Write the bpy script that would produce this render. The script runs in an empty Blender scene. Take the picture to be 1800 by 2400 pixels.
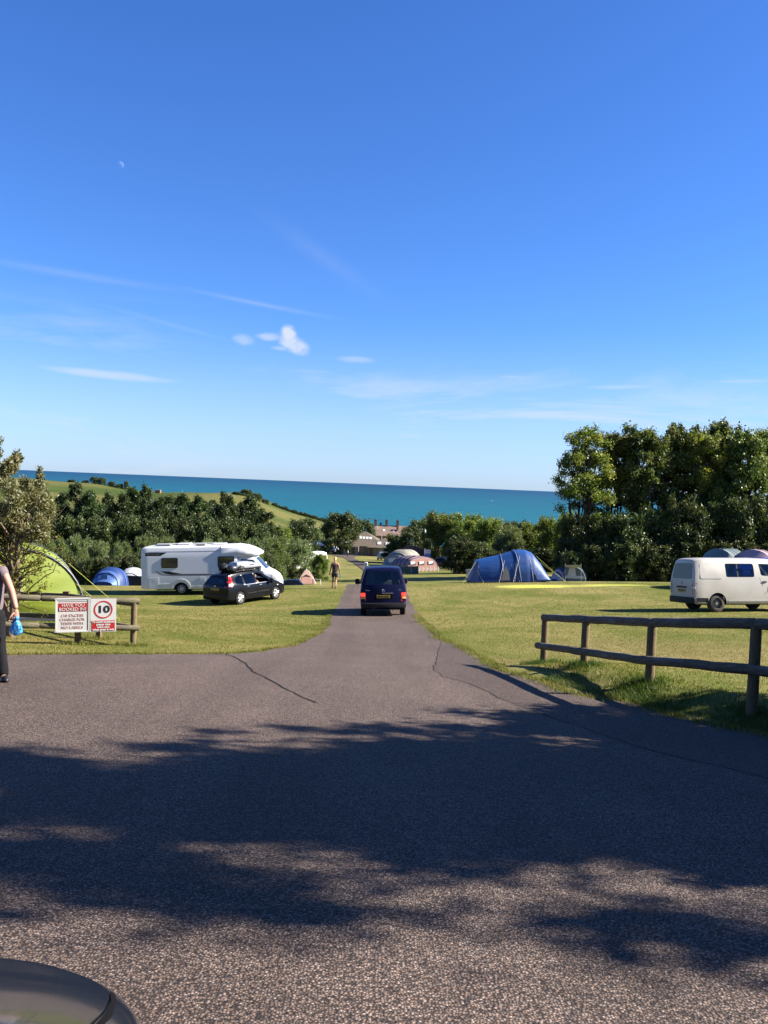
import bpy, bmesh, math, random
import numpy as np
from mathutils import Vector, Matrix
from mathutils.bvhtree import BVHTree
from mathutils.geometry import delaunay_2d_cdt

R = math.radians
random.seed(7)
rng = np.random.default_rng(7)
scene = bpy.context.scene
col = scene.collection

# ------------------------------------------------------------------ camera
CAM_Z = 1.6
PITCH = math.atan(66.5 / 2000)
ROLL = R(2.32)
cam_data = bpy.data.cameras.new('camera')
cam_data.sensor_fit = 'VERTICAL'
cam_data.sensor_height = 24
cam_data.lens = 20
cam_data.clip_start = 0.05
cam_data.clip_end = 90000
cam = bpy.data.objects.new('camera', cam_data)
col.objects.link(cam)
_f = Vector((0, math.cos(PITCH), -math.sin(PITCH)))
_u0 = Vector((0, math.sin(PITCH), math.cos(PITCH)))
_r0 = Vector((1, 0, 0))
_r = _r0 * math.cos(ROLL) + _u0 * math.sin(ROLL)
_u = _u0 * math.cos(ROLL) - _r0 * math.sin(ROLL)
cam.matrix_world = Matrix(((_r.x, _u.x, -_f.x, 0), (_r.y, _u.y, -_f.y, 0), (_r.z, _u.z, -_f.z, CAM_Z), (0, 0, 0, 1)))
scene.camera = cam

# ------------------------------------------------------------------ light
SUN_AZ, SUN_EL = R(89.5), R(34)          # clockwise from +Y
SUN_STRENGTH, SKY_STRENGTH, EXPOSURE = 5.0, 0.05, 1.95
to_sun = Vector((math.sin(SUN_AZ) * math.cos(SUN_EL), math.cos(SUN_AZ) * math.cos(SUN_EL), math.sin(SUN_EL)))
sd = bpy.data.lights.new('sun', 'SUN')
sd.energy = SUN_STRENGTH
sd.angle = R(0.53)
sd.color = (1.0, 0.93, 0.82)
sun = bpy.data.objects.new('sun', sd)
sun.rotation_euler = (-to_sun).to_track_quat('-Z', 'Y').to_euler()
sun.location = (20, -5, 20)
col.objects.link(sun)

scene.view_settings.view_transform = 'Standard'
scene.view_settings.look = 'None'
scene.view_settings.exposure = EXPOSURE
scene.view_settings.gamma = 1
scene.view_settings.use_curve_mapping = False
scene.render.engine = 'CYCLES'
scene.cycles.max_bounces = 6
scene.cycles.transparent_max_bounces = 8


class NT:
    """small helper round a node tree"""
    def __init__(s, tree):
        s.t = tree
        s.n = tree.nodes
        s.l = tree.links

    def new(s, typ, **kw):
        n = s.n.new(typ)
        for k, v in kw.items():
            setattr(n, k, v)
        return n

    def link(s, a, b):
        s.l.new(a, b)

    def val(s, sock, v):
        if isinstance(v, bpy.types.NodeSocket):
            s.link(v, sock)
        elif v is not None:
            sock.default_value = v

    def math(s, op, a, b=None, c=None, clamp=False):
        n = s.new('ShaderNodeMath', operation=op, use_clamp=clamp)
        s.val(n.inputs[0], a)
        if b is not None:
            s.val(n.inputs[1], b)
        if c is not None:
            s.val(n.inputs[2], c)
        return n.outputs[0]

    def mix(s, fac, a, b, blend='MIX'):
        n = s.new('ShaderNodeMix', data_type='RGBA', blend_type=blend)
        s.val(n.inputs[0], fac)
        s.val(n.inputs[6], a if isinstance(a, bpy.types.NodeSocket) else (*a, 1))
        s.val(n.inputs[7], b if isinstance(b, bpy.types.NodeSocket) else (*b, 1))
        return n.outputs[2]

    def noise(s, vec, scale, detail=3, rough=0.55, dist=0.0):
        n = s.new('ShaderNodeTexNoise')
        s.val(n.inputs['Vector'], vec)
        n.inputs['Scale'].default_value = scale
        n.inputs['Detail'].default_value = detail
        n.inputs['Roughness'].default_value = rough
        n.inputs['Distortion'].default_value = dist
        return n.outputs[0]

    def ramp(s, fac, stops):
        n = s.new('ShaderNodeValToRGB')
        el = n.color_ramp.elements
        while len(el) < len(stops):
            el.new(0.5)
        for e, (p, c) in zip(el, stops):
            e.position = p
            e.color = (c, c, c, 1) if not hasattr(c, '__len__') else (*c, 1)
        s.val(n.inputs[0], fac)
        return n.outputs[0]

    def smooth(s, x, a, b):
        n = s.new('ShaderNodeMapRange', interpolation_type='SMOOTHSTEP')
        s.val(n.inputs[0], x)
        n.inputs[1].default_value = a
        n.inputs[2].default_value = b
        return n.outputs[0]


# sky: physical sky with thin high cloud worked into the background
world = bpy.data.worlds.new('World')
scene.world = world
world.use_nodes = True
w = NT(world.node_tree)
for n in list(w.n):
    w.n.remove(n)
sky = w.new('ShaderNodeTexSky', sky_type='NISHITA')
sky.sun_disc = False
sky.sun_elevation = SUN_EL
sky.sun_rotation = SUN_AZ
sky.altitude = 30
sky.air_density = 1.0
sky.dust_density = 0.25
sky.ozone_density = 3.0
tc = w.new('ShaderNodeTexCoord')
sep = w.new('ShaderNodeSeparateXYZ')
w.link(tc.outputs['Generated'], sep.inputs[0])
az = w.math('ARCTAN2', sep.outputs[0], sep.outputs[1])
el_ = w.math('ARCSINE', sep.outputs[2])
comb = w.new('ShaderNodeCombineXYZ')
w.link(az, comb.inputs[0])
w.link(w.math('MULTIPLY', el_, 5.0), comb.inputs[1])
flat = comb.outputs[0]
comb2 = w.new('ShaderNodeCombineXYZ')
w.link(az, comb2.inputs[0])
w.link(w.math('MULTIPLY', el_, 1.6), comb2.inputs[1])
rnd = comb2.outputs[0]


def blob(a0, e0, sa, se, tilt=0.0, tex=None, lo=0.25, hi=0.75):
    da = w.math('SUBTRACT', az, a0)
    de = w.math('SUBTRACT', el_, e0)
    c, s_ = math.cos(tilt), math.sin(tilt)
    x = w.math('ADD', w.math('MULTIPLY', da, c), w.math('MULTIPLY', de, s_))
    y = w.math('SUBTRACT', w.math('MULTIPLY', de, c), w.math('MULTIPLY', da, s_))
    x = w.math('DIVIDE', x, sa)
    y = w.math('DIVIDE', y, se)
    r2 = w.math('ADD', w.math('MULTIPLY', x, x), w.math('MULTIPLY', y, y))
    g = w.math('EXPONENT', w.math('MULTIPLY', r2, -1.0))
    if tex is not None:
        g = w.smooth(w.math('MULTIPLY', g, w.math('MULTIPLY_ADD', tex, 1.3, 0.3)), lo, hi)
    return g


cl_n = w.noise(rnd, 70, 6, 0.66)
cl_s = w.noise(flat, 9, 5, 0.6)
cover = None


def add_cloud(v, amt):
    global cover
    t = w.math('MULTIPLY', v, amt)
    cover = t if cover is None else w.math('MAXIMUM', cover, t)


add_cloud(blob(-0.113, 0.156, 0.022, 0.0105, -0.45, cl_n, 0.2, 0.9), 0.85)
add_cloud(blob(-0.119, 0.167, 0.0095, 0.011, 0.3, cl_n, 0.2, 0.85), 0.95)
add_cloud(blob(-0.141, 0.1625, 0.017, 0.0055, 0.05, cl_n, 0.2, 0.95), 0.6)
add_cloud(blob(-0.128, 0.150, 0.012, 0.0035, 0.0, cl_n, 0.2, 0.95), 0.4)
add_cloud(blob(-0.170, 0.1568, 0.014, 0.007, -0.1, cl_n, 0.15, 1.0), 0.5)
add_cloud(blob(-0.314, 0.1075, 0.085, 0.0062, -0.03, cl_s, 0.1, 1.0), 0.62)
add_cloud(blob(-0.0405, 0.1418, 0.026, 0.0045, 0, cl_s, 0.1, 1.0), 0.4)
add_cloud(blob(-0.09, 0.126, 0.04, 0.004, 0, cl_s, 0.1, 1.0), 0.22)
add_cloud(blob(0.15, 0.128, 0.04, 0.0035, -0.03, cl_s, 0.3, 1.1), 0.42)
add_cloud(blob(0.27, 0.119, 0.07, 0.004, 0.03, cl_s, 0.3, 1.1), 0.42)
add_cloud(blob(0.38, 0.125, 0.06, 0.0035, 0.02, cl_s, 0.3, 1.1), 0.42)
add_cloud(blob(0.43, 0.104, 0.05, 0.004, 0.03, cl_s, 0.3, 1.1), 0.4)
add_cloud(blob(-0.353, 0.2105, 0.09, 0.0038, -0.05), 0.12)
add_cloud(blob(-0.155, 0.198, 0.065, 0.0024, -0.12), 0.18)
add_cloud(blob(-0.248, 0.167, 0.075, 0.0030, -0.19), 0.11)
add_cloud(blob(-0.08, 0.252, 0.06, 0.009, -0.52), 0.065)
add_cloud(w.math('MULTIPLY', blob(-0.36, 0.145, 0.14, 0.035, 0.0), w.smooth(cl_s, 0.3, 0.75)), 0.28)
# low veil of cirrus above the sea
veil = w.math('MULTIPLY', w.smooth(el_, 0.18, 0.06), w.smooth(w.noise(flat, 3.2, 5, 0.6, 0.4), 0.40, 0.72))
add_cloud(veil, 0.5)
veil2 = w.math('MULTIPLY', w.math('MULTIPLY', w.smooth(el_, 0.02, 0.07), w.smooth(el_, 0.16, 0.09)), w.smooth(w.math('ADD', w.noise(flat, 2.1, 6, 0.62, 0.8), w.math('MULTIPLY', az, 0.22)), 0.42, 0.68))
add_cloud(veil2, 0.75)
add_cloud(w.smooth(el_, 0.19, 0.03), 0.30)
hsv = w.new('ShaderNodeHueSaturation')
hsv.inputs['Saturation'].default_value = 1.12
w.link(sky.outputs[0], hsv.inputs['Color'])
skyc = w.mix(1.0, hsv.outputs[0], (0.46, 0.68, 1.09), 'MULTIPLY')
skyc = w.mix(w.smooth(el_, 0.16, 0.0), skyc, w.mix(1.0, skyc, (0.98, 1.0, 1.16), 'MULTIPLY'))
CLOUD = (3.85, 4.25, 5.0)
mixed = w.mix(cover, skyc, CLOUD)
bg = w.new('ShaderNodeBackground')
bg.inputs[1].default_value = SKY_STRENGTH
w.link(mixed, bg.inputs[0])
wo = w.new('ShaderNodeOutputWorld')
w.link(bg.outputs[0], wo.inputs[0])


# ------------------------------------------------------------------ tags
def tag(o, label=None, cat=None, group=None, kind=None):
    if label:
        o['label'] = label
    if cat:
        o['category'] = cat
    if group:
        o['group'] = group
    if kind:
        o['kind'] = kind
    return o


def empty(name, label=None, cat=None, group=None, loc=(0, 0, 0)):
    o = bpy.data.objects.new(name, None)
    o.empty_display_size = 0.2
    o.location = loc
    col.objects.link(o)
    return tag(o, label, cat, group)


def copy_tree(o, parent=None):
    c = o.copy()
    col.objects.link(c)
    if parent is not None:
        c.parent = parent
    for ch in o.children:
        copy_tree(ch, c)
    return c


# ------------------------------------------------------------------ materials
def mat(name, c1, c2=None, scale=6.0, rough=0.6, bump=0.0, bscale=40.0, metallic=0.0, spec=0.5, coat=0.0,
        stretch=None, detail=4, emit=None, estr=0.0, c3=None, island=0.0):
    m = bpy.data.materials.new(name)
    m.use_nodes = True
    t = NT(m.node_tree)
    p = t.n['Principled BSDF']
    tcn = t.new('ShaderNodeTexCoord')
    vec = tcn.outputs['Object']
    if stretch:
        mp = t.new('ShaderNodeMapping')
        mp.inputs['Scale'].default_value = stretch
        t.link(vec, mp.inputs[0])
        vec = mp.outputs[0]
    if c2 is None:
        c2 = tuple(x * 0.86 for x in c1)
    nz = t.noise(vec, scale, detail, 0.6)
    c = t.mix(t.smooth(nz, 0.3, 0.7), c1, c2)
    if c3 is not None:
        nz3 = t.noise(vec, scale * 0.31, 3, 0.6)
        c = t.mix(t.smooth(nz3, 0.52, 0.72), c, c3)
    if island:
        g = t.new('ShaderNodeNewGeometry')
        hv = t.new('ShaderNodeHueSaturation')
        t.link(c, hv.inputs['Color'])
        t.link(t.math('MULTIPLY_ADD', g.outputs['Random Per Island'], island * 2, 1 - island), hv.inputs['Value'])
        c = hv.outputs[0]
    t.link(c, p.inputs['Base Color'])
    p.inputs['Roughness'].default_value = rough
    p.inputs['Metallic'].default_value = metallic
    p.inputs['Specular IOR Level'].default_value = spec
    p.inputs['Coat Weight'].default_value = coat
    p.inputs['Coat Roughness'].default_value = 0.07
    if emit:
        p.inputs['Emission Color'].default_value = (*emit, 1)
        p.inputs['Emission Strength'].default_value = estr
    if bump:
        b = t.new('ShaderNodeBump')
        b.inputs['Strength'].default_value = bump
        b.inputs['Distance'].default_value = 0.02
        t.link(t.noise(vec, bscale, 4, 0.6), b.inputs['Height'])
        t.link(b.outputs[0], p.inputs['Normal'])
    return m


def glass_mat(name, tint, alpha, rough=0.03):
    """tinted window glass: see-through by (1-alpha), reflecting at its surface"""
    m = bpy.data.materials.new(name)
    m.use_nodes = True
    t = NT(m.node_tree)
    for n in list(t.n):
        t.n.remove(n)
    out = t.new('ShaderNodeOutputMaterial')
    gl = t.new('ShaderNodeBsdfGlossy')
    gl.inputs['Roughness'].default_value = rough
    gl.inputs['Color'].default_value = (0.9, 0.95, 1, 1)
    tr = t.new('ShaderNodeBsdfTransparent')
    tr.inputs['Color'].default_value = (*[x * (1 - alpha) for x in tint], 1)
    fr = t.new('ShaderNodeFresnel')
    fr.inputs['IOR'].default_value = 1.5
    mx = t.new('ShaderNodeMixShader')
    t.link(fr.outputs[0], mx.inputs[0])
    t.link(tr.outputs[0], mx.inputs[1])
    t.link(gl.outputs[0], mx.inputs[2])
    t.link(mx.outputs[0], out.inputs[0])
    return m


def leaf_mat(name, c1, c2, c3, trans=0.35, rough=0.5, spec=0.35, lift=0.5):
    m = bpy.data.materials.new(name)
    m.use_nodes = True
    t = NT(m.node_tree)
    p = t.n['Principled BSDF']
    out = t.n['Material Output']
    g = t.new('ShaderNodeNewGeometry')
    oi = t.new('ShaderNodeObjectInfo')
    tcn = t.new('ShaderNodeTexCoord')
    a = t.mix(g.outputs['Random Per Island'], c1, c2)
    nz = t.noise(tcn.outputs['Object'], 0.9, 2, 0.5)
    a = t.mix(t.smooth(nz, 0.45, 0.72), a, c3)
    hv = t.new('ShaderNodeHueSaturation')
    t.link(a, hv.inputs['Color'])
    t.link(t.math('MULTIPLY_ADD', oi.outputs['Random'], 0.03, 0.485), hv.inputs['Hue'])
    t.link(t.math('MULTIPLY_ADD', oi.outputs['Random'], lift, 1 - lift / 2), hv.inputs['Value'])
    a = hv.outputs[0]
    t.link(a, p.inputs['Base Color'])
    p.inputs['Roughness'].default_value = rough
    p.inputs['Specular IOR Level'].default_value = spec
    tl = t.new('ShaderNodeBsdfTranslucent')
    t.link(t.mix(1.0, a, (1.25, 1.3, 0.6), 'MULTIPLY'), tl.inputs[0])
    mx = t.new('ShaderNodeMixShader')
    mx.inputs[0].default_value = trans
    t.link(p.outputs[0], mx.inputs[1])
    t.link(tl.outputs[0], mx.inputs[2])
    t.link(mx.outputs[0], out.inputs[0])
    return m


def M_asphalt(name, dark, light, lo, brown):
    m = bpy.data.materials.new(name)
    m.use_nodes = True
    t = NT(m.node_tree)
    p = t.n['Principled BSDF']
    tcn = t.new('ShaderNodeTexCoord')
    v = tcn.outputs['Object']
    vo = t.new('ShaderNodeTexVoronoi')
    vo.inputs['Scale'].default_value = 85
    vo.inputs['Randomness'].default_value = 1
    t.link(v, vo.inputs['Vector'])
    sepc = t.new('ShaderNodeSeparateColor')
    t.link(vo.outputs['Color'], sepc.inputs[0])
    chip = t.ramp(sepc.outputs[0], [(0.0, 0.0), (0.35, 0.18), (0.7, 0.42), (0.93, 0.75), (1.0, 1.0)])
    c = t.mix(chip, dark, light)
    c = t.mix(t.smooth(sepc.outputs[1], 0.6, 1.0), c, brown, 'MIX')
    fine = t.noise(v, 190, 2, 0.6)
    c = t.mix(t.smooth(fine, 0.35, 0.65), t.mix(1.0, c, (0.6, 0.6, 0.62), 'MULTIPLY'), c)
    crev = t.smooth(vo.outputs['Distance'], 0.66, 0.36)
    c = t.mix(crev, t.mix(1.0, c, (0.28, 0.26, 0.26), 'MULTIPLY'), c)
    big = t.noise(v, 0.55, 5, 0.6)
    c = t.mix(t.smooth(big, 0.3, 0.75), t.mix(1.0, c, (lo, lo, lo), 'MULTIPLY'), c)
    mp = t.new('ShaderNodeMapping')
    mp.inputs['Scale'].default_value = (2.2, 0.12, 1)
    t.link(v, mp.inputs[0])
    trk = t.noise(mp.outputs[0], 0.6, 3, 0.5)
    c = t.mix(t.smooth(trk, 0.4, 0.7), c, t.mix(1.0, c, (0.82, 0.81, 0.80), 'MULTIPLY'))
    st_ = t.noise(v, 1.9, 4, 0.62, 0.5)
    c = t.mix(t.math('MULTIPLY', t.smooth(st_, 0.62, 0.74), 0.45), c, t.mix(1.0, c, (0.60, 0.58, 0.58), 'MULTIPLY'))
    du_ = t.noise(v, 0.9, 5, 0.65, 0.4)
    c = t.mix(t.math('MULTIPLY', t.smooth(du_, 0.58, 0.76), 0.35), c, t.mix(1.0, c, (1.32, 1.26, 1.16), 'MULTIPLY'))
    t.link(c, p.inputs['Base Color'])
    p.inputs['Roughness'].default_value = 0.85
    p.inputs['Specular IOR Level'].default_value = 0.25
    b = t.new('ShaderNodeBump')
    b.inputs['Strength'].default_value = 0.9
    b.inputs['Distance'].default_value = 0.006
    t.link(t.math('ADD', t.math('SUBTRACT', 1.0, vo.outputs['Distance']), t.math('MULTIPLY', sepc.outputs[2], 0.8)), b.inputs['Height'])
    t.link(b.outputs[0], p.inputs['Normal'])
    return m


def M_grass(name, near=True):
    m = bpy.data.materials.new(name)
    m.use_nodes = True
    t = NT(m.node_tree)
    p = t.n['Principled BSDF']
    tcn = t.new('ShaderNodeTexCoord')
    v = tcn.outputs['Object']
    fine = t.noise(v, 26, 4, 0.7)
    mid = t.noise(v, 2.3, 5, 0.65)
    big = t.noise(v, 0.22, 4, 0.6, 0.3)
    green = (0.0592, 0.0768, 0.0112)
    green2 = (0.1, 0.1088, 0.0192)
    straw = (0.196, 0.16, 0.06)
    c = t.mix(t.smooth(fine, 0.3, 0.7), green, green2)
    dry = t.math('ADD', t.math('MULTIPLY', big, 0.62), t.math('MULTIPLY', mid, 0.38))
    c = t.mix(t.math('MULTIPLY', t.smooth(dry, 0.40, 0.62), 0.85), c, straw)
    if near:
        sepv = t.new('ShaderNodeSeparateXYZ')
        t.link(v, sepv.inputs[0])
        X, Y = sepv.outputs[0], sepv.outputs[1]

        def spot(x0, y0, rx, ry, soft=0.5):
            dx = t.math('DIVIDE', t.math('SUBTRACT', X, x0), rx)
            dy = t.math('DIVIDE', t.math('SUBTRACT', Y, y0), ry)
            r = t.math('SQRT', t.math('ADD', t.math('MULTIPLY', dx, dx), t.math('MULTIPLY', dy, dy)))
            r = t.math('ADD', r, t.math('MULTIPLY', t.math('SUBTRACT', mid, 0.5), 0.9))
            return t.smooth(r, 1 + soft, 1 - soft)

        # pale squares where tents have stood, and worn ground
        pale = (0.36, 0.37, 0.068)
        c = t.mix(t.math('MULTIPLY', spot(8.6, 47.7, 2.0, 0.85, 0.4), 0.9), c, pale)
        c = t.mix(t.math('MULTIPLY', spot(11.4, 47.9, 1.2, 0.45, 0.5), 0.5), c, pale)
        c = t.mix(t.math('MULTIPLY', spot(13.3, 48.4, 1.8, 0.35, 0.2), 0.7), c, pale)
        worn = (0.176, 0.124, 0.0576)
        c = t.mix(t.math('MULTIPLY', spot(2.5, 17.0, 0.9, 1.3), 0.62), c, worn)
        c = t.mix(t.math('MULTIPLY', spot(7.0, 20.5, 3.2, 2.4), 0.5), c, worn)
        c = t.mix(t.math('MULTIPLY', spot(12.5, 31.8, 4.2, 0.9), 0.3), c, worn)
        c = t.mix(t.math('MULTIPLY', spot(-7.6, 18.6, 1.9, 0.9), 0.6), c, (0.192, 0.136, 0.0432))
        c = t.mix(t.math('MULTIPLY', spot(-9.0, 16.6, 2.6, 1.0), 0.35), c, (0.176, 0.1376, 0.04))
    t.link(c, p.inputs['Base Color'])
    p.inputs['Roughness'].default_value = 0.9
    p.inputs['Specular IOR Level'].default_value = 0.1
    b = t.new('ShaderNodeBump')
    b.inputs['Strength'].default_value = 0.7
    b.inputs['Distance'].default_value = 0.05
    t.link(t.math('ADD', t.math('MULTIPLY', fine, 0.6), mid), b.inputs['Height'])
    t.link(b.outputs[0], p.inputs['Normal'])
    return m


M = {}
M['asphalt'] = M_asphalt('asphalt', (0.04251, 0.03167, 0.0274), (0.3969, 0.3009, 0.2503), 0.80, (0.1914, 0.1267, 0.08938))
M['asphalt_patch'] = M_asphalt('asphalt_patch', (0.04534, 0.03357, 0.0286), (0.2835, 0.2122, 0.1728), 0.84, (0.1417, 0.09502, 0.06852))
M['grass'] = M_grass('meadow_grass')
M['grass_far'] = M_grass('far_grass', False)
M['tar'] = mat('tar_joint', (0.013, 0.012, 0.012), (0.024, 0.021, 0.020), 9, 0.95, spec=0.1)
M['blade'] = leaf_mat('grass_blade', (0.07104, 0.0888, 0.01302), (0.1717, 0.1598, 0.04144), (0.2131, 0.1717, 0.06512), 0.3, 0.6, 0.2, 0.0)
M['blade_green'] = leaf_mat('verge_blade', (0.03256, 0.0592, 0.008288), (0.0592, 0.0888, 0.0148), (0.09472, 0.1006, 0.02368), 0.3, 0.6, 0.2, 0.0)
M['timber'] = mat('weathered_timber', (0.1504, 0.1248, 0.08), (0.0768, 0.0672, 0.048), 7, 0.85, 0.6, 60, stretch=(6, 1, 6), c3=(0.1152, 0.1216, 0.064), spec=0.2)
M['timber_grey'] = mat('grey_timber', (0.1472, 0.1216, 0.0896), (0.0736, 0.0608, 0.0448), 6, 0.85, 0.6, 60, stretch=(6, 1, 6), c3=(0.1664, 0.16, 0.1472), spec=0.2)
M['post'] = mat('post_timber', (0.1536, 0.112, 0.0608), (0.096, 0.0736, 0.0416), 7, 0.85, 0.5, 60, stretch=(6, 6, 1), spec=0.2)
M['sign_white'] = mat('sign_white', (0.512, 0.5056, 0.4928), (0.4864, 0.48, 0.4672), 3, 0.45)
M['sign_red'] = mat('sign_red', (0.3869, 0.0156, 0.01747), (0.3619, 0.01373, 0.01622), 3, 0.45)
M['sign_pink'] = mat('faded_red', (0.4118, 0.2496, 0.2309), (0.3744, 0.2122, 0.1934), 3, 0.5)
M['sign_black'] = mat('sign_black', (0.012, 0.012, 0.013), None, 3, 0.45)
M['sign_grey'] = mat('sign_grey', (0.168, 0.164, 0.16), None, 3, 0.5)
M['rubber'] = mat('rubber', (0.008, 0.008, 0.009), (0.016, 0.015, 0.014), 8, 0.85, spec=0.2)
M['dirty_rubber'] = mat('dirty_rubber', (0.03, 0.028, 0.026), (0.09, 0.075, 0.06), 5, 0.9, spec=0.2)
M['plastic'] = mat('black_plastic', (0.008, 0.008, 0.009), (0.014, 0.014, 0.015), 8, 0.6, spec=0.25)
M['dark'] = mat('dark_trim', (0.004, 0.004, 0.005), None, 8, 0.9, spec=0.05)
M['cabin'] = mat('cabin_trim', (0.05, 0.05, 0.055), (0.08, 0.08, 0.085), 5, 0.8)
M['seat'] = mat('seat_cloth', (0.035, 0.036, 0.042), (0.06, 0.06, 0.07), 12, 0.9)
M['navy'] = mat('navy_paint', (0.0024, 0.004, 0.024), (0.004, 0.0064, 0.032), 2, 0.40, coat=0.04, spec=0.12)
M['charcoal'] = mat('charcoal_paint', (0.0027, 0.00315, 0.0045), (0.0045, 0.00495, 0.00675), 2, 0.22, coat=0.10, spec=0.2)
M['greycar'] = mat('dark_grey_paint', (0.012, 0.014, 0.017), (0.015, 0.017, 0.020), 1.5, 0.2, coat=0.9, metallic=0.1)
M['cream_paint'] = mat('off_white_paint', (0.3689, 0.348, 0.3094), (0.3332, 0.3123, 0.2707), 1.3, 0.42, coat=0.2, c3=(0.2975, 0.2707, 0.2261))
M['white_paint'] = mat('white_paint', (0.5304, 0.5304, 0.5236), (0.5032, 0.5032, 0.4964), 1.2, 0.35, coat=0.4)
M['motorhome_white'] = mat('motorhome_white', (0.5594, 0.5667, 0.5741), (0.5299, 0.5373, 0.5446), 1.2, 0.4, coat=0.3)
M['silver'] = mat('silver_paint', (0.312, 0.3245, 0.3494), (0.2808, 0.2933, 0.3182), 2, 0.3, metallic=0.4, coat=0.4)
M['alloy'] = mat('alloy', (0.3869, 0.3806, 0.3744), (0.3245, 0.3182, 0.312), 8, 0.35, metallic=0.5)
M['steel_rim'] = mat('dirty_steel', (0.16, 0.145, 0.125), (0.10, 0.09, 0.08), 14, 0.7, metallic=0.3)
M['chrome'] = mat('chrome', (0.546, 0.546, 0.5616), None, 5, 0.2, metallic=0.9)
M['yellow_plate'] = mat('yellow_plate', (0.3869, 0.2621, 0.03744), (0.3494, 0.2309, 0.0312), 6, 0.5)
M['red_lens'] = mat('red_lens', (0.36, 0.012, 0.012), (0.28, 0.009, 0.01), 20, 0.2, coat=0.5)
M['brake_on'] = mat('brake_light_lit', (0.6, 0.02, 0.015), (0.5, 0.015, 0.012), 20, 0.2, emit=(1.0, 0.05, 0.03), estr=0.5)
M['amber'] = mat('amber_lens', (0.7, 0.28, 0.09), None, 20, 0.25)
M['clear_lens'] = mat('clear_lens', (0.55, 0.55, 0.55), None, 20, 0.15, coat=0.5)
M['glass'] = glass_mat('window_glass', (0.72, 0.80, 0.80), 0.30)
M['glass_dark'] = glass_mat('privacy_glass', (0.35, 0.40, 0.44), 0.55)
M['curtain'] = mat('curtain_cloth', (0.26, 0.26, 0.29), (0.19, 0.19, 0.22), 10, 0.9, stretch=(8, 1, 1))
M['skin'] = mat('skin', (0.312, 0.1685, 0.1186), (0.2746, 0.1373, 0.0936), 9, 0.55, spec=0.35)
M['skin_tan'] = mat('tanned_skin', (0.2621, 0.1404, 0.08424), (0.2246, 0.1123, 0.0624), 9, 0.5, spec=0.35)
M['shirt_grey'] = mat('grey_shirt', (0.115, 0.085, 0.095), (0.095, 0.07, 0.08), 9, 0.9, 0.3, 30)
M['trousers'] = mat('black_trousers', (0.005, 0.005, 0.006), (0.008, 0.008, 0.010), 9, 0.9, 0.6, 14, spec=0.15)
M['shoe'] = mat('black_shoe', (0.012, 0.011, 0.011), None, 9, 0.5)
M['vest'] = mat('brown_vest', (0.02925, 0.01872, 0.01248), (0.01092, 0.00819, 0.00741), 7, 0.9, stretch=(4, 1, 1))
M['shorts'] = mat('black_shorts', (0.012, 0.012, 0.015), None, 9, 0.85)
M['hair_blond'] = mat('fair_hair', (0.42, 0.28, 0.15), (0.32, 0.2, 0.1), 25, 0.7)
M['hair_dark'] = mat('dark_hair', (0.03, 0.022, 0.018), None, 25, 0.7)
M['bag_blue'] = mat('blue_bag', (0.01872, 0.1498, 0.3869), (0.0624, 0.2621, 0.4992), 14, 0.3, 0.8, 22, coat=0.4)
M['tent_lime'] = mat('lime_nylon', (0.1498, 0.1872, 0.01622), (0.1248, 0.1622, 0.01248), 1.4, 0.6, 0.25, 3.0, stretch=(0.6, 1, 2.4))
M['tent_lime_dark'] = mat('green_panel', (0.0624, 0.1061, 0.009984), (0.04992, 0.08736, 0.008112), 1.4, 0.6)
M['tent_edge'] = mat('groundsheet', (0.03, 0.03, 0.04), None, 4, 0.8)
M['tent_blue'] = mat('blue_nylon', (0.002, 0.0506, 0.1947), (0.001, 0.02875, 0.1283), 1.3, 0.55, 0.9, 2.2, stretch=(0.28, 0.322, 2.432))
M['tent_blue_dark'] = mat('dark_blue_nylon', (0.006, 0.03, 0.13), (0.004, 0.022, 0.10), 1.3, 0.6)
M['tent_pale_blue'] = mat('pale_blue_nylon', (0.0624, 0.1373, 0.3432), (0.04992, 0.1061, 0.2808), 2, 0.6, 0.5, 4)
M['tent_white'] = mat('white_canvas', (0.4493, 0.4493, 0.4368), (0.3994, 0.3994, 0.3931), 2, 0.7, 0.3, 4)
M['tent_grey'] = mat('grey_green_nylon', (0.104, 0.136, 0.128), (0.08, 0.108, 0.1), 2, 0.6, 0.5, 4)
M['tent_stone'] = mat('stone_canvas', (0.2246, 0.2122, 0.1685), (0.1872, 0.1778, 0.1404), 2, 0.7, 0.4, 4)
M['tent_pink'] = mat('dusty_pink_canvas', (0.287, 0.1498, 0.1248), (0.2496, 0.1248, 0.103), 2, 0.7, 0.4, 4)
M['tent_mauve'] = mat('mauve_stripe', (0.2995, 0.2122, 0.2246), (0.2496, 0.1747, 0.1934), 2, 0.7)
M['tent_peach'] = mat('peach_canvas', (0.3869, 0.2496, 0.1872), (0.3494, 0.2184, 0.1622), 2, 0.7, 0.3, 4)
M['tent_peach_door'] = mat('peach_door', (0.3619, 0.1934, 0.1435), (0.3307, 0.1747, 0.131), 2, 0.7)
M['tent_brown'] = mat('rust_brown_canvas', (0.1622, 0.05304, 0.0312), (0.131, 0.04368, 0.02621), 2, 0.7)
M['tent_purple'] = mat('purple_nylon', (0.045, 0.03, 0.075), (0.035, 0.024, 0.06), 2, 0.6)
M['tent_lilac'] = mat('lilac_panel', (0.3245, 0.287, 0.3619), None, 2, 0.7)
M['pole'] = mat('tent_pole', (0.2496, 0.2496, 0.2496), (0.2059, 0.2059, 0.2059), 5, 0.5)
M['pole_dark'] = mat('dark_tent_pole', (0.035, 0.04, 0.055), None, 5, 0.5)
M['guy'] = mat('guy_rope', (0.3432, 0.3744, 0.0624), (0.2995, 0.3245, 0.04992), 20, 0.7)
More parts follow.
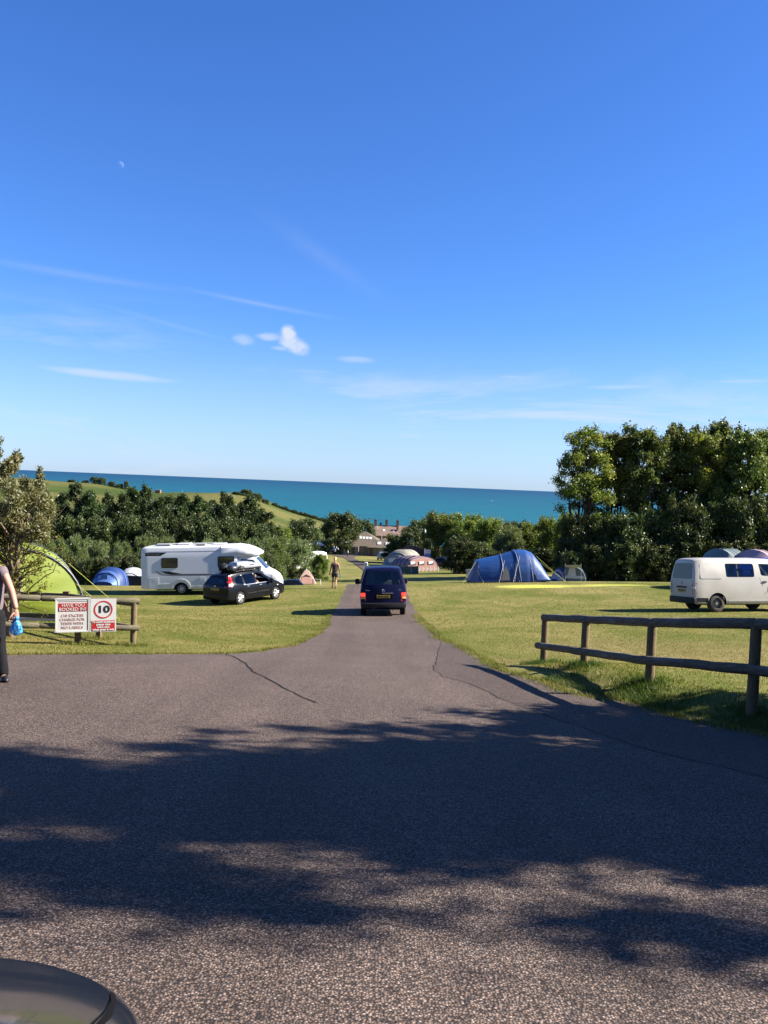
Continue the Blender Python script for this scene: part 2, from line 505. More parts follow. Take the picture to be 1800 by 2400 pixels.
M['white_plain'] = mat('white_plain', (0.4867, 0.4867, 0.4742), (0.4493, 0.4493, 0.4368), 4, 0.6)
M['wind_green'] = mat('green_windbreak_cloth', (0.06, 0.11, 0.095), (0.045, 0.085, 0.075), 3, 0.8)
M['wind_pink'] = mat('pink_windbreak_cloth', (0.2621, 0.1622, 0.1373), (0.2246, 0.1373, 0.1186), 3, 0.8)
M['banner_blue'] = mat('banner_blue', (0.07, 0.16, 0.48), None, 3, 0.7)
M['orange_cloth'] = mat('orange_chair_cloth', (0.50, 0.30, 0.16), None, 3, 0.8)
M['bark'] = mat('bark', (0.085, 0.065, 0.048), (0.045, 0.036, 0.028), 6, 0.95, 0.7, 18, stretch=(3, 3, 0.6), spec=0.1)
M['bark_pale'] = mat('pale_bark', (0.20, 0.155, 0.105), (0.11, 0.085, 0.06), 8, 0.95, 0.7, 25, stretch=(3, 3, 0.7), spec=0.1)
M['twig'] = mat('twig', (0.12, 0.10, 0.045), (0.08, 0.065, 0.03), 8, 0.9, spec=0.1)
M['leaf_big'] = leaf_mat('broad_leaf', (0.05738, 0.0882, 0.01296), (0.1466, 0.1701, 0.02592), (0.2104, 0.2079, 0.03672), 0.34)
M['leaf_syc'] = leaf_mat('sycamore_leaf', (0.03795, 0.06292, 0.01254), (0.1012, 0.1271, 0.02717), (0.1455, 0.1573, 0.04702), 0.28)
M['leaf_poplar'] = leaf_mat('poplar_leaf', (0.01581, 0.03029, 0.007378), (0.04743, 0.07181, 0.01792), (0.03689, 0.0561, 0.0137), 0.32)
M['leaf_willow'] = leaf_mat('willow_leaf', (0.06175, 0.095, 0.0266), (0.209, 0.247, 0.1235), (0.1425, 0.171, 0.07125), 0.32, 0.42)
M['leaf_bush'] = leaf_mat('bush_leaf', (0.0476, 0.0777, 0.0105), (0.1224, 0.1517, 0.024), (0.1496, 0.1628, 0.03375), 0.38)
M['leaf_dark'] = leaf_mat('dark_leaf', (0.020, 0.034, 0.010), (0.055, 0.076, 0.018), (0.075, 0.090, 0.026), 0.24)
M['leaf_buck'] = leaf_mat('grey_green_leaf', (0.068, 0.0704, 0.032), (0.132, 0.12, 0.06), (0.108, 0.092, 0.036), 0.25, 0.55)
M['leaf_yellow'] = leaf_mat('yellow_green_leaf', (0.08625, 0.09, 0.012), (0.15, 0.1275, 0.024), (0.1125, 0.105, 0.015), 0.4)
M['roof_tile'] = mat('roof_tile', (0.1088, 0.0864, 0.0672), (0.08, 0.064, 0.0512), 3, 0.85, 0.4, 12, spec=0.2)
M['roof_old'] = mat('old_clay_roof', (0.1728, 0.1184, 0.0928), (0.1216, 0.0864, 0.0736), 0.9, 0.85, spec=0.2, c3=(0.2176, 0.1792, 0.16))
M['slate'] = mat('dark_slate', (0.035, 0.036, 0.042), (0.05, 0.05, 0.055), 1, 0.7)
M['render_tan'] = mat('tan_render', (0.256, 0.2112, 0.1536), (0.224, 0.1824, 0.1312), 1.5, 0.9, spec=0.2)
M['brick_orange'] = mat('orange_brick', (0.256, 0.128, 0.0512), (0.2112, 0.0992, 0.0384), 2, 0.9, spec=0.2)
M['brick_dark'] = mat('sooty_brick', (0.13, 0.075, 0.055), (0.09, 0.055, 0.042), 2, 0.9, spec=0.2)
M['dark_glass'] = mat('dark_pane', (0.012, 0.014, 0.018), None, 3, 0.08, spec=0.8)
M['grey_wall'] = mat('grey_wall', (0.34, 0.33, 0.31), None, 2, 0.9)


# ------------------------------------------------------------------ mesh builder
class MB:
    def __init__(s):
        s.v, s.f, s.m = [], [], []

    def add(s, vs, fs, mi=0):
        o = len(s.v)
        s.v += [tuple(map(float, p)) for p in vs]
        for f in fs:
            s.f.append(tuple(i + o for i in f))
            s.m.append(mi)

    def box(s, c, d, rz=0.0, mi=0, rot=None, taper=1.0):
        hx, hy, hz = d[0] / 2, d[1] / 2, d[2] / 2
        pts = [(-hx, -hy, -hz), (hx, -hy, -hz), (hx, hy, -hz), (-hx, hy, -hz),
               (-hx * taper, -hy * taper, hz), (hx * taper, -hy * taper, hz), (hx * taper, hy * taper, hz), (-hx * taper, hy * taper, hz)]
        mt = rot if rot is not None else Matrix.Rotation(rz, 3, 'Z')
        pts = [Vector(c) + mt @ Vector(p) for p in pts]
        s.add(pts, [(0, 3, 2, 1), (4, 5, 6, 7), (0, 1, 5, 4), (1, 2, 6, 5), (2, 3, 7, 6), (3, 0, 4, 7)], mi)

    def path(s, pts, rad, n=8, mi=0, caps=True, flat=None):
        pts = [Vector(p) for p in pts]
        if not hasattr(rad, '__len__'):
            rad = [rad] * len(pts)
        rings = []
        up = Vector((0, 0, 1))
        for i, p in enumerate(pts):
            d = (pts[min(i + 1, len(pts) - 1)] - pts[max(i - 1, 0)]).normalized()
            a = d.cross(up)
            if a.length < 1e-3:
                a = d.cross(Vector((1, 0, 0)))
            a.normalize()
            b = a.cross(d)
            rings.append([p + (a * math.cos(t) + b * math.sin(t)) * rad[i] for t in [2 * math.pi * k / n for k in range(n)]])
        vs = [q for r_ in rings for q in r_]
        fs = []
        for i in range(len(pts) - 1):
            for k in range(n):
                k2 = (k + 1) % n
                fs.append((i * n + k, i * n + k2, (i + 1) * n + k2, (i + 1) * n + k))
        if caps:
            fs.append(tuple(range(n))[::-1])
            fs.append(tuple((len(pts) - 1) * n + k for k in range(n)))
        s.add(vs, fs, mi)

    def lathe(s, prof, n=24, axis='x', mi=0, c=(0, 0, 0)):
        """prof: (along axis, radius) pairs"""
        vs, fs = [], []
        for a, r_ in prof:
            for k in range(n):
                t = 2 * math.pi * k / n
                if axis == 'x':
                    vs.append((c[0] + a, c[1] + r_ * math.cos(t), c[2] + r_ * math.sin(t)))
                else:
                    vs.append((c[0] + r_ * math.cos(t), c[1] + r_ * math.sin(t), c[2] + a))
        for i in range(len(prof) - 1):
            for k in range(n):
                k2 = (k + 1) % n
                fs.append((i * n + k, i * n + k2, (i + 1) * n + k2, (i + 1) * n + k))
        s.add(vs, fs, mi)

    def prism(s, poly, axis, a0, a1, mi=0):
        """2-D polygon extruded along axis between a0 and a1"""
        def P(p, a):
            return {'x': (a, p[0], p[1]), 'y': (p[0], a, p[1]), 'z': (p[0], p[1], a)}[axis]
        n = len(poly)
        vs = [P(p, a0) for p in poly] + [P(p, a1) for p in poly]
        fs = [tuple(range(n))[::-1], tuple(range(n, 2 * n))]
        fs += [(i, (i + 1) % n, n + (i + 1) % n, n + i) for i in range(n)]
        s.add(vs, fs, mi)

    def ball(s, c, r_, nu=10, nv=8, mi=0, jit=0.0):
        vs, fs = [], []
        for j in range(nv + 1):
            ph = math.pi * j / nv
            for k in range(nu):
                t = 2 * math.pi * k / nu
                q = 1 + random.uniform(-jit, jit)
                vs.append((c[0] + r_[0] * q * math.sin(ph) * math.cos(t), c[1] + r_[1] * q * math.sin(ph) * math.sin(t), c[2] + r_[2] * q * math.cos(ph)))
        for j in range(nv):
            for k in range(nu):
                fs.append((j * nu + k, (j + 1) * nu + k, (j + 1) * nu + (k + 1) % nu, j * nu + (k + 1) % nu))
        s.add(vs, fs, mi)

    def mesh(s, name, mats, smooth=False, angle=40, fix=True):
        me = bpy.data.meshes.new(name)
        me.from_pydata(s.v, [], s.f)
        mats = mats if isinstance(mats, (list, tuple)) else [mats]
        for m in mats:
            me.materials.append(m)
        if len(mats) > 1:
            me.polygons.foreach_set('material_index', s.m)
        if fix:
            bm = bmesh.new()
            bm.from_mesh(me)
            bmesh.ops.remove_doubles(bm, verts=bm.verts, dist=1e-5)
            bmesh.ops.recalc_face_normals(bm, faces=bm.faces)
            bm.to_mesh(me)
            bm.free()
        if smooth:
            me.polygons.foreach_set('use_smooth', [True] * len(me.polygons))
            me.set_sharp_from_angle(angle=R(angle))
        me.update()
        return me

    def build(s, name, mats, parent=None, smooth=False, angle=40, fix=True):
        return link(name, s.mesh(name, mats, smooth, angle, fix), parent)


def link(name, me, parent=None):
    o = bpy.data.objects.new(name, me)
    col.objects.link(o)
    if parent is not None:
        o.parent = parent
    return o


def np_mesh(name, verts, faces, m, smooth=False):
    """quads or triangles from numpy arrays"""
    me = bpy.data.meshes.new(name)
    k = faces.shape[1]
    me.vertices.add(len(verts))
    me.vertices.foreach_set('co', np.ascontiguousarray(verts, dtype=np.float32).ravel())
    me.loops.add(faces.size)
    me.loops.foreach_set('vertex_index', np.ascontiguousarray(faces, dtype=np.int32).ravel())
    me.polygons.add(len(faces))
    me.polygons.foreach_set('loop_start', np.arange(0, faces.size, k, dtype=np.int32))
    me.polygons.foreach_set('loop_total', np.full(len(faces), k, dtype=np.int32))
    if smooth:
        me.polygons.foreach_set('use_smooth', np.ones(len(faces), dtype=bool))
    me.update(calc_edges=True)
    me.materials.append(m)
    return me


FONT_CACHE = {}


def text_mesh(txt, size, bold=0.0, spacing=1.0, depth=0.003):
    cu = bpy.data.curves.new('lettering', 'FONT')
    cu.body = txt
    cu.size = size
    cu.align_x = 'CENTER'
    cu.align_y = 'CENTER'
    cu.extrude = depth
    cu.offset = bold
    cu.space_character = spacing
    cu.resolution_u = 3
    o = bpy.data.objects.new('lettering', cu)
    col.objects.link(o)
    dg = bpy.context.evaluated_depsgraph_get()
    me = bpy.data.meshes.new_from_object(o.evaluated_get(dg))
    bpy.data.objects.remove(o)
    return me


def lettering(txt, size, m, parent, loc, bold=0.0, width=None, spacing=1.0, rot=None, name='lettering'):
    me = text_mesh(txt, size, bold, spacing)
    me.materials.clear()
    me.materials.append(m)
    o = link(name, me, parent)
    sx = 1.0
    if width:
        xs = [v.co.x for v in me.vertices]
        sx = width / (max(xs) - min(xs))
    o.matrix_local = Matrix.Translation(loc) @ (rot if rot is not None else Matrix.Rotation(R(90), 4, 'X')) @ Matrix.Diagonal((sx, 1, 1, 1))
    return o


# ------------------------------------------------------------------ ground shape
TY = [-60, -20, 0, 10, 14.5, 18, 25, 34.7, 42, 50, 56, 65, 80, 100, 146, 185, 240, 300, 400, 520, 700]
TZ = [4.5, 1.7, 0, -1.05, -1.55, -2.07, -2.75, -3.74, -4.2, -4.35, -5.1, -6.3, -7.35, -8.7, -11.6, -14.3, -17.5, -20.5, -27, -38, -56]


def pchip(xs, ys):
    xs = np.array(xs, float)
    ys = np.array(ys, float)
    h = np.diff(xs)
    d = np.diff(ys) / h
    m = np.zeros(len(xs))
    for i in range(1, len(xs) - 1):
        if d[i - 1] * d[i] > 0:
            w1 = 2 * h[i] + h[i - 1]
            w2 = h[i] + 2 * h[i - 1]
            m[i] = (w1 + w2) / (w1 / d[i - 1] + w2 / d[i])
    m[0] = d[0]
    m[-1] = d[-1]

    def f(x):
        x = np.asarray(x, float)
        i = np.clip(np.searchsorted(xs, x) - 1, 0, len(xs) - 2)
        t = (x - xs[i]) / h[i]
        return ((2 * t**3 - 3 * t**2 + 1) * ys[i] + (t**3 - 2 * t**2 + t) * h[i] * m[i]
                + (-2 * t**3 + 3 * t**2) * ys[i + 1] + (t**3 - t**2) * h[i] * m[i + 1])
    return f


profile = pchip(TY, TZ)


def ss(a, b, x):
    t = np.clip((x - a) / (b - a), 0, 1)
    return t * t * (3 - 2 * t)


def G(x, y):
    x = np.asarray(x, float)
    y = np.asarray(y, float)
    c = 0.06 * np.where(x > 0, ss(8, 34, y), ss(26, 42, y)) * (1 - ss(95, 150, y))
    xe = np.interp(y, [0, 5, 7, 8.2, 9.2, 11, 12, 14.4, 17], [6.6, 6.3, 5.6, 4.9, 4.27, 3.4, 2.85, 2.25, 2.3])
    return profile(y) + c * 18 * np.tanh(x / 18) + 0.24 * ss(0.05, 1.1, x - xe) * (1 - ss(13, 18, y)) - 0.95 * np.exp(-((x + 6.6) / 3.2) ** 2 - ((y - 61.5) / 4.5) ** 2)


def g(x, y):
    return float(G(x, y))


def place(o, x, y, heading_deg=0.0, dz=0.0, tilt=True, scale=1.0):
    """stand a thing on the ground; local +Y is its forward, heading clockwise from the world's +Y"""
    h = R(heading_deg)
    e = 0.6
    n = Vector((-(g(x + e, y) - g(x - e, y)) / (2 * e), -(g(x, y + e) - g(x, y - e)) / (2 * e), 1)).normalized() if tilt else Vector((0, 0, 1))
    f = Vector((math.sin(h), math.cos(h), 0))
    f = (f - n * f.dot(n)).normalized()
    r_ = f.cross(n)
    o.matrix_world = Matrix(((r_.x * scale, f.x * scale, n.x * scale, x), (r_.y * scale, f.y * scale, n.y * scale, y),
                             (r_.z * scale, f.z * scale, n.z * scale, g(x, y) + dz), (0, 0, 0, 1)))
    return o


def in_poly(px, py, poly):
    inside = np.zeros(px.shape, bool)
    n = len(poly)
    for i in range(n):
        x1, y1 = poly[i]
        x2, y2 = poly[(i + 1) % n]
        if y1 == y2:
            continue
        c = ((y1 > py) != (y2 > py)) & (px < (x2 - x1) * (py - y1) / (y2 - y1) + x1)
        inside ^= c
    return inside


def wiggle(pts, step, amp, seed):
    """subdivide a polyline and give it an irregular edge"""
    r_ = np.random.default_rng(seed)
    out = []
    for (x1, y1), (x2, y2) in zip(pts[:-1], pts[1:]):
        L = math.hypot(x2 - x1, y2 - y1)
        k = max(1, int(L / step))
        for j in range(k):
            t = j / k
            a = amp if (j or out) else 0
            out.append((x1 + (x2 - x1) * t + r_.normal(0, a), y1 + (y2 - y1) * t + r_.normal(0, a)))
    out.append(pts[-1])
    return out


# ------------------------------------------------------------------ ground, road
road_left = wiggle([(-40, 12.2), (-12, 13.3), (-6.28, 14.09), (-4.81, 15.02), (-3.6, 16.3), (-3.0, 17.0), (-2.59, 17.94), (-2.08, 19.55), (-1.8, 21.6),
                    (-1.63, 23.6), (-1.66, 27.41), (-1.94, 33.31), (-2.03, 43.22), (-2.0, 49.0), (-1.95, 54), (-1.9, 60)], 0.32, 0.05, 3)
road_right = wiggle([(1.6, 60), (1.65, 54), (1.5, 49), (1.42, 44.39), (1.52, 36.97), (1.56, 31.7), (1.66, 26.48), (1.7, 22.6), (1.9, 21.89), (2.16, 19.75), (2.27, 17.26),
                     (2.25, 14.6), (2.52, 13.4), (2.83, 11.94), (3.3, 11.16), (3.68, 10.38), (4.27, 9.21), (4.9, 8.2), (5.6, 7), (6.3, 5), (6.6, 2), (6.8, -14)], 0.32, 0.045, 4)
road_poly = road_left + road_right + [(-40, -14)]
seam_r = wiggle([(1.62, 22.0), (1.38, 19.6), (1.22, 17.36), (0.95, 14.43), (1.04, 13.36), (1.29, 12.72), (1.49, 12.09), (1.6, 11.26), (1.96, 9.99), (2.24, 9.21),
                 (2.57, 8.23), (2.9, 7.65), (3.3, 7.06), (4.3, 6.1), (5.4, 5.3), (6.05, 4.9)], 0.3, 0.018, 5)
seam_l = wiggle([(-3.0, 16.75), (-2.5, 15.2), (-1.84, 12.87), (-1.6, 12.28), (-1.26, 11.4), (-0.92, 10.58), (-0.72, 10.2)], 0.3, 0.015, 6)


def build_ground():
    verts, edges = [], []

    def line(pts, closed):
        i0 = len(verts)
        verts.extend(pts)
        n = len(pts)
        for i in range(n - (0 if closed else 1)):
            edges.append((i0 + i, i0 + (i + 1) % n))
    line(road_poly, True)
    line(seam_r, False)
    X0, X1, Y0, Y1 = -75, 75, -14.5, 60.5
    bx = list(np.arange(X0, X1 + 0.1, 2.5))
    line([(x, Y0) for x in bx] + [(X1, y) for y in np.arange(Y0 + 2.5, Y1 - 1, 2.5)] + [(x, Y1) for x in bx[::-1]] + [(X0, y) for y in np.arange(Y1 - 2.5, Y0 + 1, -2.5)], True)
    fixed = np.array(verts)
    gp = []
    for y in np.arange(-14, 60.4, 0.8):
        for x in np.arange(-22, 26, 0.8):
            gp.append((x + 0.1 * math.sin(y * 7), y + 0.1 * math.sin(x * 5)))
    for y in np.arange(-13, 60, 2.5):
        for x in list(np.arange(-73, -22.5, 2.5)) + list(np.arange(27, 74, 2.5)):
            gp.append((x, y))
    gp = np.array(gp)
    d2 = ((gp[:, None, 0] - fixed[None, :, 0]) ** 2 + (gp[:, None, 1] - fixed[None, :, 1]) ** 2).min(1)
    gp = gp[d2 > 0.12]
    allv = [Vector(p) for p in verts] + [Vector(p) for p in gp]
    ov, oe, of, _, _, _ = delaunay_2d_cdt(allv, edges, [], 0, 1e-6)
    ov = np.array([tuple(p) for p in ov])
    of = np.array([f for f in of if len(f) == 3])
    c = ov[of].mean(1)
    isroad = in_poly(c[:, 0], c[:, 1], road_poly)
    patch = [p for p in seam_r] + [(6.4, 4.9), (6.3, 5)] + [p for p in road_right[::-1] if 5 < p[1] < 22.1]
    ispatch = in_poly(c[:, 0], c[:, 1], patch) & isroad
    z = G(ov[:, 0], ov[:, 1])
    V = np.column_stack([ov, z])
    bump_ = 0.02 * np.sin(ov[:, 0] * 1.7 + 0.6 * np.sin(ov[:, 1])) * np.sin(ov[:, 1] * 1.3)

    def sub(fs, extra=None):
        used = np.unique(fs)
        remap = np.zeros(len(V), int)
        remap[used] = np.arange(len(used))
        vv = V[used].copy()
        return vv, remap[fs]
    vv, ff = sub(of[isroad])
    me = np_mesh('road', vv, ff, M['asphalt'], True)
    me.materials.append(M['asphalt_patch'])
    me.polygons.foreach_set('material_index', ispatch[isroad].astype(np.int32))
    road = link('road', me)
    tag(road, 'grey asphalt forecourt narrowing to a road down the field', 'road', kind='structure')
    vv, ff = sub(of[~isroad])
    onroad = in_poly(vv[:, 0], vv[:, 1], road_poly)
    me = np_mesh('grass_field', vv, ff, M['grass'], True)
    tag(link('grass_field', me), 'mown camping field of green and straw coloured grass', 'field', kind='structure')
    return road


road = build_ground()


def strip(name, pts, width, m, parent, lift=0.006):
    mb = MB()
    pts = [Vector(p) for p in pts]
    L = []
    for i, p in enumerate(pts):
        d = (pts[min(i + 1, len(pts) - 1)] - pts[max(i - 1, 0)]).normalized()
        nrm = Vector((-d.y, d.x)) * width * random.uniform(0.25, 0.75)
        a, b = p + nrm, p - nrm
        L += [(a.x, a.y, g(a.x, a.y) + lift), (b.x, b.y, g(b.x, b.y) + lift)]
    mb.add(L, [(2 * i, 2 * i + 1, 2 * i + 3, 2 * i + 2) for i in range(len(pts) - 1)])
    return mb.build(name, m, parent, fix=False)


strip('tar_joint', [p for p in seam_r if p[1] < 21.9], 0.014, M['tar'], road)
strip('tar_joint', seam_l, 0.022, M['tar'], road)

# field beyond the crest, down to the coast
xs = np.concatenate([np.arange(-420, -80, 20), np.arange(-80, 80, 2.5), np.arange(80, 421, 20)])
ys = np.concatenate([np.arange(60.3, 230, 2.5), np.arange(230, 581, 10)])
gx, gy = np.meshgrid(xs, ys)
vv = np.column_stack([gx.ravel(), gy.ravel(), G(gx.ravel(), gy.ravel())])
nx = len(xs)
idx = np.arange(len(ys) * nx).reshape(len(ys), nx)
ff = np.column_stack([idx[:-1, :-1].ravel(), idx[:-1, 1:].ravel(), idx[1:, 1:].ravel(), idx[1:, :-1].ravel()])
tag(link('far_field', np_mesh('far_field', vv, ff, M['grass_far'], True)), 'lower camping field falling away towards the coast', 'field', kind='structure')


def ribbon(name, left, right, m, lift):
    """a path between two edge lines laid over the ground"""
    n = 60
    tl = np.linspace(0, 1, n)

    def res(p):
        p = np.array(p, float)
        s_ = np.concatenate([[0], np.cumsum(np.hypot(*np.diff(p, axis=0).T))])
        s_ /= s_[-1]
        return np.column_stack([np.interp(tl, s_, p[:, 0]), np.interp(tl, s_, p[:, 1])])
    A, B = res(left), res(right)
    rows = [A + (B - A) * k / 4 for k in range(5)]
    V = np.concatenate(rows)
    V = np.column_stack([V, G(V[:, 0], V[:, 1]) + lift])
    i = np.arange(n - 1)
    F = np.concatenate([np.column_stack([k * n + i, k * n + i + 1, (k + 1) * n + i + 1, (k + 1) * n + i]) for k in range(4)])
    return link(name, np_mesh(name, V, F, m, True))


tag(ribbon('far_road', [(-1.9, 60.4), (-1.75, 72), (-1.95, 88), (-2.15, 102.4), (-3.03, 114), (-4.16, 126.6), (-5.32, 136.5), (-6.6, 150.5), (-9.6, 174), (-14.6, 199), (-28, 215)],
           [(1.6, 60.4), (1.5, 72), (0.9, 88), (-0.7, 104), (-2.2, 120), (-3.2, 132), (-4.4, 144), (-5.2, 157), (-5.6, 184), (-9, 214), (-26, 224)], M['asphalt_patch'], 0.05),
    'grey road curving down the lower field to the houses', 'road', kind='structure')

# ------------------------------------------------------------------ sea and headland
def M_sea():
    m = bpy.data.materials.new('sea_water')
    m.use_nodes = True
    t = NT(m.node_tree)
    p = t.n['Principled BSDF']
    tcn = t.new('ShaderNodeTexCoord')
    v = tcn.outputs['Object']
    sp_ = t.new('ShaderNodeSeparateXYZ')
    t.link(v, sp_.inputs[0])
    depth = t.smooth(t.math('LOGARITHM', t.math('ADD', sp_.outputs[1], 10.0), 10.0), 3.05, 4.25)   # shallows turning to deep water
    c = t.mix(depth, (0.0052, 0.074, 0.100), (0.0045, 0.040, 0.080))
    mp = t.new('ShaderNodeMapping')
    mp.inputs['Scale'].default_value = (0.012, 0.035, 1)
    t.link(v, mp.inputs[0])
    band = t.noise(mp.outputs[0], 0.25, 5, 0.65)
    c = t.mix(t.smooth(band, 0.35, 0.7), c, t.mix(1.0, c, (0.82, 0.86, 0.90), 'MULTIPLY'))
    mp2 = t.new('ShaderNodeMapping')
    mp2.inputs['Scale'].default_value = (0.05, 0.012, 1)
    t.link(v, mp2.inputs[0])
    chop = t.noise(mp2.outputs[0], 2.2, 5, 0.7)
    c = t.mix(t.smooth(chop, 0.30, 0.72), t.mix(1.0, c, (0.86, 0.86, 0.88), 'MULTIPLY'), t.mix(1.0, c, (1.14, 1.12, 1.10), 'MULTIPLY'))
    c = t.mix(t.math('MULTIPLY', t.smooth(chop, 0.745, 0.79), 0.35), c, (0.35, 0.4, 0.41))
    t.link(c, p.inputs['Base Color'])
    p.inputs['Roughness'].default_value = 0.55
    p.inputs['Specular IOR Level'].default_value = 0.12
    return m


SEA_Z = -48.4
mb = MB()
ysea = [330, 700, 1500, 4000, 12000, 40000]
for a, b in zip(ysea[:-1], ysea[1:]):
    wa, wb = 2600 + a * 1.4, 2600 + b * 1.4
    mb.add([(-wa, a, SEA_Z), (wa, a, SEA_Z), (wb, b, SEA_Z), (-wb, b, SEA_Z)], [(0, 1, 2, 3)])
tag(mb.build('sea', M_sea()), 'calm turquoise sea reaching to the horizon', 'sea', kind='structure')


def M_headland():
    m = bpy.data.materials.new('headland_grass')
    m.use_nodes = True
    t = NT(m.node_tree)
    p = t.n['Principled BSDF']
    tcn = t.new('ShaderNodeTexCoord')
    v = tcn.outputs['Object']
    mp = t.new('ShaderNodeMapping')
    mp.inputs['Scale'].default_value = (0.5, 1.0, 2.0)
    t.link(v, mp.inputs[0])
    big = t.noise(mp.outputs[0], 0.022, 4, 0.55, 0.6)
    fine = t.noise(v, 0.5, 4, 0.7)
    c = t.mix(t.smooth(big, 0.38, 0.62), (0.044, 0.0624, 0.016), (0.0976, 0.0944, 0.032))
    c = t.mix(t.smooth(fine, 0.3, 0.75), c, t.mix(1.0, c, (0.72, 0.76, 0.7), 'MULTIPLY'))
    geo = t.new('ShaderNodeNewGeometry')
    sp_ = t.new('ShaderNodeSeparateXYZ')
    t.link(geo.outputs['True Normal'], sp_.inputs[0])
    c = t.mix(t.math('MULTIPLY', t.smooth(sp_.outputs[2], 0.91, 0.80), 0.8), c, (0.136, 0.1, 0.06))
    t.link(c, p.inputs['Base Color'])
    p.inputs['Roughness'].default_value = 0.95
    p.inputs['Specular IOR Level'].default_value = 0.05
    return m


cx_ = [-460, -300, -242, -222, -195, -170, -150, -123, -116, -103, -90, -65, -47, -20, 10, 40]
cz_ = [-2, -5.2, -6.9, -8.0, -11, -12.6, -11.2, -10.3, -10.6, -12.5, -16.3, -25, -29.5, -38, -46, -51]


def headland_z(x, y):
    crest = np.interp(x, cx_, cz_)
    base = G(np.zeros_like(y) + x, np.minimum(y, 470)) - 1.0
    up = ss(440, 650, y) ** 0.85
    z = base + (crest - base) * up
    z = np.where(y > 668, crest + (-54 - crest) * ss(668, 800, y) ** 1.0, z)
    return z + 0.5 * np.sin(x * 0.11 + 1) * np.sin(y * 0.06)


hx = np.arange(-460, 41, 5.0)
hy = np.arange(440, 821, 6.0)
gx, gy = np.meshgrid(hx, hy)
vv = np.column_stack([gx.ravel(), gy.ravel(), headland_z(gx.ravel(), gy.ravel())])
nx = len(hx)
idx = np.arange(len(hy) * nx).reshape(len(hy), nx)
ff = np.column_stack([idx[:-1, :-1].ravel(), idx[:-1, 1:].ravel(), idx[1:, 1:].ravel(), idx[1:, :-1].ravel()])
tag(link('headland', np_mesh('headland', vv, ff, M_headland(), True)), 'green grassy headland sloping down to the sea', 'headland', kind='structure')


def hz(x, y):
    return float(headland_z(np.array([float(x)]), np.array([float(y)]))[0])


# ------------------------------------------------------------------ trees
def unit(n):
    v = rng.normal(size=(n, 3))
    return v / np.linalg.norm(v, axis=1)[:, None]


def leaves(name, clumps, n, length, width, m, wind=None, up=0.35, shell=0.45, outw=0.5, fringe=0.18):
    """leaf-shaped faces spread through clumps (x, y, z, radius, flatness)"""
    C = np.array(clumps, float)
    wgt = C[:, 3] ** 2
    k = rng.choice(len(C), n, p=wgt / wgt.sum())
    d = unit(n)
    r_ = C[k, 3] * (shell + (1 - shell) * rng.random(n) ** 0.6) * (1 + rng.normal(0, fringe, n))
    pos = C[k, :3] + d * r_[:, None] * np.column_stack([np.ones(n), np.ones(n), C[k, 4]])
    pos[:, 2] = np.maximum(pos[:, 2], 0.03)
    a = unit(n) + d * outw + np.array([0, 0, up])
    if wind is not None:
        a += np.array(wind)
    a /= np.linalg.norm(a, axis=1)[:, None]
    b = np.cross(a, unit(n) + np.array([0, 0, 0.3]))
    b /= np.linalg.norm(b, axis=1)[:, None] + 1e-9
    s = (0.6 + 0.8 * rng.random(n))[:, None]
    nn = np.cross(a, b)
    p0 = pos - a * length * 0.5 * s
    p1 = pos + b * width * 0.5 * s + nn * width * 0.12 * s
    p2 = pos + a * length * 0.5 * s
    p3 = pos - b * width * 0.5 * s + nn * width * 0.12 * s
    V = np.stack([p0, p1, p2, p3], 1).reshape(-1, 3)
    F = np.arange(4 * n).reshape(n, 4)
    return np_mesh(name, V, F, m)


def bend(p, q, k=3, amp=0.12):
    p, q = Vector(p), Vector(q)
    L = (q - p).length
    out = [p]
    for i in range(1, k):
        out.append(p.lerp(q, i / k) + Vector((random.uniform(-amp, amp) * L, random.uniform(-amp, amp) * L, random.uniform(0, amp) * L * 0.6)))
    return out + [q]


HOLD = bpy.data.collections.new('prototypes')


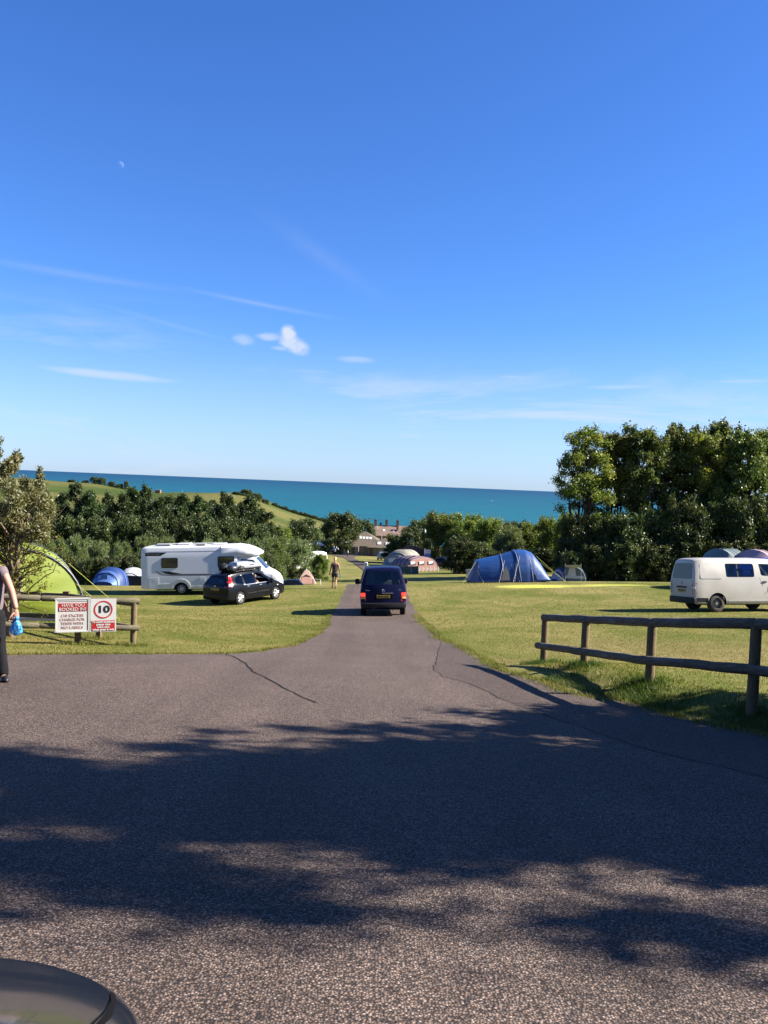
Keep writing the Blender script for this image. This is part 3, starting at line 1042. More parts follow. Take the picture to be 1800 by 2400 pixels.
def tree_meshes(kind, seed):
    """returns (crown mesh, trunk mesh) about 10 units high for tall kinds, 4 for bushes"""
    global rng
    rng = np.random.default_rng(seed)
    random.seed(seed)
    tb = MB()
    cl = []
    if kind in ('big', 'syc', 'open'):
        H, W = 14.0, 2.7
        stems = []
        for i in range(6):
            a = 2 * math.pi * i / 6 + random.uniform(-0.4, 0.4)
            rr = random.uniform(0.5, 1.5)
            base = (0.25 * math.cos(a), 0.25 * math.sin(a), 0)
            mid = (rr * 0.5 * math.cos(a), rr * 0.5 * math.sin(a), 5.0)
            top = (rr * math.cos(a + .3), rr * math.sin(a + .3), random.uniform(10.0, 12.6))
            pts = [base] + [Vector(base).lerp(Vector(mid), .5) + Vector((random.uniform(-.15, .15), random.uniform(-.15, .15), 0)), mid] + bend(mid, top, 4, 0.05)[1:]
            tb.path(pts, [0.17, 0.15, 0.13] + list(np.linspace(0.11, 0.03, len(pts) - 3)), 7)
            stems.append(pts[2:])
        for i in range(120):
            st = random.choice(stems)
            h = 4.4 + (H - 5.1) * random.random() ** 0.68
            env = W * (0.55 + 0.45 * math.sin(math.pi * min(1, (h - 2.5) / 10.5))) * (1 if h < 11.5 else max(0.35, 1 - (h - 11.5) / 4))
            a = random.uniform(0, 2 * math.pi)
            rr = env * math.sqrt(random.random())
            r_ = random.uniform(0.30, 0.78) * (0.75 if h > 11.5 else 1)
            c = (rr * math.cos(a), rr * math.sin(a), h)
            cl.append((*c, r_, 0.8))
            sp_ = min(st, key=lambda q: abs(q[2] - (h - 1.2)) + 0.2 * (Vector(q) - Vector(c)).length)
            tb.path(bend(sp_, c, 3), [0.05, 0.035, 0.02, 0.008], 5, caps=False)
        for i in range(16):
            a = random.uniform(0, 6.28)
            rr = W * 0.8 * math.sqrt(random.random())
            cl.append((rr * math.cos(a), rr * math.sin(a), random.uniform(12.2, 13.7), random.uniform(0.3, 0.5), 1.2))
        if kind == 'open':
            crown = leaves('crown', [c for c in cl if random.random() < 0.9], 22000, 0.20, 0.10, M['leaf_big'], shell=0.1, fringe=0.3)
        elif kind == 'big':
            crown = leaves('crown', cl, 46000, 0.20, 0.09, M['leaf_big'], shell=0.1, fringe=0.42)
        else:
            crown = leaves('crown', cl, 36000, 0.21, 0.15, M['leaf_syc'], shell=0.1, up=-0.1, outw=0.3, fringe=0.42)
    elif kind == 'poplar':
        H = 10.0
        tb.path(bend((0, 0, 0), (0.1, 0, 9.6), 6, 0.012), list(np.linspace(0.17, 0.02, 7)), 7)
        for i in range(95):
            h = 0.7 + 8.9 * (i + random.random()) / 95
            env = 1.75 * (0.7 + 0.45 * math.sin(math.pi * min(1, h / 8.5))) * (1 if h < 7.8 else max(0.14, 1 - (h - 7.8) / (2.4 if seed % 2 else 3.6)))
            a = random.uniform(0, 6.28)
            rr = env * math.sqrt(random.random())
            cl.append((rr * math.cos(a), rr * math.sin(a), h, random.uniform(0.28, 0.58) * (1 if h < 8 else 0.7), 1.15))
            if i % 2:
                tb.path(bend((0, 0, max(0.3, h - 0.8)), cl[-1][:3], 2), [0.035, 0.02, 0.008], 5, caps=False)
        cl += [(0.1 + random.uniform(-0.6, 0.6), random.uniform(-0.5, 0.5), random.uniform(9.0, 9.75), 0.28, 1.4) for _ in range(5)]
        crown = leaves('crown', cl, 26000, 0.18, 0.11, M['leaf_poplar'], shell=0.15, fringe=0.42)
    else:
        n = 95
        m = {'willow': M['leaf_willow'], 'bush': M['leaf_bush'], 'dark': M['leaf_dark']}[kind]
        for i in range(7):
            a = 6.28 * i / 7
            tb.path(bend((0.15 * math.cos(a), 0.15 * math.sin(a), 0), (1.1 * math.cos(a), 1.1 * math.sin(a), 2.6), 3), [0.07, 0.05, 0.035, 0.015], 5)
        for i in range(n):
            z = 3.55 * random.random() ** 0.75
            env = 1.85 * math.sqrt(max(0.05, 1 - (z / 3.95) ** 2.4)) * (0.86 + 0.14 * min(1, z))
            a = random.uniform(0, 6.28)
            rr = env * random.random() ** 0.4
            cl.append((rr * math.cos(a), rr * math.sin(a), z + 0.1, random.uniform(0.24, 0.52), 0.9))
        for i in range(16):
            a = random.uniform(0, 6.28)
            rr = 1.3 * math.sqrt(random.random())
            cl.append((rr * math.cos(a), rr * math.sin(a), random.uniform(3.5, 3.95), random.uniform(0.16, 0.3), 1.3))
        if kind == 'willow':
            crown = leaves('crown', cl, 22000, 0.26, 0.05, m, wind=(0.9, 0, 0.3), shell=0.25, up=0.5, fringe=0.3)
        else:
            crown = leaves('crown', cl, 26000, 0.14, 0.08, m, shell=0.15, fringe=0.4)
    trunk = tb.mesh('trunk', M['bark'], True, 60)
    return crown, trunk


VAR = {}
for k, nv in (('big', 3), ('syc', 3), ('open', 3), ('poplar', 3), ('willow', 3), ('bush', 3), ('dark', 2)):
    VAR[k] = [tree_meshes(k, 100 + 17 * i + len(k) * 3) for i in range(nv)]
NATURAL = {'big': 14.0, 'open': 14.0, 'syc': 14.0, 'poplar': 10.0, 'willow': 4.0, 'bush': 4.0, 'dark': 4.0}
WIDTH = {'big': 5.4, 'open': 5.4, 'syc': 5.4, 'poplar': 3.6, 'willow': 4.2, 'bush': 4.2, 'dark': 4.2}
rng = np.random.default_rng(11)
random.seed(11)
_tc = 0


def tree(kind, x, y, h, wd, label, cat='tree', group=None, name=None, z=None, sink=0.1, var=None):
    global _tc
    _tc += 1
    cr, tr = VAR[kind][(_tc if var is None else var) % len(VAR[kind])]
    nm = name or {'big': 'tall_tree', 'open': 'tall_tree', 'syc': 'sycamore_tree', 'poplar': 'poplar_tree', 'willow': 'willow_bush', 'bush': 'bush', 'dark': 'dark_bush'}[kind]
    o = empty(nm, label, cat, group, (x, y, (g(x, y) if z is None else z) - sink))
    o.rotation_euler = (0, 0, random.uniform(0, 6.28) if kind != 'willow' else random.uniform(-0.5, 0.5))
    s = wd / WIDTH[kind]
    o.scale = (s, s, h / NATURAL[kind])
    link('crown', cr, o)
    link('trunk', tr, o)
    return o


ORD = ['first', 'second', 'third', 'fourth', 'fifth', 'sixth', 'seventh', 'eighth', 'ninth', 'tenth', 'eleventh', 'twelfth', 'thirteenth', 'fourteenth', 'fifteenth', 'sixteenth', 'seventeenth', 'eighteenth', 'nineteenth', 'twentieth', 'twenty-first', 'twenty-second', 'twenty-third', 'twenty-fourth', 'twenty-fifth', 'twenty-sixth']


def px_xy(px, py, y):
    """ground-plan position of a photo direction at a given depth (used to survey the scene)"""
    d = _f + _r * ((px - 900) / 2000) + _u * ((1200 - py) / 2000)
    return d.x / d.y * y, CAM_Z + d.z / d.y * y


# tall row on the right
tall = [(1372, 992, 77, 125, 'open'), (1448, 1004, 79.5, 115, 'big'), (1516, 998, 78, 118, 'syc'), (1588, 990, 80, 112, 'syc'), (1652, 1003, 78.5, 116, 'big'),
        (1690, 984, 81, 105, 'syc'), (1748, 1006, 78, 120, 'syc'), (1812, 996, 80, 120, 'big'), (1888, 1000, 79, 120, 'syc'), (1985, 1000, 80, 130, 'syc')]
for i, (px, py, y, wpx, k) in enumerate(tall):
    x, zt = px_xy(px, py, y)
    o = tree(k, x, y, (zt - g(x, y)) * 1.0, wpx / 2000 * y * 1.12,
             ('tall yellowish green tree' if k in ('big', 'open') else 'tall dark tree') + ' in the row behind the white van, %s from the sea' % ORD[i],
             group='tall trees in the row on the right')
low = [(1348, 1206, 75.5, 80), (1402, 1205, 76, 120), (1470, 1205, 75, 130), (1540, 1192, 76, 130), (1610, 1165, 75, 130), (1680, 1175, 76, 130), (1750, 1165, 75, 130), (1825, 1170, 76, 140), (1900, 1170, 75, 140)]
for i, (px, py, y, wpx) in enumerate(low):
    x, zt = px_xy(px, py, y)
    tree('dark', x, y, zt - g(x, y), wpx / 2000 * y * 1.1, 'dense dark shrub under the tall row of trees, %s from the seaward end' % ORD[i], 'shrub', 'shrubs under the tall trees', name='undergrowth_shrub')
for i, (px, py, y, wpx) in enumerate([(1345, 1290, 73.5, 70), (1396, 1275, 73.8, 90), (1460, 1270, 73.5, 110), (1535, 1265, 73.6, 110), (1612, 1268, 73.5, 110), (1690, 1265, 73.4, 110), (1770, 1268, 73.5, 110)]):
    x, zt = px_xy(px, py, y)
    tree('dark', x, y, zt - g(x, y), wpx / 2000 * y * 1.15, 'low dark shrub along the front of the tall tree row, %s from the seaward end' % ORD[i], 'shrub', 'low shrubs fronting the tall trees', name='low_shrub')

# middle right: lit bushes and darker ones
mid = [(934, 1252, 134, 70, 'dark', 'dark bush beside the hip-roofed building, nearest its wall'),
       (994, 1218, 136, 92, 'dark', 'dark bush behind the domed stone coloured tent'),
       (962, 1238, 131, 70, 'dark', 'dark bush between the building and the domed stone coloured tent'),
       (1036, 1203, 122, 100, 'bush', 'tall sunlit green bush left of the blue tent, nearest the pink tent'),
       (1092, 1206, 118, 96, 'bush', 'tall sunlit green bush directly above the blue tent'),
       (1146, 1214, 112, 84, 'bush', 'sunlit green bush above the peak of the blue tent'),
       (1076, 1258, 90, 66, 'dark', 'dark shrub in shade at the end of the pink tent'),
       (1116, 1268, 90, 80, 'dark', 'dark shrub in shade behind the left end of the blue tent'),
       (1195, 1234, 101, 80, 'willow', 'pale silvery bush between the blue tent and the tall trees'),
       (1246, 1224, 103, 90, 'bush', 'green bush right of the pale silvery bush'),
       (1300, 1212, 98, 90, 'bush', 'green bush beside the first tall tree'),
       (1225, 1290, 97, 90, 'dark', 'dark shrub behind the right end of the blue tent'),
       (1290, 1285, 96, 90, 'dark', 'dark shrub behind the purple tent'),
       (1172, 1290, 90, 76, 'dark', 'dark shrub behind the middle of the blue tent'),
       (1180, 1224, 150, 60, 'dark', 'far dark treetop against the sea, left of a pair'),
       (1212, 1222, 152, 60, 'dark', 'far dark treetop against the sea, right of a pair'),
       (1330, 1200, 90, 60, 'bush', 'green bush against the seaward side of the first tall tree')]
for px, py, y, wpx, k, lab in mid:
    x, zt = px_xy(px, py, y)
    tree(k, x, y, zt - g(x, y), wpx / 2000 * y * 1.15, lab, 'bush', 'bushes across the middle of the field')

# middle left, round the houses
cen = [(800, 1202, 190, 96, 'dark', 'large round dark tree left of the hip-roofed building'),
       (856, 1218, 196, 56, 'dark', 'dark tree tucked between the large round tree and the terrace'),
       (708, 1217, 158, 92, 'dark', 'round dark tree by the car park, below the headland'),
       (655, 1236, 150, 80, 'bush', 'green bush left of the round car park tree'),
       (902, 1262, 190, 36, 'dark', 'small dark bush behind the hip-roofed building'),
       (745, 1262, 225, 50, 'dark', 'dark bush at the back of the car park')]
for px, py, y, wpx, k, lab in cen:
    x, zt = px_xy(px, py, y)
    tree(k, x, y, zt - g(x, y), wpx / 2000 * y * 1.12, lab, 'tree', 'trees by the houses')
for px, py, y, wpx, k, lab in [(697, 1263, 80.5, 92, 'willow', 'wind-blown willow bush behind the peach tent'),
                               (752, 1297, 78, 44, 'bush', 'small glossy bush right of the peach tent'),
                               (640, 1262, 75, 92, 'willow', 'willow bush just ahead of the motorhome'),
                               (664, 1300, 79, 70, 'dark', 'dark low shrub left of the peach tent'),
                               (612, 1280, 70, 70, 'dark', 'dark shrub beyond the motorhome cab')]:
    x, zt = px_xy(px, py, y)
    tree(k, x, y, zt - g(x, y), wpx / 2000 * y * 1.1, lab, 'bush', 'bushes by the peach tent')

# willow hedge on the left and the tall trees behind it
for i, px in enumerate([20, 78, 130, 182, 232, 285, 335, 388, 440, 492, 545, 592]):
    y = 63 + 1.2 * math.sin(i * 2.1)
    x, zt = px_xy(px, 1264 + 7 * math.sin(i * 1.7), y)
    tree('willow', x, y, zt - g(x, y), 76 / 2000 * y * (1 + 0.1 * math.sin(i)), 'wind-blown silvery willow bush in the hedge behind the motorhome, %s from its far left' % ORD[i], 'bush', 'willow bushes in the hedge')
for i, px in enumerate([45, 105, 160, 212, 262, 314, 362, 412, 465, 515, 568]):
    y = 61.2 + 0.5 * math.sin(i * 1.3)
    x, zt = px_xy(px, 1302 + 6 * math.sin(i * 2.3), y)
    tree('dark', x, y, zt - g(x, y), 70 / 2000 * y, 'dark leafy shrub low in the hedge behind the motorhome, %s from its far left' % ORD[i], 'shrub', 'dark shrubs low in the hedge', name='hedge_shrub')
tops = [(18, 1165), (62, 1178), (106, 1160), (146, 1150), (178, 1126), (216, 1146), (255, 1150), (290, 1152), (312, 1138), (343, 1131), (374, 1160), (398, 1158), (426, 1152), (466, 1156), (497, 1176), (531, 1148), (566, 1172), (592, 1156), (622, 1196)]
for i, (px, py) in enumerate(tops):
    y = 86 + 2.5 * math.sin(i * 2.4)
    x, zt = px_xy(px, py, y)
    tree('poplar', x, y, zt - g(x, y), 3.1 + 0.5 * math.sin(i * 1.9),
         'tall narrow dark green tree behind the willow hedge, %s from its %s end' % ((ORD[i], 'far left') if i < 10 else (ORD[len(tops) - 1 - i], 'seaward')), 'tree', 'tall trees behind the hedge')
for i, (px, py, y) in enumerate([(35, 1215, 78), (100, 1220, 78), (165, 1210, 79), (235, 1212, 78), (300, 1210, 79), (365, 1215, 78), (430, 1216, 79), (492, 1220, 78), (552, 1216, 79), (606, 1226, 80)]):
    x, zt = px_xy(px, py, y)
    tree('dark', x, y, zt - g(x, y), 3.6, 'dark bushy tree filling below the tall trees behind the hedge, %s from the far left' % ORD[i], 'tree', 'dark trees below the tall trees', name='bushy_tree')

# headland bushes and hedgerow
hb = [(168, 1126, 655, 22, 'low dark thicket at the landward end of the headland ridge'), (200, 1128, 655, 18, 'small dark thicket beside the group of headland trees'),
      (222, 1117, 657, 24, 'tallest dark tree in the clump on the headland ridge'), (240, 1119, 657, 20, 'second dark tree in the clump on the headland ridge'),
      (262, 1128, 657, 20, 'dark bush on the seaward side of the ridge clump'), (280, 1134, 657, 22, 'low dark bush further along the ridge'),
      (296, 1127, 657, 14, 'lone upright dark tree on the headland ridge'), (312, 1142, 655, 18, 'last low bush of the ridge hedge'),
      (555, 1152, 640, 26, 'dark thicket at the left of the headland knoll'), (578, 1147, 645, 36, 'large dark thicket on the headland knoll'),
      (602, 1156, 640, 30, 'dark thicket on the seaward side of the knoll'), (622, 1170, 640, 20, 'low scrub on the slope below the knoll')]
for px, py, y, wpx, lab in hb:
    x, zt = px_xy(px, py, y)
    z0 = hz(x, y) - 0.8
    tree('dark', x, y, max(3.0, zt - z0), wpx / 2000 * y * 1.05, lab, 'tree', 'dark thickets on the headland', name='headland_thicket', z=z0)
for i in range(26):
    px = 640 + i * 5.0
    y = 652
    x, _ = px_xy(px, 1200, y)
    z0 = hz(x, y) - 0.5
    tree('dark', x, y, random.uniform(1.8, 3.4), random.uniform(3.5, 6), 'low cliff-top scrub on the headland edge running down to the sea, %s from the knoll' % ORD[i], 'scrub', 'cliff-top scrub', name='cliff_scrub', z=z0)
for i in range(22):
    px = 330 + i * 13
    x, _ = px_xy(px, 1200, 560)
    z0 = hz(x, 560) - 0.5
    tree('dark', x, 560 + random.uniform(-6, 6), random.uniform(3, 6.5), random.uniform(6, 10), 'far hedgerow bush between the headland fields, %s from its landward end' % ORD[i], 'bush', 'hedgerow bushes on the headland', name='hedgerow_bush', z=z0)

# trees whose shade falls over the forecourt, and unseen ones added against sky light
shade = [('open', 12.6, 5.7, 12.4, 4.0, 'tall leafy tree beside the forecourt, nearest the parked grey car'),
         ('open', 10.2, 7.3, 7.8, 4.2, 'broad-leaved tree beside the forecourt, middle of three'),
         ('open', 9.6, 9.4, 5.4, 3.6, 'leafy tree beside the forecourt, nearest the log fence'),
         ('open', 18.0, 6.1, 14.0, 3.6, 'tall broad-leaved tree set back from the forecourt'),
         ('syc', 10.5, -3.5, 9.0, 5.0, 'added sky-blocking broad-leaved tree at the forecourt edge, behind the view, nearest the road side'),  # from here on: out-of-view trees added to cut sky fill on the asphalt
         ('big', 8.8, -8.5, 11.0, 6.0, 'added sky-blocking tall leafy tree at the back corner of the forecourt, behind the view'),
         ('syc', 2.5, -13.0, 12.0, 6.5, 'added sky-blocking tall broad-leaved tree behind the view, in the middle of the back row'),
         ('big', -5.5, -13.5, 12.0, 6.5, 'added sky-blocking tall leafy tree behind the view, at the left of the back row'),
         ('syc', -10.5, -1.0, 11.0, 6.0, 'unseen sky-blocking tall broad-leaved tree added across the forecourt from the log fence corner'),
         ('big', -11.5, -8.0, 12.0, 6.0, 'unseen sky-blocking tall leafy tree added at the far left back of the forecourt')]
for k, x, y, h, wd, lab in shade:
    tree(k, x, y, h, wd, lab, 'tree', 'trees shading the forecourt')
for x, y, h, wd, lab in [(7.9, 7.6, 3.6, 3.0, 'low bush at the forecourt edge, nearer the log fence'), (8.0, 5.2, 3.8, 2.6, 'low bush at the forecourt edge, nearer the parked grey car'), (8.3, 9.6, 2.6, 2.6, 'low bush behind the end of the log fence')]:
    tree('bush', x, y, h, wd, lab, 'bush', 'bushes at the forecourt edge')


# grey-leaved tree inside the left fence
def near_tree():
    global rng
    rng = np.random.default_rng(5)
    random.seed(5)
    x0, y0 = -8.15, 18.75
    o = empty('grey_leaved_tree', 'twisted grey-green tree growing behind the log fence with the signs', 'tree', None, (x0, y0, g(x0, y0)))
    tb = MB()
    trunk_pts = [(0, 0, -0.1), (0.02, 0, 0.4), (0.08, 0.02, 0.85), (0.15, 0.0, 1.25)]
    tb.path(trunk_pts, [0.13, 0.10, 0.095, 0.085], 9)
    tw = MB()
    low_cl, up_cl = [], []
    mains = [(-0.6, 0.2, 2.4), (0.3, -0.1, 2.5), (-0.1, 0.3, 2.7), (-1.3, 0.1, 2.3), (0.1, -0.3, 2.2), (-0.8, -0.3, 2.6)]
    for q in mains:
        st = random.choice(trunk_pts[1:])
        pts = bend(st, q, 4, 0.10)
        tb.path(pts, [0.065, 0.05, 0.042, 0.034, 0.025], 7)
        for j in range(6):
            p = pts[random.randint(2, 4)]
            e = Vector(q) + Vector((random.uniform(-1.2, 0.9), random.uniform(-0.9, 0.9), random.uniform(0.2, 0.9)))
            tb.path(bend(p, e, 3, 0.1), [0.025, 0.018, 0.012, 0.005], 5)
    # dense grey crown
    for i in range(120):
        a = random.uniform(0, 6.28)
        t = random.random()
        cx = -1.15 + 1.95 * math.sqrt(t) * math.cos(a)
        cy = 1.3 * math.sqrt(t) * math.sin(a)
        e = max(0.0, 1 - ((cx + 1.15) / 2.1) ** 2)
        cz = 2.05 + 0.15 * (cx + 1.15) + random.random() * (0.35 + 1.35 * e ** 0.6)
        up_cl.append((cx, cy, cz, random.uniform(0.14, 0.27), 0.9))
    for i in range(26):
        cx = random.uniform(-2.6, 0.75)
        e = max(0.0, 1 - ((cx + 1.0) / 2.1) ** 2)
        p = (cx, random.uniform(-0.7, 0.7), 2.75 + 1.2 * e ** 0.7)
        q = (cx + random.uniform(-0.1, 0.35), p[1], p[2] + random.uniform(0.12, 0.42))
        tw.path([p, q], [0.006, 0.002], 4)
        for j in range(4):
            r_ = Vector(p).lerp(Vector(q), 0.3 + j * 0.25)
            up_cl.append((*r_, 0.125 - 0.012 * j, 1.3))
    # bare twisted lower twigs with few yellow-green leaves
    for i in range(46):
        st = Vector((random.uniform(-0.2, 0.3), random.uniform(-0.1, 0.1), random.uniform(0.7, 2.0)))
        e = st + Vector((random.uniform(-1.2, 1.15), random.uniform(-0.6, 0.4), random.uniform(-0.2, 1.0)))
        pts = bend(st, e, 5, 0.11)
        tw.path(pts, [0.017, 0.014, 0.012, 0.010, 0.007, 0.003], 5)
        for j in range(1, 6):
            if random.random() < 0.75:
                low_cl.append((*pts[j], random.uniform(0.05, 0.14), 1.0))
    for i in range(70):
        low_cl.append((random.uniform(-2.2, 0.55), random.uniform(-0.6, 0.6), random.uniform(1.25, 2.35), random.uniform(0.08, 0.2), 1.0))
    tb.build('trunk', M['bark_pale'], o, True, 60)
    tag(tw.build('twigs', M['twig'], o, True, 60), kind='stuff')
    c = link('crown', leaves('crown', up_cl, 46000, 0.085, 0.030, M['leaf_buck'], shell=0.25, up=0.4, outw=0.8), o)
    link('lower_leaves', leaves('lower_leaves', low_cl, 3600, 0.06, 0.028, M['leaf_yellow'], shell=0.1, up=0.2), o)
    return o


near_tree()

# ------------------------------------------------------------------ buildings
def hip_roof(mb, x0, x1, y0, y1, ze, zr, over=0.5, mi=0, ridge='x', thick=0.18):
    x0, x1, y0, y1 = x0 - over, x1 + over, y0 - over, y1 + over
    if ridge == 'x':
        k = (y1 - y0) / 2
        a, b = (x0 + k, (y0 + y1) / 2, zr), (x1 - k, (y0 + y1) / 2, zr)
    else:
        k = (x1 - x0) / 2
        a, b = ((x0 + x1) / 2, y0 + k, zr), ((x0 + x1) / 2, y1 - k, zr)
    c = [(x0, y0, ze), (x1, y0, ze), (x1, y1, ze), (x0, y1, ze)]
    d = [(p[0], p[1], ze - thick) for p in c]
    v = c + [a, b] + d
    if ridge == 'x':
        f = [(0, 1, 5, 4), (1, 2, 5), (2, 3, 4, 5), (3, 0, 4)]
    else:
        f = [(0, 1, 4), (1, 2, 5, 4), (2, 3, 5), (3, 0, 4, 5)]
    f += [(0, 6, 7, 1), (1, 7, 8, 2), (2, 8, 9, 3), (3, 9, 6, 0), (6, 9, 8, 7)]
    mb.add(v, f, mi)


def window_part(parent, x, z, w_, h_, y, frame_m, ang=0.0, mullions=1):
    mb = MB()
    fr = 0.06
    for dx, dz, a, b in ((-w_ / 2, 0, fr, h_), (w_ / 2, 0, fr, h_), (0, -h_ / 2, w_, fr), (0, h_ / 2, w_, fr)):
        mb.box((dx, 0, dz), (a, 0.08, b))
    for i in range(mullions):
        mb.box((-w_ / 2 + w_ * (i + 1) / (mullions + 1), 0, 0), (0.05, 0.06, h_))
    wn = mb.build('window', frame_m, parent)
    wn.location = (x, y, z)
    wn.rotation_euler = (0, 0, ang)
    mb = MB()
    mb.box((0, 0.02, 0), (w_, 0.02, h_))
    mb.build('pane', M['dark_glass'], wn)
    return wn


def camp_building():
    x, y = -3.2, 189.0
    o = empty('wash_block', 'low tan building with brown hipped tile roofs and roof windows beside the road', 'building', None, (x, y, -14.5))
    o.rotation_euler = (0, 0, R(-4))
    mb = MB()
    mb.box((-1.2, 3.5, 0.55), (9.4, 9, 3.1))
    mb.box((3.4, -0.4, 0.55), (6.2, 5.0, 3.1))
    mb.box((-3.6, -0.1, 0.55), (3.4, 4.2, 3.1))
    mb.build('wall', M['render_tan'], o)
    r1 = MB()
    hip_roof(r1, -6.0, 3.6, -0.9, 8.2, 2.15, 5.1, 0.55, ridge='x')
    rf = r1.build('roof', M['roof_tile'], o)
    r2 = MB()
    hip_roof(r2, 0.4, 6.6, -2.9, 4.0, 2.1, 4.0, 0.5, ridge='y')
    rf2 = r2.build('roof', M['roof_tile'], o)
    for i in range(4):
        mb = MB()
        t = 0.55 + 0.02 * i
        mb.box((0, 0, 0), (0.55, 0.85, 0.10), rot=Matrix.Rotation(R(30), 3, 'X'))
        s = mb.build('roof_window', M['clear_lens'], rf)
        s.location = (-1.9 + 0.75 * i, 1.35, 3.82)
    for i in range(2):
        mb = MB()
        mb.box((0, 0, 0), (0.8, 1.0, 0.10), rot=Matrix.Rotation(R(29), 3, 'X'))
        s = mb.build('roof_window', M['clear_lens'], rf2)
        s.location = (2.6 + 1.8 * i, -1.9, 3.0)
    mb = MB()
    mb.box((0, 0, 0), (0.9, 0.08, 2.0))
    d = mb.build('door', M['brick_dark'], o)
    d.location = (0.85, -2.94, 1.0)
    for xx in (1.55, 2.15):
        mb = MB()
        mb.box((0, 0, 0), (0.10, 0.10, 2.0))
        p = mb.build('porch_post', M['post'], o)
        p.location = (xx, -3.2, 1.0)
    window_part(o, -3.4, 1.15, 1.5, 1.3, -2.24, M['post'], 0, 2)
    window_part(o, 4.9, 1.4, 1.2, 0.9, -2.93, M['post'], 0, 1)
    mb = MB()
    mb.path([(0, 0, 0), (0, 0, 1.1)], 0.06, 6)
    v = mb.build('flue', M['white_plain'], rf2)
    v.location = (2.9, 0.6, 3.5)


camp_building()


def terrace():
    x, y = 0.2, 300.0
    o = empty('terraced_house', 'row of old brick houses with clay roof and three chimney stacks', 'houses', None, (x, y, -20.8))
    o.rotation_euler = (0, 0, R(6))
    L, D, ze, zr = 12.4, 7.0, 4.4, 7.55
    x0 = -3.35
    mb = MB()
    mb.box((x0 + L / 2, 0, ze / 2 - 1), (L, D, ze + 2))
    for s in (x0, x0 + L):
        mb.add([(s, -D / 2, ze), (s, D / 2, ze), (s, 0, zr)], [(0, 1, 2)])
    mb.build('wall', M['brick_orange'], o)
    mb = MB()
    ov = 0.3
    for sgn in (-1, 1):
        mb.add([(x0 - ov, sgn * (D / 2 + 0.35), ze - 0.28), (x0 + L + ov, sgn * (D / 2 + 0.35), ze - 0.28), (x0 + L + ov, 0, zr + 0.05), (x0 - ov, 0, zr + 0.05),
                (x0 - ov, sgn * (D / 2 + 0.35), ze - 0.12), (x0 + L + ov, sgn * (D / 2 + 0.35), ze - 0.12), (x0 + L + ov, 0, zr + 0.2), (x0 - ov, 0, zr + 0.2)],
               [(0, 1, 2, 3), (4, 7, 6, 5), (0, 4, 5, 1), (3, 2, 6, 7), (0, 3, 7, 4), (1, 5, 6, 2)])
    rf = mb.build('roof', M['roof_old'], o)
    for cx in (x0 + 0.3, x0 + 4.2, x0 + 8.1):
        mb = MB()
        mb.box((0, 0, 0), (0.8, 1.0, 2.4))
        mb.box((0, 0, 1.26), (0.95, 1.15, 0.16))
        for k in (-0.25, 0.25):
            mb.path([(0, k, 1.3), (0, k, 1.75)], 0.13, 8)
        c = mb.build('chimney', M['brick_dark'], rf)
        c.location = (cx, 0, zr + 0.75)
    for cx in (x0 + 2.2, x0 + 7.9):
        mb = MB()
        mb.box((0, 0, 0), (0.6, 0.7, 1.3))
        c = mb.build('chimney', M['brick_dark'], rf)
        c.location = (cx, -1.9 if cx > x0 + 5 else 0.3, zr - 0.6 if cx > x0 + 5 else zr + 0.5)
    for cx in (x0 + 3.2, x0 + 6.6):
        mb = MB()
        mb.box((0, 0, 0), (0.7, 0.9, 0.1), rot=Matrix.Rotation(R(41), 3, 'X'))
        c = mb.build('roof_window', M['clear_lens'], rf)
        c.location = (cx, -1.9, zr - 1.45)
    for i in range(4):
        window_part(o, x0 + 1.7 + 3.0 * i, 2.9, 1.0, 1.3, -D / 2 - 0.02, M['white_plain'], 0, 1)
    o2 = empty('slate_roofed_house', 'dark slate roofed house end showing beside the terrace', 'house', None, (x + 10.2, y + 14, -21.3))
    mb = MB()
    mb.box((0, 0, 2.5), (8, 6, 5.2))
    mb.build('wall', M['grey_wall'], o2)
    mb = MB()
    hip_roof(mb, -4, 4, -3, 3, 5.1, 7.8, 0.3, ridge='x')
    mb.build('roof', M['slate'], o2)


terrace()


def hut():
    x, zt = px_xy(370.5, 1149, 640)
    z0 = hz(x, 640) - 0.3
    o = empty('brick_hut', 'tiny orange brick hut on the headland ridge', 'hut', None, (x, 640, z0))
    mb = MB()
    mb.box((0, 0, 1.2), (3.8, 3, 2.6))
    mb.build('wall', M['brick_orange'], o)
    mb = MB()
    mb.box((0, 0, 2.6), (4.2, 3.4, 0.25))
    mb.build('roof', M['tent_mauve'], o)


hut()


# ------------------------------------------------------------------ fences
def log_rail(mb, p, q, r_, n=12):
    p, q = Vector(p), Vector(q)
    d = (q - p).normalized()
    k = max(3, int((q - p).length / 0.3))
    pts = [p, p + d * 0.03]
    rad = [r_ * 0.72, r_]
    for i in range(1, k):
        t = i / k
        pts.append(p.lerp(q, t) + Vector((random.uniform(-.006, .006), 0, random.uniform(-.006, .006))))
        rad.append(r_ * random.uniform(0.95, 1.04))
    pts += [q - d * 0.03, q]
    rad += [r_, r_ * 0.72]
    mb.path(pts, rad, n)


def rail_obj(parent, p, q, r_, m, name='rail'):
    """a log whose own local Y runs along its length so that the grain follows it"""
    p, q = Vector(p), Vector(q)
    L = (q - p).length
    mb = MB()
    log_rail(mb, (0, 0, 0), (0, L, 0), r_)
    o = mb.build(name, m, parent, True, 50)
    d = (q - p).normalized()
    o.matrix_local = Matrix.Translation(p) @ d.to_track_quat('Y', 'Z').to_matrix().to_4x4()
    return o


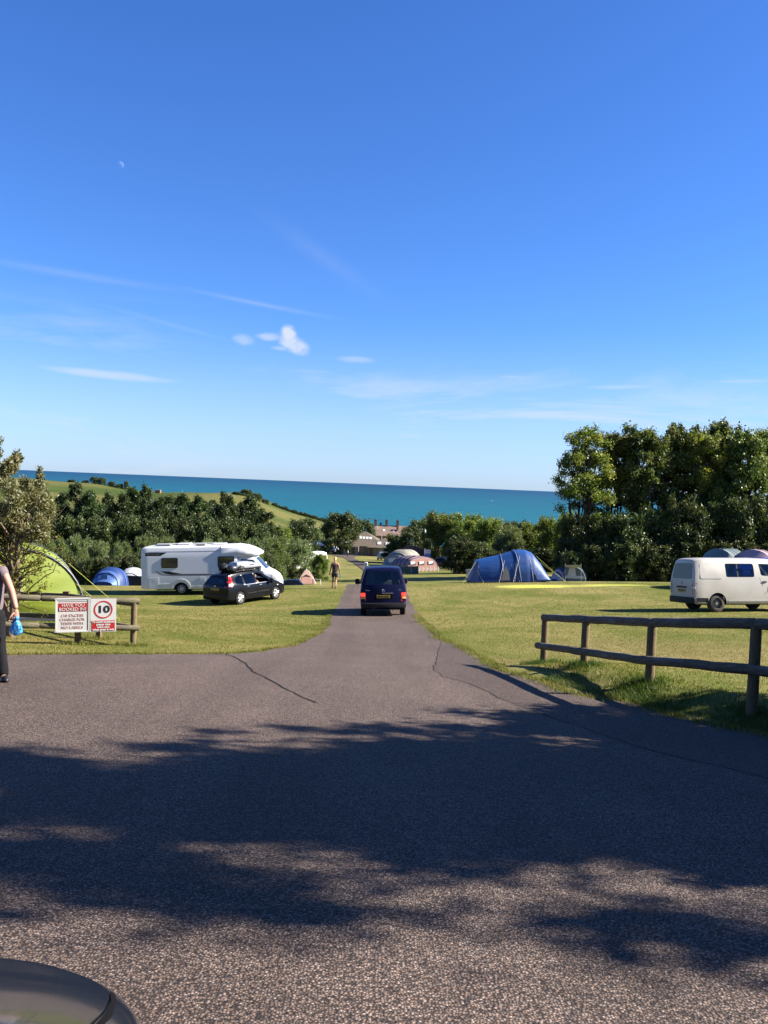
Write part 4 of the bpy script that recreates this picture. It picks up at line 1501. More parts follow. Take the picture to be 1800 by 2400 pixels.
def fence_right():
    pts = [(3.10, 15.9), (3.40, 14.0), (3.82, 11.9), (4.39, 9.9), (5.12, 7.95), (6.0, 6.1)]
    zs = [-1.83, -1.555, -1.24, -0.905, -0.60, -0.36]
    o = empty('log_fence', 'low log rail fence on posts between the road and the field by the white van', 'fence', None, (pts[0][0], pts[0][1], zs[0]))
    base = Vector(o.location)
    P = [Vector((x, y, z)) - base for (x, y), z in zip(pts, zs)]
    for i, p in enumerate(P):
        mb = MB()
        mb.path([(0, 0, -0.4), (0, 0, 0.55), (0, 0, 1.03)], [0.068, 0.065, 0.063], 10)
        q = mb.build('post', M['post'], o, True, 50)
        q.location = p
    d0 = (P[0] - P[1]).normalized()
    side = Vector((-0.085, -0.035, 0))
    for (i, j), e0, e1 in (((0, 2), 0.12, 0.0), ((2, 3), 0.0, 0.0), ((3, 5), 0.0, 0.1)):
        a, b = P[i] + Vector((0, 0, 1.05)) + d0 * e0, P[j] + Vector((0, 0, 1.05)) - d0 * e1
        rail_obj(o, a, b, 0.067, M['timber_grey'])
        a, b = P[i] + Vector((0, 0, 0.52)) + d0 * (e0 + 0.05) + side, P[j] + Vector((0, 0, 0.52)) - d0 * e1 + side
        rail_obj(o, a, b, 0.063, M['timber_grey'])
    # extra bends follow the middle posts
    return o


fence_right()


def fence_left():
    pts = [(-5.28, 18.25), (-6.36, 17.93), (-8.1, 17.42), (-9.85, 16.9), (-11.6, 16.38)]
    o = empty('log_fence', 'log rail fence round the grey-leaved tree, carrying two white signs', 'fence', None, (pts[0][0], pts[0][1], g(*pts[0])))
    base = Vector(o.location)
    P = [Vector((x, y, g(x, y))) - base for x, y in pts]
    for p in P:
        mb = MB()
        mb.path([(0, 0, -0.3), (0, 0, 0.95)], [0.068, 0.066], 12)
        q = mb.build('post', M['post'], o, True, 50)
        q.location = p
    al = (P[1] - P[0]).normalized()
    for h, sh, r_ in ((0.96, Vector((0, 0, 0)), 0.066), (0.40, Vector((0.03, -0.10, 0)), 0.062)):
        up_ = Vector((0, 0, h))
        a, m_, b = P[0] - al * 0.12 + up_ + sh, P[1] + al * 0.75 + up_ + sh, P[4] + up_ + sh
        rail_obj(o, a, m_, r_, M['timber'])
        rail_obj(o, m_, b, r_, M['timber'])
    # squared back and side rails of the same enclosure
    Q = [(-11.6, 21.1), (-9.6, 21.0), (-7.72, 20.9), (-6.45, 19.55)]
    Q = [Vector((x, y, g(x, y))) - base for x, y in Q]
    for i, p in enumerate(Q):
        mb = MB()
        mb.box((0, 0, 0.32), (0.15 if i == 2 else 0.10, 0.12, 1.3 if i == 2 else 1.12))
        q = mb.build('post', M['post'], o)
        q.location = p + Vector((0, 0, 0.04 if i == 2 else 0))

    def board(a, b, h):
        a, b = a + Vector((0, 0, h)), b + Vector((0, 0, h))
        mb = MB()
        mb.box((0, (b - a).length / 2, 0), (0.05, (b - a).length, 0.11))
        q = mb.build('rail', M['timber_grey'], o)
        q.matrix_local = Matrix.Translation(a) @ (b - a).normalized().to_track_quat('Y', 'Z').to_matrix().to_4x4()
    for h in (0.90, 0.38):
        board(Q[0], Q[1], h)
        board(Q[1], Q[2], h)
        board(Q[2] + Vector((0.09, 0, 0)), Q[3], h)
        board(Q[3], P[0] + Vector((-0.05, 0.05, 0)), h)
    return o


fence_left()


def signs():
    z0 = g(-6.3, 17.95)
    ang = math.atan2(0.32, 1.08)
    px0, py0 = -5.28 - 0.06, 18.25 - 0.205      # front plane of the boards beside the end post

    def along(d):
        return px0 - d * math.cos(ang), py0 - d * math.sin(ang)
    ca, cb_ = along(1.115), along(0.505)
    a = empty('notice_board', 'white notice board with red HAVE YOU BOOKED IN? heading on the log fence', 'sign', None, (ca[0], ca[1], z0 + 0.66))
    a.rotation_euler = (0, R(-1.2), ang)
    W, H = 0.745, 0.765
    a.scale = (0.9, 0.9, 0.9)
    mb = MB()
    mb.box((0, 0, 0), (W, 0.03, H))
    mb.build('panel', M['sign_white'], a)
    mb = MB()
    for dx, dz, w_, h_ in ((-W / 2 + 0.012, 0, 0.03, H + 0.03), (W / 2 - 0.012, 0, 0.03, H + 0.03), (0, H / 2, W + 0.03, 0.03), (0, -H / 2, W + 0.03, 0.03)):
        mb.box((dx, -0.006, dz), (w_, 0.036, h_))
    mb.build('frame', M['sign_white'], a)
    mb = MB()
    mb.box((0.0, -0.0165, H / 2 - 0.062), (W - 0.11, 0.004, 0.010))
    mb.box((W / 2 - 0.045, -0.0165, -0.02), (0.010, 0.004, H - 0.09))
    mb.build('inner_line', M['sign_grey'], a)
    mb = MB()
    mb.box((0.0, -0.017, 0.185), (0.62, 0.005, 0.188))
    mb.build('red_panel', M['sign_red'], a)
    lettering('HAVE YOU', 0.105, M['sign_white'], a, (0.01, -0.022, 0.228), 0.001, 0.49)
    lettering('BOOKED IN?', 0.105, M['sign_white'], a, (0.0, -0.022, 0.135), 0.001, 0.585)
    for k, s in enumerate(['£10 EXCESS', 'CHARGE FOR', 'TENTS WITH', 'NO LABELS']):
        lettering(s, 0.088, M['sign_pink'], a, (-0.005, -0.0175, -0.008 - 0.093 * k), 0.0, [0.49, 0.545, 0.49, 0.47][k])
    b = empty('speed_sign', 'white speed limit sign with 10 in a red ring on the log fence', 'sign', None, (cb_[0] + 0.004, cb_[1] - 0.012, z0 + 0.655))
    b.rotation_euler = (0, R(-1.2), ang)
    W, H = 0.575, 0.775
    b.scale = (0.9, 0.9, 0.9)
    mb = MB()
    mb.box((0, 0, 0), (W, 0.012, H))
    mb.build('panel', M['sign_white'], b)
    mb = MB()
    n = 48
    vs, fs = [], []
    for i in range(n):
        th = 2 * math.pi * i / n
        for rr, yy in ((0.208, -0.006), (0.208, -0.011), (0.180, -0.011), (0.180, -0.006)):
            vs.append((rr * math.cos(th), yy, 0.135 + rr * math.sin(th)))
    for i in range(n):
        j = (i + 1) % n
        for k in range(4):
            fs.append((i * 4 + k, i * 4 + (k + 1) % 4, j * 4 + (k + 1) % 4, j * 4 + k))
    mb.add(vs, fs)
    mb.build('ring', M['sign_red'], b)
    lettering('10', 0.225, M['sign_black'], b, (0.0, -0.0085, 0.135), 0.007, 0.245)
    mb = MB()
    mb.box((0.0, -0.008, -0.245), (0.515, 0.005, 0.245))
    mb.build('red_panel', M['sign_red'], b)
    for k, (s, w_) in enumerate([('To avoid accidents', 0.50), ('please take', 0.31), ('extra care', 0.27), ('when grass is wet', 0.48)]):
        lettering(s, 0.066, M['sign_white'], b, (0, -0.0135, -0.155 - 0.06 * k), 0.003, w_)


signs()


# ------------------------------------------------------------------ vehicles
def interp(st, y):
    for a, b in zip(st[:-1], st[1:]):
        if a[0] <= y <= b[0]:
            t = (y - a[0]) / (b[0] - a[0])
            return [a[i] + (b[i] - a[i]) * t for i in range(len(a))]
    return st[-1]


def body_mesh(st, zw, inset=0.0, name='body', mats=None, rr=0.10, tuck=0.05, bulge=0.03, fine=False):
    """st: (y, bottom z, top z, half width, half width at roof edge, lean) from tail to nose; lean pushes a section forward above the waist"""
    loops = []
    if fine:
        Y = np.array([q[0] for q in st])
        yy = np.unique(np.concatenate([Y, np.linspace(Y[0], Y[-1], 70)]))
        cols = [pchip(Y, [q[i] for q in st])(yy) for i in range(1, 6)]
        st = [tuple([float(y)] + [float(c[i]) for c in cols]) for i, y in enumerate(yy)]
    for (y, zb, zt, w_, wr, lean) in st:
        w_, wr, zb, zt = w_ - inset, wr - inset, zb + inset * 2.2, zt - inset
        zwq = min(zw, zt - 0.10)
        rq = min(rr, (zt - zwq) * 0.45)
        half = [(0, zb), (w_ * 0.6, zb), (w_ - tuck - 0.02, zb), (w_ - tuck * 0.5, zb + 0.05), (w_ - 0.008, zb + 0.35 * (zwq - zb)), (w_, zb + 0.65 * (zwq - zb)), (w_ - 0.012, zwq)]
        if fine:
            e_ = 2.1 + max(0.0, wr / w_ - 0.69) / 0.27 * 3.2
            for k in range(1, 15):
                t = math.pi / 2 * k / 14
                half.append((w_ * max(0.0, math.cos(t)) ** (2 / e_) if k < 14 else 0.0, zwq + (zt + 0.03 - zwq) * math.sin(t) ** (2 / e_)))
        for t in (() if fine else (0.3, 0.62, 1.0)):
            xx = w_ - 0.012 + (wr - w_ + 0.012) * t + bulge * math.sin(math.pi * t)
            half.append((xx, zwq + (zt - rq - zwq) * t))
        half += [] if fine else [(wr - rq * 0.28, zt - rq * 0.30), (wr - rq * 0.95, zt - rq * 0.02), (wr * 0.5, zt + 0.022), (0, zt + 0.03)]
        full = [(x, z) for x, z in half] + [(-x, z) for x, z in half[-2:0:-1]]
        loops.append([(x, y + lean * max(0.0, z - zw), z) for x, z in full])
    mb = MB()
    n = len(loops[0])
    vs = [p for l in loops for p in l]
    fs = []
    for i in range(len(loops) - 1):
        for k in range(n):
            k2 = (k + 1) % n
            fs.append((i * n + k, i * n + k2, (i + 1) * n + k2, (i + 1) * n + k))
    h = (n + 2) // 2
    for base, flip in ((0, True), ((len(loops) - 1) * n, False)):
        for k in range(h - 1):
            a, b = k, k + 1
            c, d = (n - k - 1) % n, (n - k) % n
            q = [base + a, base + b, base + c, base + d]
            q = list(dict.fromkeys(q))
            if len(q) >= 3:
                fs.append(tuple(q if not flip else q[::-1]))
    mb.add(vs, fs)
    me = mb.mesh(name, mats or [M['dark']], True, 32)
    bvh = BVHTree.FromPolygons([v.co.copy() for v in me.vertices], [tuple(p.vertices) for p in me.polygons])
    return me, bvh


def rounded(pts, r_=0.05, n=4):
    out = []
    N = len(pts)
    for i in range(N):
        p0, p1, p2 = Vector(pts[i - 1]), Vector(pts[i]), Vector(pts[(i + 1) % N])
        a, b = (p0 - p1), (p2 - p1)
        ra = min(r_, a.length * 0.45, b.length * 0.45)
        A, B = p1 + a.normalized() * ra, p1 + b.normalized() * ra
        for k in range(n + 1):
            t = k / n
            out.append(tuple(A * (1 - t) ** 2 + p1 * 2 * t * (1 - t) + B * t * t))
    return out


AX = {'x+': (Vector((-1, 0, 0)), lambda p: Vector((9, p[0], p[1]))), 'x-': (Vector((1, 0, 0)), lambda p: Vector((-9, p[0], p[1]))),
      'y-': (Vector((0, 1, 0)), lambda p: Vector((p[0], -12, p[1]))), 'y+': (Vector((0, -1, 0)), lambda p: Vector((p[0], 12, p[1]))),
      'z+': (Vector((0, 0, -1)), lambda p: Vector((p[0], p[1], 9)))}


def patch(bvh, pts, axis, name, m, parent, off=0.006, thick=0.012, step=0.12, smooth=True):
    """a shaped panel laid on the body: an outline projected along an axis, with its own edge"""
    d, start = AX[axis]
    pts = [Vector(p) for p in pts]
    ar = sum(pts[i - 1].x * pts[i].y - pts[i].x * pts[i - 1].y for i in range(len(pts)))
    if ar < 0:
        pts = pts[::-1]
    x0, x1 = min(p.x for p in pts), max(p.x for p in pts)
    y0, y1 = min(p.y for p in pts), max(p.y for p in pts)
    inner = []
    nxs, nys = max(1, int((x1 - x0) / step)), max(1, int((y1 - y0) / step))
    for i in range(1, nxs):
        for j in range(1, nys):
            inner.append(Vector((x0 + (x1 - x0) * (i + 0.13) / nxs, y0 + (y1 - y0) * (j + 0.07) / nys)))
    ov, oe, of, _, _, _ = delaunay_2d_cdt(pts + inner, [], [list(range(len(pts)))], 1, 1e-6)
    top = []
    last = None
    for p in ov:
        s = start(p)
        hit = bvh.ray_cast(s, d)[0]
        if hit is None:
            near = bvh.find_nearest(s + d * (9 if axis[0] != 'y' else 12))
            hit = near[0]
            k = 'xyz'.index(axis[0])
            q = s.copy()
            q[k] = hit[k]
            hit = q
        top.append(hit - d * off)
    n = len(top)
    low = [p + d * thick for p in top]
    edges = {}
    for f in of:
        for a, b in zip(f, list(f[1:]) + [f[0]]):
            if (b, a) in edges:
                del edges[(b, a)]
            else:
                edges[(a, b)] = 1
    mb = MB()
    fs = [tuple(f) for f in of] + [(a, b, n + b, n + a) for a, b in edges]
    mb.add(top + low, fs)
    me = mb.mesh(name, m, smooth, 40, fix=False)
    bm = bmesh.new()
    bm.from_mesh(me)
    bmesh.ops.recalc_face_normals(bm, faces=bm.faces)
    bm.to_mesh(me)
    bm.free()
    return link(name, me, parent)


def boolean(me, cutters, name):
    """cut the listed meshes out of me, in order"""
    a = bpy.data.objects.new('work', me)
    col.objects.link(a)
    tmp = []
    for c in cutters:
        b = bpy.data.objects.new('work_cutter', c)
        col.objects.link(b)
        tmp.append(b)
        md = a.modifiers.new('cut', 'BOOLEAN')
        md.operation = 'DIFFERENCE'
        md.object = b
        md.solver = 'EXACT'
        md.material_mode = 'TRANSFER'
    dg = bpy.context.evaluated_depsgraph_get()
    out = bpy.data.meshes.new_from_object(a.evaluated_get(dg))
    out.name = name
    for b in tmp + [a]:
        bpy.data.objects.remove(b)
    out.set_sharp_from_angle(angle=R(32))
    return out


def wheel(parent, x, y, r_, wdt, tyre_m, rim_m, style='five', side=1):
    mb = MB()
    k = wdt / 2
    mb.lathe([(-k, r_ * 0.62), (-k, r_ * 0.9), (-k * 0.75, r_), (k * 0.75, r_), (k, r_ * 0.9), (k, r_ * 0.66), (k * 0.5, r_ * 0.62)], 28)
    wq = mb.build('wheel', tyre_m, parent, True, 50)
    wq.location = (x, y, r_)
    if side < 0:
        wq.rotation_euler = (0, 0, math.pi)
    mb = MB()
    R_ = r_ * 0.68
    mb.lathe([(k * 0.2, R_ * 0.99), (k * 0.85, R_ * 0.99), (k * 0.92, R_ * 0.9), (k * 0.7, R_ * 0.86), (k * 0.3, R_ * 0.86)], 28)
    if style == 'five':
        for i in range(5):
            a = 2 * math.pi * i / 5 + 0.3
            for da in (-0.16, 0.16):
                p0 = (k * 0.75, R_ * 0.12 * math.cos(a), R_ * 0.12 * math.sin(a))
                p1 = (k * 0.62, R_ * 0.9 * math.cos(a + da * 1.2), R_ * 0.9 * math.sin(a + da * 1.2))
                mb.path([p0, p1], [R_ * 0.15, R_ * 0.17], 6)
        mb.lathe([(k * 0.9, 0.001), (k * 0.88, R_ * 0.2), (k * 0.5, R_ * 0.26)], 16)
    elif style == 'cover':
        mb.lathe([(k * 0.95, 0.001), (k * 0.9, R_ * 0.3), (k * 0.7, R_ * 0.5)], 20)
        for i in range(9):
            a = 2 * math.pi * i / 9
            mb.path([(k * 0.72, R_ * 0.3 * math.cos(a), R_ * 0.3 * math.sin(a)), (k * 0.72, R_ * 0.9 * math.cos(a), R_ * 0.9 * math.sin(a))], [R_ * 0.1, R_ * 0.13], 6)
    else:
        mb.lathe([(k * 0.75, 0.001), (k * 0.75, R_ * 0.25), (k * 0.3, R_ * 0.32), (k * 0.35, R_ * 0.7), (k * 0.1, R_ * 0.86)], 22)
        for i in range(6):
            a = 2 * math.pi * i / 6
            mb.path([(k * 0.3, R_ * 0.5 * math.cos(a), R_ * 0.5 * math.sin(a)), (k * 0.42, R_ * 0.5 * math.cos(a), R_ * 0.5 * math.sin(a))], R_ * 0.07, 8)
    rim = mb.build('rim', rim_m, wq, True, 45)
    mb = MB()
    mb.lathe([(k * 0.12, 0.001), (k * 0.12, R_ * 0.95)], 20)
    mb.build('brake_disc', M['dark'], wq)
    return wq


def rcube(mb, c, d, b=0.03, mi=0):
    """box with cut corners"""
    hx, hy, hz = d[0] / 2, d[1] / 2, d[2] / 2
    sec = [(-hx + b, -hz), (hx - b, -hz), (hx, -hz + b), (hx, hz - b), (hx - b, hz), (-hx + b, hz), (-hx, hz - b), (-hx, -hz + b)]
    rings = []
    for yy, k in ((-hy, 0.86), (-hy + b, 1), (hy - b, 1), (hy, 0.86)):
        rings.append([(c[0] + x * k, c[1] + yy, c[2] + z * k) for x, z in sec])
    vs = [p for r_ in rings for p in r_]
    fs = [tuple(range(8)), tuple(range(24, 32))[::-1]]
    for i in range(3):
        for k in range(8):
            fs.append((i * 8 + k, i * 8 + (k + 1) % 8, (i + 1) * 8 + (k + 1) % 8, (i + 1) * 8 + k))
    mb.add(vs, fs, mi)


def make_vehicle(o, st, zw, paint, wheels, wr_, wwid, tyre_m, rim_m, style, side_win, rear_win, front_win, glass='glass', inset=0.05, seats=(), arch=1.12, rr=0.10, fine=False):
    """body with hollow cabin, cut windows and wheel wells; returns the lookup surface for laying parts on it"""
    outer, bvh = body_mesh(st, zw, 0, 'body', [paint, M['cabin'], M['dark']], rr, fine=fine)
    ymin, ymax = st[0][0], st[-1][0]
    inner_st = [(y + (0.07 if i < 2 else (-0.10 if i > len(st) - 3 else 0)), zb, zt, w_, wr, ln) for i, (y, zb, zt, w_, wr, ln) in enumerate(st)]
    cav, _ = body_mesh(inner_st, zw, inset, 'cavity', [M['cabin']], rr)
    wells = MB()
    for (x, y) in wheels:
        s = 1 if x > 0 else -1
        wells.lathe([(-0.5, 0.001), (-0.5, wr_ * arch), (0.26, wr_ * arch), (0.26, 0.001)], 28, c=(x - s * 0.26 if s < 0 else x, y, wr_ + 0.02))
    wells = MB()
    for (x, y) in wheels:
        s = 1 if x > 0 else -1
        n = 28
        ring = [(y + wr_ * arch * math.cos(2 * math.pi * k / n), wr_ + 0.02 + wr_ * arch * math.sin(2 * math.pi * k / n)) for k in range(n)]
        wells.prism(ring, 'x', x - s * wwid * 0.75, x + s * 0.45)
    wells_me = wells.mesh('wells', [M['dark']])
    cut_s = MB()
    for w_ in side_win:
        cut_s.prism(rounded(w_['pts'], w_.get('r', 0.05)), 'x', -2.2, 2.2)
    cutters = [cav, wells_me, cut_s.mesh('cs', [paint])]
    ends = MB()
    if rear_win:
        ends.prism(rounded(rear_win['pts'], rear_win.get('r', 0.06)), 'y', ymin - 0.5, ymin + 0.75)
    if front_win:
        ends.prism(rounded(front_win['pts'], front_win.get('r', 0.06)), 'y', front_win['y0'], ymax + 0.5)
    if rear_win or front_win:
        cutters.append(ends.mesh('ce', [paint]))
    me = boolean(outer, cutters, 'body')
    body = link('body', me, o)
    for w_ in side_win:
        for ax in ('x+', 'x-'):
            if w_.get('open') and ax == 'x+':
                continue
            patch(bvh, rounded(w_['pts'], w_.get('r', 0.05)), ax, 'side_window', M[w_.get('glass', glass)], o, -0.008, 0.004, 0.2)
    if rear_win:
        patch(bvh, rounded(rear_win['pts'], rear_win.get('r', 0.06)), 'y-', 'rear_window', M[rear_win.get('glass', glass)], o, -0.008, 0.004, 0.2)
    if front_win:
        patch(bvh, rounded(front_win['pts'], front_win.get('r', 0.06)), 'y+', 'windscreen', M['glass'], o, -0.008, 0.004, 0.2)
    for (x, y) in wheels:
        wheel(o, x, y, wr_, wwid, tyre_m, rim_m, style, 1 if x > 0 else -1)
    for (x, y, zs) in seats:
        mb = MB()
        rcube(mb, (x, y + 0.22, zs), (0.50, 0.50, 0.16), 0.05)
        rcube(mb, (x, y - 0.05, zs + 0.36), (0.48, 0.14, 0.60), 0.05)
        rcube(mb, (x, y - 0.08, zs + 0.78), (0.27, 0.11, 0.20), 0.04)
        mb.path([(x, y - 0.07, zs + 0.6), (x, y - 0.08, zs + 0.75)], 0.02, 6)
        mb.build('seat', M['seat'], o, True, 40)
    mb = MB()
    mb.box((0, (ymin + ymax) / 2, 0.30 + st[3][1] - 0.28), (1.2, (ymax - ymin) * 0.8, 0.12))
    mb.build('underbody', M['dark'], o)
    return bvh


def mirror_part(o, x, y, z, m, s):
    mb = MB()
    rcube(mb, (s * (x + 0.12), y, z), (0.20, 0.12, 0.24), 0.04)
    mb.path([(s * (x - 0.06), y + 0.02, z - 0.07), (s * (x + 0.05), y, z - 0.04)], 0.03, 6)
    mb.build('wing_mirror', m, o, True, 40)


def plate_part(o, bvh, x, z, txt, w_=0.52, h_=0.115, y=None, ang=0.0):
    mb = MB()
    mb.box((0, 0, 0), (w_, 0.014, h_))
    p = mb.build('number_plate', M['yellow_plate'], o)
    if y is None:
        y = bvh.ray_cast(Vector((x, -12, z)), Vector((0, 1, 0)))[0].y
    p.location = (x, y - 0.014, z)
    p.rotation_euler = (-ang, 0, 0)
    lettering(txt, 0.098, M['sign_black'], p, (0, -0.009, 0), 0.0035, w_ * 0.88)
    return p


# blue camper van on the road --------------------------------------------------
def blue_van():
    o = empty('camper_van', 'dark navy blue camper van seen from behind driving down the road with brake lights on', 'van')
    st = [(-2.33, 0.34, 1.82, 0.84, 0.66, 0.16), (-2.30, 0.31, 1.88, 0.895, 0.70, 0.16), (-2.2, 0.30, 1.90, 0.915, 0.72, 0.15), (-1.85, 0.30, 1.925, 0.92, 0.735, 0.06),
          (-1.3, 0.30, 1.94, 0.92, 0.74, 0), (0.0, 0.30, 1.94, 0.92, 0.74, 0), (0.75, 0.30, 1.93, 0.92, 0.73, 0), (1.0, 0.30, 1.87, 0.92, 0.71, 0),
          (1.35, 0.30, 1.55, 0.915, 0.76, 0), (1.72, 0.30, 1.15, 0.91, 0.82, 0), (2.1, 0.32, 0.98, 0.88, 0.78, 0), (2.28, 0.36, 0.82, 0.82, 0.70, 0)]
    rear = dict(pts=[(-0.665, 1.26), (0.665, 1.26), (0.585, 1.78), (-0.585, 1.78)], r=0.07)
    front = dict(pts=[(-0.72, 1.22), (0.72, 1.22), (0.60, 1.76), (-0.60, 1.76)], r=0.07, y0=0.7)
    side = [dict(pts=[(-2.0, 1.2), (-1.0, 1.2), (-1.0, 1.72), (-1.85, 1.72)]), dict(pts=[(-0.9, 1.2), (0.1, 1.2), (0.1, 1.72), (-0.9, 1.72)]),
            dict(pts=[(0.2, 1.15), (1.3, 1.15), (0.95, 1.70), (0.2, 1.72)])]
    bvh = make_vehicle(o, st, 1.05, M['navy'], [(0.79, -1.42), (-0.79, -1.42), (0.79, 1.5), (-0.79, 1.5)], 0.325, 0.21, M['rubber'], M['steel_rim'], 'steel', side, rear, front,
                       seats=[(-0.45, 0.35, 0.72), (0.45, 0.35, 0.72)])
    # tail lamps, upper part lit
    for s in (-1, 1):
        q = [(s * 0.70, 0.60), (s * 0.90, 0.60), (s * 0.90, 0.96), (s * 0.70, 0.96)]
        t = patch(bvh, rounded(q, 0.02), 'y-', 'tail_light', M['red_lens'], o, 0.014, 0.03)
        q = [(s * 0.72, 0.80), (s * 0.895, 0.80), (s * 0.895, 0.935), (s * 0.72, 0.935)]
        b = patch(bvh, rounded(q, 0.03), 'y-', 'brake_light', M['brake_on'], t, 0.018, 0.03)
        q = [(s * 0.72, 0.70), (s * 0.895, 0.70), (s * 0.895, 0.785), (s * 0.72, 0.785)]
        patch(bvh, rounded(q, 0.02), 'y-', 'indicator', M['amber'], t, 0.018, 0.03)
    patch(bvh, rounded([(-0.86, 0.53), (0.86, 0.53), (0.86, 0.57), (-0.86, 0.57)], 0.01), 'y-', 'trim_strip', M['silver'], o, 0.008, 0.02)
    mb = MB()
    rcube(mb, (0, -2.35, 0.44), (1.78, 0.16, 0.20), 0.04)
    mb.build('bumper', M['plastic'], o, True, 40)
    mb = MB()
    mb.box((0, 0, 0), (0.66, 0.03, 0.22))
    rec = mb.build('plate_recess', M['dark'], o)
    y0 = bvh.ray_cast(Vector((0, -12, 0.80)), Vector((0, 1, 0)))[0].y
    rec.location = (0, y0 - 0.004, 0.80)
    patch(bvh, rounded([(-0.06, 0.905), (0.40, 0.905), (0.40, 0.93), (-0.06, 0.93)], 0.008), 'y-', 'boot_handle', M['chrome'], o, 0.02, 0.03)
    plate_part(o, bvh, 0, 0.785, 'R599 NGR', 0.53, 0.12, y0 - 0.012)
    # round maker's badge: ring with a V over a W
    yb = bvh.ray_cast(Vector((0, -12, 1.02)), Vector((0, 1, 0)))[0].y - 0.012
    mb = MB()
    n = 28
    vs, fs = [], []
    for i in range(n):
        t = 2 * math.pi * i / n
        for rr, yy in ((0.062, 0.006), (0.062, -0.004), (0.051, -0.004), (0.051, 0.006)):
            vs.append((rr * math.cos(t), yy, rr * math.sin(t)))
    for i in range(n):
        j = (i + 1) % n
        for k in range(4):
            fs.append((i * 4 + k, i * 4 + (k + 1) % 4, j * 4 + (k + 1) % 4, j * 4 + k))
    mb.add(vs, fs)
    for pl in ([(-0.028, 0.044), (0.0, 0.006), (0.028, 0.044)], [(-0.047, 0.018), (-0.022, -0.044), (0.0, 0.0), (0.022, -0.044), (0.047, 0.018)]):
        mb.path([(a, 0, b) for a, b in pl], 0.0055, 6)
    bd = mb.build('badge', M['chrome'], o, True, 40)
    bd.location = (0, yb, 1.02)
    lettering('Transporter', 0.045, M['chrome'], o, (-0.62, bvh.ray_cast(Vector((-0.62, -12, 1.03)), Vector((0, 1, 0)))[0].y - 0.006, 1.035), 0.001, 0.17)
    lettering('TDI', 0.06, M['chrome'], o, (0.66, bvh.ray_cast(Vector((0.66, -12, 1.03)), Vector((0, 1, 0)))[0].y - 0.006, 1.035), 0.002, 0.11)
    for s in (-1, 1):
        mirror_part(o, 0.93, 1.30, 1.26, M['plastic'], s)
        # pleated curtains gathered inside the rear window
        mb = MB()
        xs = np.linspace(0.40 if s < 0 else 0.36, 0.64, 15)
        vs = []
        for i, xx in enumerate(xs):
            for zz in (1.20, 1.50, 1.80):
                k = 1 - (zz - 1.2) * 0.16
                vs.append((s * xx * k, -2.02 + 0.05 + 0.16 * (zz - 1.2) + 0.018 * (-1) ** i, zz))
        fs = []
        for i in range(len(xs) - 1):
            for k in range(2):
                fs.append((i * 3 + k, (i + 1) * 3 + k, (i + 1) * 3 + k + 1, i * 3 + k + 1))
        mb.add(vs, fs)
        mb.build('curtain', M['curtain'], o, False, fix=False)
    mb = MB()
    mb.path([(0.05, -2.27, 1.22), (0.30, -2.255, 1.25), (0.52, -2.25, 1.24)], [0.018, 0.014, 0.008], 6)
    mb.build('rear_wiper', M['plastic'], o)
    mb = MB()
    rcube(mb, (0, -1.75, 0.98), (1.4, 0.55, 0.22), 0.06)
    rcube(mb, (0, -1.28, 1.14), (1.45, 0.16, 0.52), 0.06)
    mb.build('rear_bench', M['seat'], o, True, 40)
    mb = MB()
    mb.path([(-0.4, -2.25, 0.36), (-0.4, -2.42, 0.34)], 0.03, 8)
    mb.build('exhaust', M['steel_rim'], o)
    place(o, 0.10, 35.85, -1.5)
    b = empty('red_bag', 'red bag on the shelf inside the rear window of the blue van', 'bag')
    mb = MB()
    mb.ball((0, 0, 0), (0.13, 0.08, 0.09), 12, 8, jit=0.05)
    mb.build('bag_body', M['red_lens'], b, True, 60)
    place(b, 0.10, 35.85, -1.5)
    b.matrix_world = o.matrix_world @ Matrix.Translation((0.52, -2.02, 1.30))
    return o


van = blue_van()


